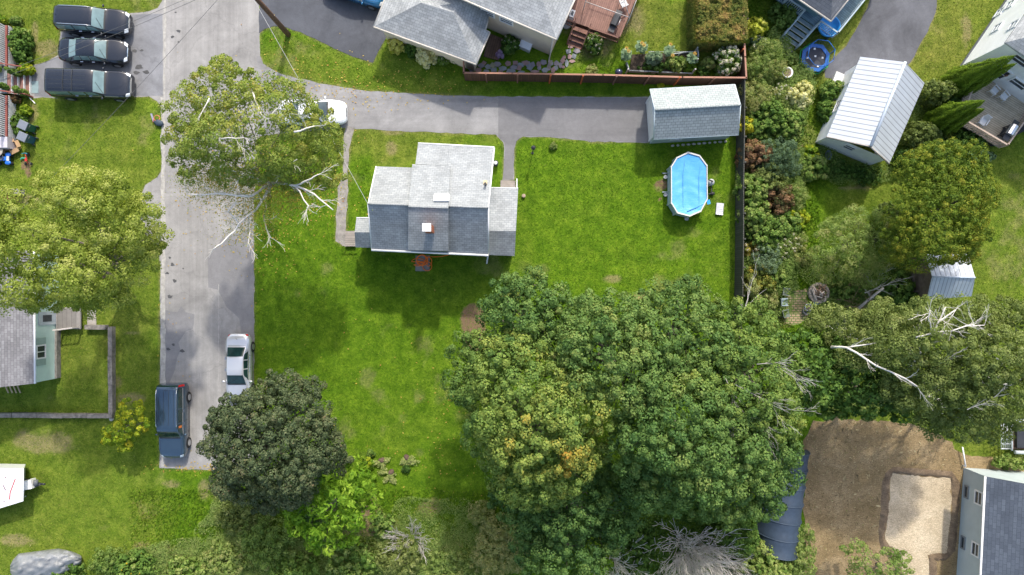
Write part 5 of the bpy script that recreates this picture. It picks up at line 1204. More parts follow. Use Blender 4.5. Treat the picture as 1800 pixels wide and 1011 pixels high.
def crown(name, lobes, mat, parent, clump=0.5, spacing=0.75, per=60, leaf=0.17, tbase=0.5, tvar=0.15, tleaf=0.12, lobe_t=None, inner=True, flat=0.75, up=0.35, low=-0.25, gap=0.0, seed=0, rough=0.13, aspect=0.75, tintf=None, inner_k=1.7, inner_n=9.5):
    leaf = leaf*1.22; per = int(per*1.3)
    P, Nn, Li = lobe_surface(lobes, spacing, low, rough, seed)
    if gap > 0: k = rng.random(len(P)) > gap; P, Nn, Li = P[k], Nn[k], Li[k]
    m_ = len(P); ct = tbase+rng.normal(0, tvar, m_)+0.25*(fbm(P[:, 0], P[:, 1], 2.5, 70+seed, 3)-.5)
    if lobe_t is not None: ct = ct+np.array(lobe_t)[Li]
    if tintf is not None: ct = tintf(P, ct)
    rad = clump*rng.choice([.6,.8,1.0,1.25,1.5], m_, p=[.2,.25,.25,.2,.1])*rng.uniform(.88,1.12,m_)
    d = sph(m_*per).reshape(m_, per, 3)
    out = Nn[:, None, :]*0.8+np.array([0, 0, up]); d = d+out*rng.uniform(0.15, 1.0, (m_, per, 1)); d /= np.linalg.norm(d, axis=2)[:, :, None]
    r = rad[:, None, None]*rng.uniform(0.65, 1.03, (m_, per, 1)); sc_ = np.array([1, 1, flat])
    C = P[:, None, :]+d*r*sc_-Nn[:, None, :]*rad[:, None, None]*0.25
    nn = d+sph(m_*per).reshape(m_, per, 3)*0.55; nn /= np.linalg.norm(nn, axis=2)[:, :, None]
    T = ct[:, None]+rng.normal(0, tleaf, (m_, per))
    C = C.reshape(-1, 3); nn = nn.reshape(-1, 3); T = T.reshape(-1)
    n_out = len(C)
    if inner:   # sparser leaves deeper in, so that the ground does not show through
        lo = []; ln = []
        for (x, y, z, rx, ry, rz) in lobes:
            k = int(inner_n*(rx*ry)/(leaf*leaf*inner_k*inner_k)); dd = sph(k); dd[:, 2] = np.abs(dd[:, 2])*.9-.1
            lo.append(np.array([x, y, z])+dd*np.array([rx, ry, rz])*rng.uniform(.5, .8, (k, 1))); ln.append(dd+sph(k)*.6)
        lo = np.concatenate(lo); ln = np.concatenate(ln); ln /= np.linalg.norm(ln, axis=1)[:, None]
        C = np.concatenate([C, lo]); nn = np.concatenate([nn, ln]); T = np.concatenate([T, np.full(len(lo), tbase-.1)+rng.normal(0, .1, len(lo))])  # lower tint puts the shade inside the crown into the leaf colour
    sz = np.full(len(C), leaf); sz[n_out:] = leaf*inner_k
    keep = C[:, 2] > 0.03; C, nn, T, sz = C[keep], nn[keep], T[keep], sz[keep]
    v, t = leaves(C, nn, sz, T, aspect)
    return np_mesh(name, v, 4, np.arange(len(v)), mat, t, parent), P
BARK = plain('bark_grey', (.16,.135,.11), .95, var=.35, scale=5, bmp=.5); BARKD = plain('bark_dark', (.07,.055,.042), .95, var=.35, scale=5, bmp=.5)
BIRCHB = plain('birch_bark', (.66,.62,.56), .8, var=.22, scale=5); DEADW = plain('dead_wood', (.46,.43,.38), .85, var=.25, scale=6)
def wob(a, b, n=5, amp=.1):
    a, b = Vector(a), Vector(b); L = (b-a).length; out = []
    for i in range(n+1):
        p = a.lerp(b, i/n)
        if 0 < i < n: p = p+Vector((random.uniform(-1,1), random.uniform(-1,1), random.uniform(-1,1)))*amp*L/n*2
        out.append(p)
    return out
def trunk(parent, base, lobes, mat, r0=.28, targets=None, nl=None, fork=.3):
    mb = MB(); zc = max(l[2] for l in lobes); cx = sum(l[0] for l in lobes)/len(lobes); cy = sum(l[1] for l in lobes)/len(lobes)
    base = Vector((base[0], base[1], 0)); fk = base.lerp(Vector((cx, cy, zc)), fork); fk.z = zc*fork+.3
    mb.tube([base-Vector((0,0,.1)), base+Vector((0,0,.3)), base.lerp(fk,.6), fk], [r0*1.5, r0*1.1, r0*.9, r0*.8], 10)
    for l in lobes:
        c = Vector(l[:3])+Vector((0,0,-l[5]*.1)); pa = wob(fk, c, 5, .16); mb.tube(pa, [r0*.6*(1-i/6) for i in range(6)], 6)
        for k in range(7):
            d = Vector((random.uniform(-1,1), random.uniform(-1,1), random.uniform(-.1,1))).normalized(); e = Vector(l[:3])+Vector((d.x*l[3]*.78, d.y*l[4]*.78, d.z*l[5]*.62)); s_ = pa[random.choice((3,4,5))]
            mb.tube(wob(s_, e, 4, .14), [r0*.22, r0*.17, r0*.12, r0*.07, r0*.03], 4)
    return mb.build('trunk', mat, parent)
def LB(px, py, h, r, ry=None, rz=None):
    """lobe seen at pixel px,py with centre height h; r in photo pixels"""
    k = (HC-h)/HC/SCL; c = V(px, py, h); return (c.x, c.y, c.z, r*k, (ry or r)*k, (rz or r*.8)*k)
def sublobes(lobes, n=3, k0=.28, k1=.5, seed=0):
    """smaller lobes budding off the big ones, for an uneven outline"""
    r = random.Random(seed); out = list(lobes)
    for (x, y, z, a, b, c) in lobes:
        for i in range(n):
            t = r.random()*6.283; e = r.uniform(-.1, .9); d = Vector((math.cos(t)*math.cos(e), math.sin(t)*math.cos(e), math.sin(e))); k = r.uniform(k0, k1); f = 1.02-k*.45
            out.append((x+d.x*a*f, y+d.y*b*f, z+d.z*c*f, a*k, b*k, c*k))
    return out
def tree(name, label, base, lobes, mat, group=None, cat='tree', bark=BARK, r0=.28, fork=.3, sub=3, **kw):
    base_l = lobes; lobes = sublobes(lobes, sub, seed=int(kw.get('seed', 1))*13+1)
    b = V(*base); t = thing(name, label, cat, (b.x, b.y, 0), 0, group)
    trunk(t, b, base_l, bark, r0, fork=fork); o, P = crown('crown', lobes, mat, t, **kw); return t, P
def twigs(mb, start, direction, L, r, depth, spread=.6, n=4, droop=0, minr=.006):
    d = Vector(direction).normalized(); p = Vector(start); pts = [p.copy()]; rs = [r]
    for i in range(n):
        d = (d+Vector((random.uniform(-1,1), random.uniform(-1,1), random.uniform(-.6,.8)-droop))*.22).normalized(); p = p+d*L/n; pts.append(p.copy()); rs.append(max(minr, r*(1-.62*(i+1)/n)))
        if depth > 0:
            for q in range(random.choice((1,1,2))):
                dd = (d+Vector((random.uniform(-1,1), random.uniform(-1,1), random.uniform(-.5,.6)))*spread).normalized()
                twigs(mb, p, dd, L*random.uniform(.35,.6), rs[-1]*.6, depth-1, spread, 3, droop, minr)
    mb.tube(pts, rs, 5 if r > .03 else 3, cap=False)

# leaf materials (tint 0 = deepest green, 1 = palest / turning)
LM_MAPLE = leafmat('leaves_maple', [(.050,.115,.030), (.085,.17,.042), (.135,.23,.055), (.20,.285,.07), (.27,.31,.085), (.34,.30,.10)])
LM_MAPLE2 = leafmat('leaves_maple_yellow', [(.085,.165,.038), (.15,.24,.05), (.22,.30,.062), (.30,.34,.07), (.45,.34,.055), (.52,.27,.045)])
LM_NORWAY = leafmat('leaves_dark_maple', [(.034,.055,.026), (.058,.088,.038), (.088,.12,.05), (.125,.15,.068), (.15,.15,.07), (.19,.12,.065)], .18, .6)
LM_BIRCH = leafmat('leaves_birch', [(.10,.165,.025), (.17,.25,.038), (.25,.33,.06), (.34,.38,.085), (.44,.36,.07), (.48,.28,.05)], .38)
LM_ELM = leafmat('leaves_yellow_green', [(.11,.17,.025), (.19,.265,.035), (.30,.37,.06), (.42,.47,.11), (.52,.53,.17)], .42)
LM_YEW = leafmat('leaves_yew', [(.035,.075,.009), (.078,.14,.013), (.145,.21,.019), (.22,.26,.026), (.31,.28,.03)], .22)
LM_ASH = leafmat('leaves_bright_green', [(.08,.19,.014), (.15,.30,.022), (.26,.42,.035), (.36,.50,.06)], .42)
LM_SUMAC = leafmat('leaves_sumac', [(.085,.16,.03), (.15,.245,.05), (.22,.32,.075), (.31,.40,.11), (.40,.40,.15)], .42)
LM_ARB = leafmat('leaves_arborvitae', [(.06,.12,.010), (.12,.205,.015), (.19,.29,.022), (.28,.38,.035)], .3)
LM_SHRUB = leafmat('leaves_shrub', [(.04,.09,.018), (.075,.155,.025), (.125,.225,.038), (.20,.30,.06), (.33,.38,.11)])
LM_OLIVE = leafmat('leaves_olive', [(.10,.14,.035), (.16,.215,.052), (.235,.29,.08), (.31,.35,.12), (.38,.37,.15)], .38)
LM_LIME = leafmat('leaves_lime', [(.20,.28,.03), (.36,.43,.04), (.56,.58,.08), (.75,.72,.22)], .4)
LM_RED = leafmat('leaves_reddish', [(.07,.11,.03), (.13,.12,.045), (.20,.12,.06), (.26,.14,.075), (.28,.22,.08)])
LM_BLUEG = leafmat('leaves_blue_green', [(.065,.115,.06), (.11,.18,.09), (.165,.25,.13), (.24,.33,.19)])
LM_ORANGE = leafmat('leaves_orange', [(.08,.13,.025), (.15,.19,.035), (.28,.25,.04), (.46,.31,.05)])
LM_YOUNG = leafmat('leaves_young_yellow', [(.10,.20,.015), (.24,.34,.02), (.44,.46,.03), (.58,.48,.04)], .3)
LM_WHITEF = leafmat('white_blossom', [(.55,.50,.36), (.70,.66,.50), (.78,.75,.66)], .2); LM_YELF = leafmat('yellow_blossom', [(.65,.38,.01), (.75,.50,.02)], .2)
LM_VAR = leafmat('variegated_leaves', [(.16,.24,.04), (.48,.52,.16), (.74,.72,.34), (.82,.80,.5)], .4, .2)

# big maples in the middle: separate trees whose crowns meet
MG = 'large maples of the central grove'
KM = dict(clump=.40, spacing=.56, per=96, leaf=.112, rough=.4, gap=.07, tvar=.09, tleaf=.09)
tree('maple_tree', 'deep green maple nearest the grey house, its crown reaching up beside the bare earth patch', (905,590),
     [LB(925,560,9,62), LB(905,525,8.5,38), LB(935,500,8.2,26), LB(885,600,8,45), LB(962,540,8.5,38), LB(865,545,7.5,24), LB(975,590,9,38), LB(850,640,7.5,26)], LM_MAPLE, MG, tbase=.38, seed=1, **KM)
tree('maple_tree', 'large maple with yellowing and orange leaf clusters in the middle of its crown', (945,730),
     [LB(905,690,10.5,80), LB(950,760,11,82), LB(880,740,9.5,62), LB(1000,730,11,66), LB(845,680,9,42), LB(930,820,9,66), LB(990,815,9.5,52), LB(830,620,8,36), LB(815,665,8,30), LB(985,660,10.5,50), LB(900,630,9.5,40), LB(880,800,7.5,40), LB(1030,790,9,40), LB(950,855,8,36)], LM_MAPLE2, MG, tbase=.33, seed=2,
     tintf=lambda P, ct: ct+.36*np.exp(-((P[:,0]-V(1005,790,10).x)**2+(P[:,1]-V(1005,790,10).y)**2)/1.8)+.16*np.exp(-((P[:,0]-V(940,750,10).x)**2+(P[:,1]-V(940,750,10).y)**2)/3.5)-.22*np.clip((V(850,0,9).x-P[:,0]),0,1.2), **KM)
tree('maple_tree', 'tall maple with rusty seed clusters at the centre of the grove', (1075,640),
     [LB(1060,620,11,80), LB(1040,570,10,50), LB(1110,660,11.5,66), LB(1020,640,10.5,52), LB(1080,560,9.5,40), LB(1030,535,8.5,24), LB(1000,600,9.5,34)], LM_MAPLE, MG, tbase=.48, seed=3, **KM)
tree('maple_tree', 'grey green maple along the upper edge of the grove beside the dark fence', (1180,590),
     [LB(1170,590,10,72), LB(1200,540,9,44), LB(1140,545,8.5,34), LB(1230,620,10.5,55), LB(1195,515,8,24), LB(1120,600,9.5,40)], LM_MAPLE, MG, tbase=.42, seed=4, **KM)
tree('maple_tree', 'broad maple filling the lower right of the grove above the fabric shelter', (1190,780),
     [LB(1190,740,11,88), LB(1130,770,10,62), LB(1250,790,10.5,78), LB(1170,840,8.5,62), LB(1240,860,8,52), LB(1130,840,8,36), LB(1310,800,9.5,52), LB(1350,770,9,38), LB(1290,870,7.5,44), LB(1345,835,8,32), LB(1140,700,10.5,44), LB(1330,890,7,20), LB(1374,790,8,30), LB(1368,840,7.5,30), LB(1350,880,7,30)], LM_MAPLE, MG, tbase=.38, seed=5, **KM)
tree('maple_tree', 'pale seeding maple with bare twigs on the right side of the grove', (1300,670),
     [LB(1300,680,10.5,70), LB(1340,720,10,52), LB(1280,620,10,52), LB(1365,690,9,34), LB(1330,600,9,40), LB(1280,560,8.5,38), LB(1325,555,8,26), LB(1385,640,8,24), LB(1375,745,8.5,30), LB(1240,670,10.8,46)], LM_MAPLE2, MG, tbase=.26, seed=6, **KM)
tree('maple_tree', 'shaded deep green maple under the lower edge of the grove', (1010,880),
     [LB(1010,870,6,70), LB(950,905,5.5,48), LB(1080,880,6,55), LB(1000,960,5,62), LB(940,960,4.5,40), LB(1060,930,5,40), LB(900,880,5,38)], LM_MAPLE, MG, tbase=.26, seed=7, **KM)
def bare(name, label, base, starts, mat=DEADW, depth=2, cat='tree', group=None, spread=.6):
    b = V(*base); t = thing(name, label, cat, (b.x,b.y,0), 0, group); mb = MB()
    for (p, q, h0, h1, r) in starts: a, e = V(p[0],p[1],h0), V(q[0],q[1],h1); twigs(mb, a, e-a, (e-a).length, r, depth, spread, 5)
    mb.build('branches', mat, t); return t
# twigs poking through the grove
mbt = MB(); tb = [o for o in bpy.data.objects if o.name.startswith('maple_tree') and 'bare twigs' in o.get('label','')][0]
for (p, q) in (((1290,675),(1385,695)), ((1275,665),(1335,745)), ((1330,640),(1395,622)), ((1240,700),(1280,750))):
    a, e = V(p[0],p[1],11.6), V(q[0],q[1],10.9); twigs(mbt, a, e-a, (e-a).length*.9, .022, 3, .4, 5)
mbt.build('bare_twigs', DEADW, tb)

# round dark maple beside the road end
tree('maple_tree', 'round dark olive crimson tinged maple at the end of the road', (480,770),
     [LB(475,780,8,84), LB(430,750,7.5,52), LB(520,730,7.5,58), LB(552,780,7,46), LB(508,695,7,38), LB(455,715,6.8,34), LB(400,785,6.5,38), LB(435,832,6.5,50), LB(510,838,6.5,50), LB(592,808,5.5,24), LB(543,680,6,26), LB(390,745,6,24), LB(470,872,5,30), LB(402,842,5,28), LB(570,750,6,22), LB(480,672,6,20)], LM_NORWAY, None, sub=3, tbase=.4, tvar=.09, tleaf=.15, gap=.04, clump=.34, spacing=.46, per=105, leaf=.095, seed=8, rough=.1, bark=BARKD)
# compound leaf green tree below it
tree('ash_tree', 'bright green young tree with feathery leaves below the dark maple', (585,880),
     [LB(590,878,5.2,54,46), LB(545,905,5,44,34), LB(618,848,5,34), LB(570,940,4,32,28), LB(522,890,4.6,28), LB(640,880,4,24), LB(610,925,3.6,28), LB(560,872,5.6,34)], LM_ASH, None, tbase=.5, clump=.42, spacing=.7, per=34, leaf=.27, aspect=.38, seed=9, rough=.22, r0=.1)
# birch over the road
t, P = tree('birch_tree', 'olive green birch with bare white limbs spreading over the road', (475,345),
     [LB(455,215,12,66,52), LB(390,170,11.5,56,46), LB(340,190,11,42,44), LB(500,180,11,46,34), LB(540,230,10.5,52,42), LB(400,250,12,66,42), LB(480,265,11,64,36), LB(575,285,9.5,34,42), LB(340,290,10,32,24), LB(395,120,11,22,20), LB(330,240,10.5,36,30), LB(525,305,9,44,30), LB(450,150,11,36,20), LB(430,300,10,54,26)], LM_BIRCH, None, bark=BARK, tbase=.46, clump=.36, spacing=.5, per=110, leaf=.085, gap=.05, seed=10, rough=.34, inner=True, inner_k=1.1, inner_n=4.5, tvar=.08, tleaf=.09, sub=3, r0=.1, fork=.15)
mb = MB()
for (pts_, r_) in ((((478,345,5.5),(487,325,8),(440,312,10),(430,318,10.2)),.06), (((487,325,8),(525,330,9.5),(560,345,10),(592,372,10)),.07), (((487,325,8),(450,348,9),(415,345,9.5),(344,345,10)),.075), (((487,325,8),(460,370,8.5),(430,395,9),(400,430,9.3),(385,440,9.4)),.07),
                   (((478,345,5.5),(446,378,8),(449,410,8.6),(445,436,8.8)),.05), (((487,325,8),(500,300,10),(530,285,11)),.045), (((525,330,9.5),(550,365,10),(547,370,10)),.04), (((430,395,9),(410,375,9.4),(425,358,9.6)),.04), (((478,345,5.5),(472,380,7),(477,405,8),(484,420,8)),.04), (((525,330,9.5),(555,318,10.5),(570,310,10.6)),.05), (((455,310,10),(450,300,10.3)),.03), (((380,180,12.6),(360,215,12.7)),.03), (((455,170,12),(470,210,12.6)),.045), (((486,208,12.5),(500,196,12.6)),.04), (((525,238,12),(560,228,12)),.05), (((400,250,13),(440,248,13.2)),.03)):
    pts_ = [V(*p) for p in pts_]; pa = []
    for a, b in zip(pts_, pts_[1:]): pa += wob(a, b, 3, .07)[:-1]
    pa.append(pts_[-1]); pa = [p_+Vector((0,0,.8)) for p_ in pa]; mb.tube(pa, [1.15*r_*(1-.65*i/len(pa)) for i in range(len(pa))], 6)
    for k in range(2, len(pa)):
        if random.random() < .75: d = (pa[k]-pa[k-1]).normalized()+Vector((random.uniform(-1,1),random.uniform(-1,1),random.uniform(-.2,.4)))*.9; twigs(mb, pa[k], d, random.uniform(.4,1.0), r_*.3, 1, .5, 4, minr=.007)
mb.build('bare_limbs', BIRCHB, t)
# sparse yellowing leaves among the bare limbs
n = 11000; cs = [(410,330,60,26,1),(450,370,50,34,.8),(380,310,44,20,.6),(520,335,60,26,1),(480,350,70,40,1),(350,330,30,26,.25),(430,410,40,24,.25)]
pp = np.concatenate([np.stack([rng.normal(a, c/1.6, int(n*w_/3.5)), rng.normal(b, d/1.6, int(n*w_/3.5))], 1) for a, b, c, d, w_ in cs]); hz = rng.uniform(7, 10, len(pp)); kk = (HC-hz)/HC/SCL
C = np.stack([(pp[:, 0]-900)*kk, (505.5-pp[:, 1])*kk, hz], 1); nn = sph(len(C)); nn[:, 2] = np.abs(nn[:, 2]); v, tt = leaves(C, nn, .075, rng.uniform(.3, 1, len(C)))
np_mesh('yellow_leaves', v, 4, np.arange(len(v)), LM_BIRCH, tt, t)
# feathery yellow green tree over the mint house
tree('elm_tree', 'wide feathery yellow green tree spreading over the mint green house', (215,470),
     [LB(60,420,11,84,58), LB(150,355,10.5,84,50), LB(200,400,10,74,50), LB(30,500,11,64,40), LB(130,480,10.5,86,46), LB(225,455,8.5,52,44), LB(10,370,11,52,34), LB(120,325,9.5,50,24), LB(262,420,7,34,26), LB(90,530,9,46,20), LB(185,520,8,46,22), LB(235,370,9,40,30), LB(-20,440,11,50,50), LB(160,540,7,24,12), LB(265,445,6,20,16)], LM_ELM, None, tbase=.55, tvar=.12, clump=.46, spacing=.64, per=130, leaf=.09, flat=.45, up=.8, gap=.06, inner_k=1.4, seed=11, rough=.25, r0=.24, inner=True, fork=.2)
# yews
tree('yew_tree', 'dense rounded golden green yew above the small metal shed', (1640,375),
     [LB(1655,350,6,76,70), LB(1640,410,6,74,56), LB(1670,295,5.5,56,44), LB(1620,320,5.5,52,56), LB(1705,340,5,38,50), LB(1590,420,5,44,48), LB(1700,400,5,34,40), LB(1650,270,4.8,38,20), LB(1610,370,6,46,40), LB(1670,440,4.6,44,24)], LM_YEW, None, tbase=.5, tvar=.15, tleaf=.17, clump=.26, spacing=.36, per=76, leaf=.078, aspect=.55, seed=12, rough=.14, bark=BARKD, sub=3)
# sumac thicket
tree('sumac_thicket', 'thicket of fine feathery green sumac left of the rounded yew', (1490,430),
     [LB(1480,430,2.8,46,38), LB(1510,390,3,38,24), LB(1450,455,2.4,30,20), LB(1500,460,2.6,40,30), LB(1470,400,2.6,24,14), LB(1540,420,3,32,46), LB(1460,480,2,26,14), LB(1520,480,2,26,22)], LM_SUMAC, None, cat='shrub', tbase=.72, clump=.4, spacing=.52, per=60, leaf=.16, aspect=.22, flat=.35, up=.9, seed=13, rough=.25, r0=.06)
# birches at the right
BG = 'leaning birches at the right side'
KB = dict(tvar=.09, clump=.42, spacing=.56, per=115, leaf=.085, rough=.3, flat=.6, gap=.04, up=.5, inner_k=1.4)
tree('birch_tree', 'olive green birch with a forked white dead limb beneath the small metal shed', (1600,640), [LB(1640,590,10,70,46), LB(1580,600,9.5,56,40), LB(1690,570,10,56,36), LB(1620,545,9,48,20), LB(1560,560,8,40,24)], LM_OLIVE, BG, bark=BIRCHB, tbase=.42, seed=14, r0=.16, **KB)
tree('birch_tree', 'olive grey birch along the right edge above the pale framed trailer', (1740,690), [LB(1740,620,10.5,72,50), LB(1790,580,10,56,50), LB(1770,690,9.5,60,44), LB(1700,660,10,56,46), LB(1820,650,9.5,40,50), LB(1730,545,9,50,24)], LM_OLIVE, BG, bark=BIRCHB, tbase=.36, seed=15, r0=.16, **KB)
tree('birch_tree', 'birch whose thin crown overhangs the top edge of the brown dirt lot', (1640,700), [LB(1640,680,9,66,44), LB(1690,735,8,56,36), LB(1600,650,9,44,34), LB(1740,745,7.5,40,26), LB(1650,735,7,40,26), LB(1580,690,7.5,36,30)], LM_OLIVE, BG, bark=BIRCHB, tbase=.36, seed=16, r0=.14, **KB)
tree('birch_tree', 'small birch over the fire pit corner with a leaning white trunk', (1470,612), [LB(1480,570,7,46,32), LB(1440,560,6,28,22), LB(1530,580,7.5,40,34), LB(1510,620,8,36,24), LB(1545,545,6.5,26,20)], LM_OLIVE, BG, bark=BIRCHB, tbase=.5, seed=17, r0=.08, **KB)
DG = 'dark green maples above the dirt lot'
tree('maple_tree', 'dark green maple between the grove and the dirt lot, left one', (1410,650), [LB(1410,620,6.5,44,40), LB(1430,660,7,50,46), LB(1400,690,6.5,34,34), LB(1385,610,6,26,26), LB(1450,610,6.5,34,26)], LM_SHRUB, DG, tbase=.36, seed=18, clump=.4, spacing=.62, per=50, leaf=.16, bark=BARKD, r0=.14)
tree('maple_tree', 'dark green maple hanging over the top of the dirt lot, right one', (1500,680), [LB(1490,665,6.5,56,44), LB(1530,700,6.5,44,34), LB(1470,710,5.5,38,24), LB(1550,660,6.5,34,34), LB(1580,720,5.5,24,20)], LM_SHRUB, DG, tbase=.42, seed=19, clump=.4, spacing=.62, per=50, leaf=.16, bark=BARKD, r0=.14)
t = thing('dead_birch_trunk', 'broken white birch trunk leaning over the dark green maples', 'dead tree', V(1463,612))
mb = MB()
for pts_, r_ in ((((1463,610,8.3),(1488,611,9.2),(1540,643,10.0),(1612,679,10.3)),.075), (((1488,611,9.2),(1540,603,9.5)),.045), (((1610,593,11),(1640,585,11.2),(1672,582,11.3),(1712,570,11.4)),.05), (((1640,585,11.2),(1650,565,11.4),(1665,555,11.6),(1680,545,11.7)),.06), (((1650,565,11.4),(1662,540,11.6)),.05), (((1640,585,11.2),(1632,560,11.5),(1635,545,11.6)),.05), (((1672,582,11.3),(1700,573,11.4),(1730,572,11.4)),.04)):
    pts_ = [V(*p) for p in pts_]; pa = []
    for a, b in zip(pts_, pts_[1:]): pa += wob(a, b, 3, .06)[:-1]
    pa.append(pts_[-1]); mb.tube(pa, [r_*(1-.55*i/len(pa)) for i in range(len(pa))], 7)
    for k in range(3, len(pa)): twigs(mb, pa[k], (pa[k]-pa[k-1])+Vector((random.uniform(-1,1),random.uniform(-1,1),.2))*.7, random.uniform(.5,1.1), r_*.3, 1, .5, 4)
mb.tube([V(1463,610,0), V(1463,610,8.3)], [.14,.08], 8); mb.build('trunk', BIRCHB, t)
for k, (p, q) in enumerate((((1650,640),(1680,625)), ((1745,700),(1765,682)), ((1700,720),(1725,698)))):
    o = bare('bare_branch', 'pale bare branch showing through the olive birch crowns', (p[0],p[1],9.8), [(p,q,10.9,11.3,.028)], DEADW, 2, 'branch', 'pale bare branches in the birch crowns')
# arborvitae: tall narrow cones
def cone_tree(label, base, h, r, lean=(0,0), group='twin tipped arborvitae by the tan deck', seed=0):
    b = V(*base); t = thing('arborvitae', label, 'conifer', (b.x,b.y,0), 0, group); mb = MB(); mb.tube([b, b+Vector((0,0,h*.9))], [.12,.03], 6); mb.build('trunk', BARKD, t)
    n = int(19000*r*h/4); z = h*(1-np.sqrt(rng.random(n)))*.995; z = z+.1; prof = r*np.clip(1-(z/h), 0, 1)**.75*(1+.0*z); prof = np.where(z < .5, prof*(.6+.8*z), prof)
    a = rng.uniform(0, 6.283, n); rid = 1+.09*np.sin(a*7+z*1.3)+.06*np.sin(a*13-z*3)+.5*(fbm(a*2.2+10, z*1.3, .8, 15+int(h*10))-.5)
    rr_ = prof*rid*rng.uniform(.86, 1.05, n); C = np.stack([b.x+rr_*np.cos(a), b.y+rr_*np.sin(a), z], 1)
    nn = np.stack([np.cos(a), np.sin(a), np.full(n, .35)], 1)+sph(n)*.5; nn /= np.linalg.norm(nn, axis=1)[:, None]
    v, tt = leaves(C, nn, .10, .5+.08*np.sin(a*7+z*1.3)+rng.normal(0, .16, n), .4); np_mesh('crown', v, 4, np.arange(len(v)), LM_ARB, tt, t)
cone_tree('tall narrow green arborvitae nearest the white house corner, its tip crossing the wall', (1671,150), 6.2, 1.0, seed=1)
cone_tree('slightly shorter arborvitae tucked beside the tallest one at the white house corner', (1684,157), 5.6, .75, seed=2)
cone_tree('narrow green arborvitae beside the slatted rail of the tan deck', (1640,213), 5.3, .95, seed=3)
cone_tree('lower arborvitae in front of its twin by the slatted rail of the tan deck', (1650,222), 4.7, .8, seed=4)

# ---- shrubs
def shrub(label, px, py, r, h, mat, name='shrub', cat='shrub', group=None, ry=None, leaf=.12, tbase=.45, per=40, blossom=None, nb=60, bsize=.13, lobes=None, aspect=.75, clump=None, spacing=None, seedv=[100], flat=.8, gap=0, up=.35, rough=.25, tleaf=.12, tvar=.13, sub=False):
    seedv[0] += 1; ry = ry or r; b = V(px, py, 0); t = thing(name, label, cat, (b.x,b.y,0), 0, group)
    k = (HC-h*.6)/HC/SCL; 
    if lobes is None:
        lobes = [LB(px,py,h*.4,r*.72,ry*.72,r*.01)]
        lobes = [(l[0],l[1],h*.4,l[3],l[4],h*.6) for l in lobes]
        nn_ = 5 if r > 12 else 3
        for i in range(nn_):
            a = i*6.283/nn_+random.random(); c = V(px+r*.45*math.cos(a), py+ry*.45*math.sin(a), h*.4); lobes.append((c.x,c.y,h*random.uniform(.28,.45),r*.5*k,ry*.5*k,h*random.uniform(.42,.58)))
    base_l = lobes
    if sub: lobes = sublobes(lobes, 3, .3, .6, seedv[0])
    mb = MB()
    for l in base_l[:6]: mb.tube(wob((b.x,b.y,0), (l[0],l[1],l[2]+l[5]*.4), 3, .12), [.035,.028,.02,.01], 4)
    mb.build('stem', BARKD, t)
    o, P = crown('foliage', lobes, mat, t, clump=clump or max(.09,.22*min(1,r/20)), spacing=spacing or max(.13,.33*min(1,r/20)), per=per, leaf=leaf, tbase=tbase, tvar=tvar, tleaf=tleaf, low=-.5, seed=seedv[0], rough=rough, flat=flat, aspect=aspect, gap=gap, up=up)
    if blossom is not None:
        P = P[P[:, 2] > h*.35] if (P[:, 2] > h*.35).sum() > 8 else P; sel = P[rng.integers(0, len(P), nb)]+rng.normal(0, .05, (nb, 3)); m_ = 16
        d = sph(nb*m_); d[:, 2] = np.abs(d[:, 2])*.9; C = np.repeat(sel+np.array([0,0,.08+bsize*.4]), m_, 0)+d*bsize*rng.uniform(.7,1,(nb*m_,1)); v, tt = leaves(C, d, bsize*.6, rng.random(nb*m_)); np_mesh('blossoms', v, 4, np.arange(len(v)), blossom, tt, t)
    return t
# top middle garden
shrub('bright lime yellow hydrangea at the left end of the bed under the silver roof', 699,80,15,1.0, LM_LIME, leaf=.19, tbase=.95, per=24)
shrub('dark green shrub between two pale hydrangeas under the silver roof', 724,86,14,.9, LM_SHRUB, tbase=.25)
shrub('cream and lime hydrangea in the middle of the bed under the silver roof', 751,97,19,1.1, LM_VAR, leaf=.19, tbase=.95, per=24)
shrub('speckled green shrub at the right end of the bed under the silver roof', 781,101,13,.8, LM_SHRUB, tbase=.4, blossom=LM_WHITEF, nb=14, bsize=.05)
shrub('small dark green shrub by the corner post of the reddish fence', 803,104,9,.7, LM_SHRUB, tbase=.2)
shrub('white flowering green bush beside the white lidded box', 897,79,16,1.1, LM_SHRUB, leaf=.16, tbase=.3, blossom=LM_WHITEF, nb=14, bsize=.07)
shrub('small purple flowering plant at the end of the brown plank platform', 879,96,6,.6, leafmat('purple_blossom', [(.35,.22,.45), (.55,.42,.62), (.65,.6,.7)]), tbase=.5, leaf=.1)
shrub('white hydrangea bush right of the reddish deck steps', 1045,77,17,1.1, LM_SHRUB, leaf=.16, tbase=.5, blossom=LM_WHITEF, nb=30, bsize=.08)
shrub('large cream flowering hydrangea in the corner of the reddish fence', 1276,110,27,1.7, LM_SHRUB, leaf=.15, tbase=.5, blossom=LM_WHITEF, nb=190, bsize=.12)
shrub('pale green bush left of the large cream hydrangea', 1244,112,12,.9, LM_SUMAC, tbase=.7)
shrub('low dark plants between the raised bed and the hydrangea', 1236,126,12,.5, LM_SHRUB, tbase=.2)
shrub('pale feathery weed clump against the reddish fence below the flagstones', 1040,124,12,.5, LM_SUMAC, tbase=.9, leaf=.08)
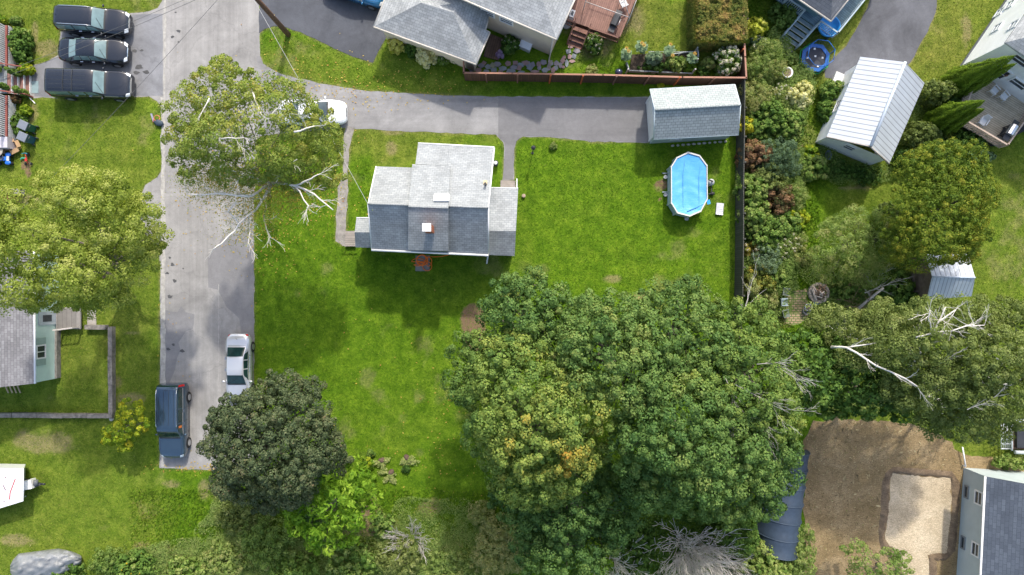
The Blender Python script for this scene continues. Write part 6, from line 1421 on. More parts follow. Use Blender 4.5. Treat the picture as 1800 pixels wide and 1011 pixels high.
# hedge block
t = thing('hedge', 'square clipped bronze green hedge block at the top edge', 'hedge', V(1270,30)); z = 2.0; n = 46000
a_, b_ = V(1222,72,z), V(1318,-30,z); u = rng.random((n,2)); f_ = rng.random(n)
C = np.empty((n,3)); C[:,0] = a_.x+(b_.x-a_.x)*u[:,0]; C[:,1] = a_.y+(b_.y-a_.y)*u[:,1]; C[:,2] = z+.9*(fbm(C[:,0],C[:,1],.55,3)-.5)-.5*np.clip((np.abs(C[:,0]-(a_.x+b_.x)/2)/((b_.x-a_.x)/2)),0,1)**8+rng.uniform(-.2,.02,n); nn = np.tile([0,0,1.],(n,1))
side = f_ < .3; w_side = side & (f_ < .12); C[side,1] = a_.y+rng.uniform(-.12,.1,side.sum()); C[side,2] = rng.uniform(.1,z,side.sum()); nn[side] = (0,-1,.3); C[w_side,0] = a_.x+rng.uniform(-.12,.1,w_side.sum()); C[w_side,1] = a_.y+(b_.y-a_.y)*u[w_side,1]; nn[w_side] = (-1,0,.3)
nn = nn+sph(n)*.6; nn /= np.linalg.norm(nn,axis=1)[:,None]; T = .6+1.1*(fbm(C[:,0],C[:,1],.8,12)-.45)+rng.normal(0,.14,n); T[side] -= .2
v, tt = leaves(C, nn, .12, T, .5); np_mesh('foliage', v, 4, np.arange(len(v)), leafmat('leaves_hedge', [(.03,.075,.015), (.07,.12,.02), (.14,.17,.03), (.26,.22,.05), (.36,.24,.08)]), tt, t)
mb = MB(); 
for x_ in (1240,1260,1280,1300): 
    for y_ in (50,15,-10): c = V(x_,y_,0); mb.tube([c, c+Vector((0,0,1.8))], .05, 5)
mb.build('stems', BARKD, t)
shrub('yellow variegated shrub at the right corner of the hedge block', 1327,50,19,1.4, LM_LIME, leaf=.17, tbase=.62, per=26)
shrub('round dark green bush left of the blue railed steps', 1375,28,24,1.3, LM_SUMAC, tbase=.35)
# the planted strip
strip = [
 (1345,100,26,1.6,LM_SUMAC,'light green feathery bush right of the reddish fence corner',.55,None),
 (1330,78,14,.9,LM_BLUEG,'greyish bush with pale flower heads below the yellow variegated shrub',.5,LM_WHITEF),
 (1330,130,24,1.5,LM_SUMAC,'tall pale green grassy bush beside the fence corner',.6,None),
 (1362,122,20,1.3,LM_SUMAC,'pale green arching bush left of the bird bath',.75,None),
 (1325,170,26,1.6,LM_SUMAC,'yellowish green feathery bush behind the garage roof end',.8,None),
 (1405,168,19,1.2,LM_VAR,'round cream and gold variegated shrub below the bird bath',.62,None),
 (1372,165,16,1.1,LM_SUMAC,'white tipped pale bush left of the gold variegated shrub',.7,LM_WHITEF),
 (1350,195,24,1.3,LM_SHRUB,'mid green bush between the feathery bush and the terracotta pot',.55,None),
 (1385,222,26,1.3,LM_SHRUB,'low glossy green bush below the terracotta pot',.5,None),
 (1335,222,26,1.2,LM_SHRUB,'mixed green bush just right of the dark fence top',.45,None),
 (1306,222,15,1.4,LM_YOUNG,'yellow leaved climber on the fence at the garage corner',.6,None),
 (1325,275,26,1.8,LM_RED,'reddish brown leaved shrub against the dark fence',.5,None),
 (1365,280,36,2.2,LM_BLUEG,'grey green bushy shrub below the mossy paving strip',.25,None),
 (1350,320,30,1.8,LM_OLIVE,'dull olive shrub between the red shrub and the lawn',.3,None),
 (1320,330,26,1.8,LM_SHRUB,'large leaved green shrub leaning on the dark fence',.65,None),
 (1365,350,26,1.6,LM_RED,'maroon tinged shrub in the middle of the planted strip',.35,None),
 (1325,375,28,1.7,LM_SHRUB,'leafy green shrub below the large leaved one at the dark fence',.6,None),
 (1395,345,22,1.2,LM_SUMAC,'pale green shrub at the lawn side of the planted strip',.6,None),
 (1378,395,26,1.4,LM_SHRUB,'mid green shrub with a few red leaves low in the strip',.5,None),
 (1345,410,28,1.5,LM_SHRUB,'dark green shrub above the white flowering plants',.4,None),
 (1400,385,18,1.0,LM_YOUNG,'small yellow green shrub at the lawn edge of the strip',.3,None),
 (1392,420,22,1.1,LM_SUMAC,'light green plant with white flower heads at the lawn edge',.6,LM_WHITEF),
 (1366,435,22,1.2,LM_SUMAC,'white flowering plants between two green shrubs',.4,LM_WHITEF),
 (1345,452,26,1.5,LM_BLUEG,'round blue green shrub in the lower part of the strip',.65,None),
 (1322,440,12,1.0,LM_ORANGE,'small orange and green plant at the dark fence',.6,LM_WHITEF),
 (1335,490,24,1.1,LM_ORANGE,'orange tinged low plants at the foot of the strip',.3,None),
 (1360,480,22,1.1,LM_SHRUB,'green shrub below the round blue green one',.6,None),
 (1320,505,14,1.4,LM_OLIVE,'thin olive bush at the lower end of the dark fence',.6,None),
 (1410,450,16,.7,LM_SUMAC,'pale low weeds beside the lawn path',.8,None),
 (1345,530,20,.9,LM_OLIVE,'grassy bush beside the maple grove edge',.6,None),
]
for (a,b,r,h,m_,lab,tb_,bl_) in strip:
    shrub(lab, a,b,r*1.12,h, m_, tbase=tb_+.12, sub=True, blossom=bl_, nb=34 if bl_ else 0, bsize=.08, leaf=(.09 if m_ in (LM_SUMAC,LM_OLIVE,LM_BLUEG) else .14), aspect=(.32 if m_ in (LM_SUMAC,LM_BLUEG) else .7), per=52, rough=.45, clump=.22, spacing=.3, gap=.12)
# around the metal roof garage
shrub('green bush at the upper left corner of the metal roof garage', 1462,160,22,1.2, LM_SHRUB, ry=18, tbase=.6)
shrub('green bush against the driveway side of the metal roof garage', 1455,195,18,1.0, LM_SHRUB, ry=26, tbase=.5)
shrub('large leaved light green plant near the dark bin by the garage', 1432,295,24,1.1, LM_SHRUB, leaf=.18, tbase=.72)
shrub('yellow green plant above the large leaved one', 1424,270,14,.9, LM_YOUNG, tbase=.35)
shrub('dark ground ivy below the garage gable, left patch', 1478,300,38,.5, LM_SHRUB, ry=18, tbase=.35, leaf=.1, per=26)
shrub('dark ground ivy below the garage gable, right patch', 1525,310,30,.5, LM_SHRUB, ry=16, tbase=.3, leaf=.1, per=26)
for a in ((1640,165,28,2.2,LM_OLIVE,'olive bush between the garage and the arborvitae',.3,22),(1620,240,34,2.0,LM_OLIVE,'dull olive bush below the lower arborvitae',.25,26),(1662,262,30,1.3,LM_SHRUB,'dark green bush under the tan deck railing',.2,22),(1700,248,36,1.0,LM_SHRUB,'broad leaved dark plants along the tan deck edge',.22,22),(1590,280,20,1.3,LM_SHRUB,'small dark bush above the rounded yew',.25,16),(1720,275,26,.9,LM_BLUEG,'blue green leafy plants below the corner of the tan deck',.3,14),(1668,185,20,1.2,LM_SHRUB,'dark green bush between the two pairs of arborvitae',.25,14)):
    shrub(a[5], a[0],a[1],a[2],a[3], a[4], ry=a[7], tbase=a[6])
shrub('dark bush at the upper left side of the rounded yew', 1560,395,26,2.2, LM_OLIVE, ry=40, tbase=.1)
shrub('green undergrowth between the fire pit and the small shed', 1565,500,40,1.0, LM_SHRUB, ry=30, tbase=.4)
shrub('green undergrowth right of the fire pit', 1490,505,34,1.0, LM_SHRUB, ry=24, tbase=.6)
shrub('dark green undergrowth below the porch of the small shed', 1590,530,34,1.2, LM_SHRUB, ry=22, tbase=.25)
shrub('glossy green bush beside the pale framed trailer', 1775,812,30,1.0, LM_SHRUB, ry=13, tbase=.75)
# left side
shrub('leafy green bush in front of the white lattice', 38,75,18,1.3, LM_SHRUB, ry=26, tbase=.5)
shrub('darker bush below the leafy one in front of the white lattice', 40,95,14,1.1, LM_SHRUB, ry=18, tbase=.3)
shrub('yellow green potted plant at the top of the plank steps', 48,122,11,1.0, LM_YOUNG, tbase=.45)
shrub('small shrub in the grass above the red railed porch', 30,38,9,.8, LM_SHRUB, tbase=.65)
shrub('low yellow green shrub at the left edge above the red rail', 5,38,10,.8, LM_YOUNG, tbase=.2)
shrub('round lime shrub beside the lower white lattice', 46,196,10,.7, LM_YOUNG, tbase=.3)
shrub('green ferny plants between the lattice and the bins', 34,218,14,.7, LM_SHRUB, ry=22, tbase=.5)
shrub('rust red plant at the foot of the plank steps', 26,174,9,.6, LM_RED, tbase=.5)
for a,b,lab in ((2,124,'green potted plant at the inner end of the upper maroon stair rail'),(30,129,'green potted plant halfway down the upper maroon stair rail'),(14,155,'green potted plant on the top plank step, lower side'),(40,162,'green potted plant on the lowest plank step, lower side')): shrub(lab, a,b,5.5,1.6, LM_SHRUB, name='potted_plant', cat='potted plant', group='small potted plants on the steps', tbase=.6, leaf=.09)
t, P = tree('young_tree', 'small bright yellow green sapling left of the dark blue car', (222,745), [LB(230,718,2.2,18,18), LB(235,742,2.6,26,22), LB(210,760,2.2,22,16), LB(225,778,1.8,14,12), LB(250,742,1.9,14,10), LB(195,773,1.6,12,8)], LM_YOUNG, None, tbase=.42, clump=.26, spacing=.42, per=36, leaf=.14, seed=30, r0=.05, rough=.3, inner=False)
# plants in the lawn
for (a,b,lab) in ((640,813,'light green leafy plant nearest the bright feathery tree'),(672,828,'pale wilting plant with dark centre, second from the left'),(693,808,'pale plant with dark centre, topmost of the four'),(688,836,'pale drooping plant with dark centre, lowest of the four')):
    pass
def droopy(label, px, py, dark=True):
    c = V(px,py); t = thing('garden_plant', label, 'plant', (c.x,c.y,0), 0, None); mb = MB(); mb.blob((c.x,c.y,.22),(.24,.22,.2),10,5,jit=.2); mb.build('centre', plain('plant_centre', (.10,.065,.045), .9, var=.4, scale=14), t)
    C = []; nn = []
    for k in range(9):
        a = random.choice((-2.6,-2.0,-1.57,-1.2,-.5,.1,3.3,-.9,-1.9))+random.uniform(-.4,.4); L = random.uniform(.25,.85)
        for s in np.linspace(.15,1,16):
            for q in range(4): C.append((c.x+math.cos(a)*L*s+random.uniform(-.14,.14)*s, c.y+math.sin(a)*L*s+random.uniform(-.14,.14)*s, .32-.22*s*s+random.uniform(-.03,.06))); nn.append((random.uniform(-.5,.5),random.uniform(-.5,.5),1))
    C = np.array(C); nn = np.array(nn); nn /= np.linalg.norm(nn,axis=1)[:,None]; v, tt = leaves(C, nn, .13, rng.uniform(.2,.9,len(C))); np_mesh('foliage', v, 4, np.arange(len(v)), leafmat('leaves_droopy', [(.13,.22,.04),(.30,.36,.10),(.44,.45,.18)]) if 'leaves_droopy' not in MATS else MATS['leaves_droopy'], tt, t)
droopy('pale drooping garden plant with dark centre, the left one of the lawn bed', 672,808); droopy('pale drooping garden plant with dark centre, the right one of the lawn bed', 716,803); droopy('pale drooping garden plant with dark centre, the lowest of the lawn bed', 688,829)
shrub('light green leafy plant in the lawn bed nearest the dark maple', 646,815,14,.5, LM_YOUNG, ry=11, tbase=.2, leaf=.15)
shrub('dark low plant in the lawn bed below the right drooping plant', 714,824,7,.3, LM_SHRUB, tbase=.2)
shrub('small orange flowering plant at the top of the lawn bed', 652,797,7,.35, LM_SHRUB, tbase=.5, blossom=LM_ORANGE, nb=5, bsize=.05)
shrub('small pale green weed in the lawn beside the driveway', 972,257,7,.35, LM_SUMAC, tbase=.8, leaf=.08)
shrub('tiny flowering shrub between the reddish fence and the garage', 1161,150,5,.35, LM_YOUNG, tbase=.6)
# rough growth along the bottom edge
bot = [
 (880,960,50,3.0,LM_OLIVE,'pale olive willow bush at the bottom edge left of the dead white shrub',.75,56),
 (850,905,26,1.8,LM_OLIVE,'small olive bush at the left edge of the grove shade',.6,24),
 (1045,985,34,2.4,LM_ASH,'bright green bush with white dead twigs at the bottom edge',.35,34),
 (1290,930,44,3.0,LM_SHRUB,'dark green bush under the lower right of the grove',.3,40),
 (1340,985,44,2.6,LM_SHRUB,'bright green bush at the bottom edge left of the dirt lot',.72,40),
 (1400,970,30,2.0,LM_SUMAC,'yellow green bush overlapping the end of the fabric shelter',.55,60),
 (1120,960,30,2.0,LM_SHRUB,'dark undergrowth between the two dead shrubs',.15,50),
 (1230,890,30,2.2,LM_SHRUB,'deep green undergrowth above the dead grey shrub',.2,26),
 (790,995,56,.7,LM_SUMAC,'low weedy growth at the bottom edge below the lawn',.55,34),
 (700,980,50,1.1,LM_OLIVE,'olive weedy growth at the bottom edge right of the feathery tree',.45,34),
 (620,985,46,1.3,LM_SHRUB,'green weedy growth at the bottom edge below the feathery tree',.55,34),
 (470,950,50,1.8,LM_SUMAC,'greyish green willow bush below the dark maple',.35,46),
 (520,1000,40,1.6,LM_SHRUB,'green bush at the bottom edge below the willow bush',.5,26),
 (400,985,46,1.2,LM_SUMAC,'light green weedy bush at the bottom edge',.65,34),
 (340,1000,46,.9,LM_SHRUB,'mid green weeds at the bottom edge below the dry patch',.6,24),
 (240,995,44,1.0,LM_SHRUB,'dark green weeds with yellow flowers at the bottom edge',.4,26),
 (190,985,34,1.0,LM_SUMAC,'greyish weeds right of the silver tarpaulin',.3,26),
 (120,998,26,1.2,LM_SHRUB,'green weeds growing over the silver tarpaulin',.4,20),
 (672,925,24,.6,LM_SHRUB,'dark green brambles right of the feathery tree',.5,24),
 (420,905,40,1.1,LM_OLIVE,'brownish undergrowth at the lower left of the dark maple',.3,34),
 (560,905,40,1.0,LM_SHRUB,'dark undergrowth between the dark maple and the feathery tree',.15,30),
 (640,850,22,1.4,LM_ASH,'bright green feathery shoots at the right of the dark maple',.3,20),
 (1470,985,0,0,None,'',0,0)]
for (a,b,r,h,m_,lab,tb_,ry) in bot:
    if r: shrub(lab, a,b,r,h, m_, ry=ry, tbase=tb_+.14, sub=True, leaf=.11 if m_ in (LM_OLIVE,LM_SUMAC) else .14, aspect=.45 if m_ in (LM_OLIVE,LM_SUMAC) else .7, per=40, clump=.27, spacing=.42, rough=.35, blossom=(LM_YELF if 'yellow flowers' in lab else None), nb=12, bsize=.06)
tree('young_tree', 'thin light green sapling spreading over the brown dirt lot at the bottom edge', (1540,990), [LB(1540,985,3,34,24), LB(1500,965,2.6,22,14), LB(1570,1000,2.8,26,18), LB(1520,1000,2.5,28,20), LB(1585,980,2.2,14,10)], LM_SUMAC, None, tbase=.6, clump=.3, spacing=.4, per=46, leaf=.10, gap=.08, seed=31, r0=.05, inner=False, rough=.4)
# dead shrubs
def deadshrub(label, px, py, r, h, mat, n=60, name='dead_shrub', up=1.2):
    c = V(px,py); t = thing(name, label, 'dead shrub', (c.x,c.y,0)); mb = MB()
    for k in range(n):
        a = random.random()*6.283; s = random.random()**.5*r/SCL; b0 = Vector((c.x+math.cos(a)*s*.45, c.y+math.sin(a)*s*.45, .1)); d = Vector((math.cos(a)*s*.8, math.sin(a)*s*.8, h*random.uniform(.6,1.0)))
        twigs(mb, b0, d, d.length, .03, 2, .45, 4, minr=.009)
    mb.build('branches', mat, t)
deadshrub('large grey leafless shrub at the bottom edge right of the white one', 1205,965,44,3.2, plain('pale_twigs', (.60,.56,.50), .85, var=.2), 90)
deadshrub('small bone white leafless shrub at the bottom edge', 1075,985,34,3.0, plain('bleached', (.66,.63,.55), .8, var=.15), 20)
deadshrub('second grey leafless shrub beside the bright green bush', 1270,990,26,2.4, DEADW, 22)
deadshrub('tangle of grey twigs in the weeds near the bottom edge', 722,948,30,.9, DEADW, 26)
t = thing('fallen_branch', 'bare grey forked branch lying between the fire pit and the small shed', 'branch', V(1530,510)); mb = MB()
mb.tube([V(1508,543,.6), V(1530,524,.9), V(1553,506,1.2)], [.1,.09,.08], 7)
for p, q in (((1520,515,.9),(1562,485,1.6)), ((1521,509,.9),(1530,525,.8)), ((1540,500,1.2),(1550,480,2.0)), ((1535,503,1.2),(1530,488,1.9))): a, e = V(*p), V(*q); twigs(mb, a, e-a, (e-a).length, .05, 2, .5, 5)
mb.build('branches', DEADW, t)
t = thing('brush_pile', 'brown dead brush in the undergrowth right of the fire pit', 'brush'   , V(1498,525)); mb = MB()
for k in range(26): a = V(1470+random.random()*60, 500+random.random()*50, .15+random.random()*.8); d = Vector((random.uniform(-1,1),random.uniform(-1,1),random.uniform(-.1,.3))); twigs(mb, a, d, random.uniform(.6,1.5), .02, 1, .5, 3)
mb.build('branches', plain('brown_twigs', (.22,.13,.08), .9, var=.3), t)
bare('dead_sapling', 'thin bare sapling at the lower end of the dark fence', (1303,540), [((1303,560),(1312,478),2.0,3.2,.03), ((1306,540),(1296,530),2.2,3.0,.03), ((1300,545),(1306,538),4,6,.03)], BIRCHB, 1)

# ---- low ground cover under and between the shrubs
def cover(label, areas, n, h, leaf, mat, tb, name='ground_cover', aspect=.5, tv=.16):
    """areas: (px,py,rx,ry,weight)"""
    W_ = np.array([a[4]*a[2]*a[3] for a in areas], float); W_ /= W_.sum(); pts_ = []
    for (a, b, rx, ry, _), w_ in zip(areas, W_):
        k = int(n*w_); t_ = rng.random(k)*6.283; r_ = rng.random(k)**.5*(1+.12*np.sin(t_*5+a)); pts_.append(np.stack([a+rx*r_*np.cos(t_), b+ry*r_*np.sin(t_)], 1))
    pts_ = np.concatenate(pts_); x = (pts_[:,0]-900)/SCL; y = (505.5-pts_[:,1])/SCL
    hh = h*(.25+1.3*fbm(x, y, .9, 17)**1.5); keep = rng.random(len(x)) < np.clip((fbm(x, y, .7, 23)-.3)*4, .12, 1); keep &= ~in_poly(x, y, DIRT) & ~in_poly(x, y, ROAD) & ~in_poly(x, y, PATIO)
    x, y, hh = x[keep], y[keep], hh[keep]; z = hh*rng.random(len(x))**.5; k = np.ones(len(x))
    nn = sph(len(x))*.7+np.array([0,0,1]); nn /= np.linalg.norm(nn, axis=1)[:, None]
    v, tt = leaves(np.stack([x,y,z],1), nn, leaf, tb+.7*(fbm(x, y, 1.6, 29)-.5)+rng.normal(0,tv,len(x)), aspect)
    tag(np_mesh(name, v, 4, np.arange(len(v)), mat, tt), label, 'ground cover', kind='stuff')
cover('light green weeds and long grass along the bottom edge of the lawn', [(560,985,330,48,1.2),(760,930,90,60,.6),(420,930,70,60,1),(300,990,120,30,1)], 130000, .42, .085, LM_SUMAC, .6)
cover('tangled low plants between the shrubs of the fence strip', [(1360,180,62,120,1),(1355,330,58,110,1.2),(1355,470,50,100,1)], 100000, .9, .10, LM_SUMAC, .45)
cover('rough undergrowth around the fire pit and the rounded yew', [(1500,470,90,90,.8),(1560,500,80,60,1),(1500,560,90,50,1),(1480,660,120,70,1),(1700,700,130,70,.8),(1440,285,40,30,1),(1500,305,70,20,1),(1640,230,70,60,1)], 95000, .45, .095, LM_SUMAC, .5)
cover('dark forest floor plants beneath the maple grove', [(1100,900,230,110,1),(1330,960,90,60,1)], 40000, .8, .15, LM_SHRUB, .2)
# ---------------------------------------------------------------- small things
# swimming pool
root = thing('swimming_pool', 'oval above ground pool with bright blue cover and white rim on the lawn', 'pool', V(1210,325))
rimp = [(1209.8,267.6),(1230,273.5),(1243,291),(1243.6,350),(1232,371.5),(1212.6,380),(1191,374.5),(1180.2,357),(1180,293),(1190,277)]
rp = [V(a,b,1.3) for a,b in rimp]; n = len(rp); ce = sum(rp, Vector())/n
mb = MB(); sc2 = lambda p, k, z: Vector((ce.x+(p.x-ce.x)*k, ce.y+(p.y-ce.y)*k, z))
for i in range(n): a, b = rp[i], rp[(i+1) % n]; mb.face([sc2(a,.985,1.27), sc2(b,.985,1.27), sc2(b,.985,0), sc2(a,.985,0)][::-1])
mb.build('wall', siding('pool_wall', (.38,.50,.52), .6), root)
mb = MB()
for i in range(n):
    a, b = rp[i], rp[(i+1) % n]; q = [sc2(a,1.015,1.27), sc2(b,1.015,1.27), sc2(b,.968,1.27), sc2(a,.968,1.27)]; mb.hexa(q+[v+Vector((0,0,.045)) for v in q])
mb.build('rim', plain('rim_cream', (.60,.58,.53), .45, var=.05), root)
m, nt_, bs_ = newmat('pool_cover'); co_ = coords(nt_)
mp_ = N(nt_, 'ShaderNodeMapping'); nt_.links.new(co_, mp_.inputs[0]); mp_.inputs['Scale'].default_value = (1.2,7,1)
n1 = noise(nt_, mp_.outputs[0], 1.4, 5, .7, .8); n2 = noise(nt_, co_, 2.0, 5, .7, 1.0)
c_ = ramp(nt_, n2, [(.3,(.085,.36,.68)),(.6,(.11,.40,.72)),(.8,(.15,.45,.76))]); nt_.links.new(c_, bs_.inputs['Base Color']); bs_.inputs['Roughness'].default_value = .28
bump(nt_, bs_, maths(nt_, 'ADD', n1, n2), .35, .04)
mb = MB(); cv = [sc2(p,.972,1.245) for p in rp]; mb.face(cv[::-1] if False else cv)
# tessellate the cover so it can sag and wrinkle
mb = MB(); NR = 9; NA = 60
def rimpt(a):
    d = Vector((math.cos(a), math.sin(a), 0)); best = None
    for i in range(n):
        p, q = cv[i]-ce, cv[(i+1) % n]-ce; e = q-p; den = d.x*e.y-d.y*e.x
        if abs(den) < 1e-9: continue
        t_ = (p.x*e.y-p.y*e.x)/den; s_ = (p.x*d.y-p.y*d.x)/den
        if t_ > 0 and -1e-6 <= s_ <= 1+1e-6: best = t_ if best is None else min(best, t_)
    return best or 1.0
RT = [rimpt(2*math.pi*k/NA) for k in range(NA)]
def cvp(i, k):
    k %= NA; r_ = RT[k]*i/NR; a = 2*math.pi*k/NA; x, y = ce.x+r_*math.cos(a), ce.y+r_*math.sin(a)
    z = 1.245-.10*(1-(i/NR)**4)+(.012*math.sin(y*9+2*math.sin(x*3))+.014*math.sin(x*5+y*2.2) if i < NR else 0); return Vector((x,y,z))
for i in range(NR):
    for k in range(NA): mb.face([cvp(i,k),cvp(i+1,k),cvp(i+1,k+1),cvp(i,k+1)] if i else [cvp(0,0),cvp(1,k),cvp(1,k+1)], smooth=True)
cov = mb.build('cover', m, root)
mb = MB()
for x_, y0, y1 in ((1201,277,374),(1229,285,371)): mb.tube([V(x_+(2 if y < 300 else 0),y,1.2) for y in np.linspace(y0,y1,8)], .018, 4)
mb.tube([V(1241,356,1.26), V(1225,364,1.24), V(1208,372,1.26)], .025, 5); mb.build('cover_seam', plain('seam_blue', (.08,.33,.6), .5), cov)
mb = MB(); a = V(1246,355,1.25); mb.box((a.x,a.y,1.18),(.22,.3,.02),rz=.2); mb.build('cover_flap', plain('pool_blue', (0,0,0)), cov)
mb = MB()
for i in range(n):
    a = rp[i]; mb.box((sc2(a,.995,0).x, sc2(a,.995,0).y, .63),(.09,.09,1.26))
mb.build('upright', plain('pool_upright', (.42,.47,.48), .5), root)
for y in (305,338): 
    mb = MB(); a = V(1180,y,.0); b = V(1169,y,0); mb.tube([(sc2(rp[8],1.0,0).x,a.y,.7),(b.x+.1,b.y,.08)], .035, 5); mb.box((b.x,b.y,.05),(.4,.08,.1)); mb.build('brace', plain('pool_upright',(0,0,0)), root)
t = thing('pool_pump', 'grey sand filter pump at the right side of the oval pool', 'pump', V(1247,322)); c = V(1247,322)
mb = MB(); mb.lathe([(0,0),(.2,0),(.24,.2),(.24,.45),(.14,.6),(0,.65)], (c.x,c.y,0), 14); mb.build('tank', plain('light_grey', (.5,.52,.53), .5), t)
mb = MB(); mb.tube([(c.x,c.y,.65),(c.x,c.y,.8),(c.x-.3,c.y+.1,.9)], .05, 6); mb.tube([(c.x+.05,c.y-.2,.25),(c.x+.1,c.y-.75,.25),(c.x-.2,c.y-.85,.5)], .04, 6); mb.build('pipe', BLK, t); mb = MB(); mb.tube([(c.x,c.y-.75,.15),(c.x+.3,c.y-.75,.15)], .11, 10); mb.build('motor', BLK, t)
t = thing('pool_ladder', 'folded white plastic steps lying flat on the lawn beside the pool', 'pool steps', V(1265,367)); 
mb = MB(); a = V(1265,367,.1); mb.box((a.x,a.y,.1),(.5,.78,.1),rz=-.1); mb.build('panel', plain('grey_panel', (.55,.56,.58), .4, var=.15), t, bevel=.02); mb = MB()
for k in range(5): mb.box((a.x+.1-.0,a.y-.28+k*.13,.165),(.22,.05,.03),rz=-.1)
mb.build('rung', WHITE, t); mb = MB(); mb.box((a.x-.03,a.y-.4,.12),(.5,.06,.14),rz=-.1); mb.build('foot', WHITE, t)
for (x_,y_,lab) in ((1169,312,'small white skimmer bucket at the upper left of the pool'),(1169,343,'small white bucket at the lower left of the pool'),(1206,385,'small white pebble shaped float below the pool')):
    mb = MB(); a = V(x_,y_); mb.lathe([(0,0),(.11,0),(.13,.22),(.11,.22),(.1,.05),(0,.05)], (a.x,a.y,0), 12); o = mb.build('bucket', WPL); tag(o, lab, 'bucket')
# utility pole and wires
root = thing('utility_pole', 'tall brown wooden utility pole leaning out of the top edge', 'utility pole', V(507,61)); b = V(507,61)
mb = MB(); mb.tube([b-Vector((0,0,.2)), b+Vector((0,0,9.6))], [.19,.13], 12); mb.build('pole', plain('pole_wood', (.13,.07,.045), .9, var=.35, scale=8), root)
mb = MB(); mb.box((b.x,b.y+.16,8.9),(2.4,.1,.12),rz=.5); mb.build('crossarm', plain('pole_wood',(0,0,0)), root)
mb = MB()
for s_ in (-1,-.4,.4,1): mb.tube([(b.x+s_*math.cos(.5),b.y+.16+s_*math.sin(.5),8.95),(b.x+s_*math.cos(.5),b.y+.16+s_*math.sin(.5),9.15)], .05, 8)
mb.build('insulator', plain('insulator', (.25,.12,.08), .3), root)
WIRE = plain('wire_grey', (.10,.10,.10), .6); WIREL = plain('wire_light', (.45,.45,.43), .5)
def wire(label, a, e, sag, r=.011, mat=WIRE):
    a, e = Vector(a), Vector(e); mb = MB(); pts_ = []
    for k in range(25): p = a.lerp(e, k/24); p.z -= sag*4*(k/24)*(1-k/24); pts_.append(p)
    mb.tube(pts_, r, 4); o = mb.build('overhead_wire', mat); return tag(o, label, 'wire')
top = b+Vector((0,0,9.0)); hs = V(647,359,6.3)
wire('twisted pale service wire running from the utility pole to the grey house gable', top+Vector((.1,.1,-.3)), hs, .25, .015, WIREL)
wire('dark wire crossing the road from the pole toward the lower left', top, V(-60,466,5.5), .3)
wire('dark wire crossing the road from the pole to the house with the red rail', top+Vector((0,0,.1)), V(-20,135,4.5), .3)
wire('second thin wire crossing the road above the row of black vehicles', top+Vector((-.3,0,-.5)), V(-20,145,4.3), .4, .012)
# lamp post by the path
t = thing('lamp_post', 'thin black garden lamp post in the grass right of the asphalt path', 'lamp post', V(936,269)); b = V(936,269)
mb = MB(); mb.tube([b, b+Vector((0,0,1.55))], .035, 8); mb.tube([b, b+Vector((0,0,.05))], .09, 10); mb.build('post', BLK, t)
mb = MB(); mb.lathe([(.06,1.55),(.12,1.6),(.13,1.8),(.07,1.86)], (b.x,b.y,0), 8); ln = mb.build('lantern', plain('lantern_glass', (.4,.42,.42), .2), t); mb = MB(); mb.lathe([(.16,1.84),(.04,1.98),(0,2.0)], (b.x,b.y,0), 8); mb.build('lantern_cap', BLK, ln)
# ball topped bin by the house
t = thing('lidded_bin', 'small round bin with white top beside the east wall of the grey house', 'bin', V(871,288)); b = V(871.5,289)
mb = MB(); mb.lathe([(0,0),(.16,0),(.2,.55),(0,.55)], (b.x,b.y,0), 14); mb.build('body', BLK, t); mb = MB(); mb.blob((b.x,b.y,.58),(.13,.13,.06),12,6); mb.build('lid', WHITE, t)
mb = MB(); b = V(920.5,345); mb.lathe([(0,0),(.12,0),(.14,.2),(.1,.22),(0,.2)], (b.x,b.y,0), 10); o = mb.build('flower_pot', plain('stump', (.35,.27,.2), .9)); tag(o, 'small brown pot in the grass right of the entrance steps', 'pot')
# wheeled bins
def bin_(label, px, py, rz, col_):
    c = V(px,py); t = thing('wheeled_bin', label, 'bin', (c.x,c.y,0), rz)
    mb = MB(); mb.hexa([Vector(p) for p in ((-.22,-.26,.05),(.22,-.26,.05),(.22,.24,.05),(-.22,.24,.05),(-.28,-.34,.98),(.28,-.34,.98),(.28,.3,.98),(-.28,.3,.98))]); mb.build('body', plain(label.split()[0]+'_bin_body', col_, .45), t, local=True, bevel=.02)
    mb = MB(); mb.hexa([Vector(p) for p in ((-.3,-.38,.985),(.3,-.38,.985),(.3,.33,.985),(-.3,.33,.985),(-.27,-.3,1.06),(.27,-.3,1.06),(.27,.33,1.08),(-.27,.33,1.08))]); mb.build('lid', plain('bin_lid', (.17,.19,.22), .5), t, local=True, bevel=.02)
    mb = MB(); mb.tube([(-.22,.4,.93),(.22,.4,.93)], .025, 6); mb.build('handle', BLK, t, local=True)
    for s_ in (-1,1): mb = MB(); mb.tube([(s_*.24,.3,.12),(s_*.3,.3,.12)], .12, 14); mb.build('wheel', BLK, t, local=True)
bin_('green wheeled bin with grey lid, the upper one beside the lattice', 58,226,-2.0, (.02,.13,.09)); bin_('teal wheeled bin with grey lid, the lower one beside the lattice', 57,246,-2.0, (.02,.10,.17))
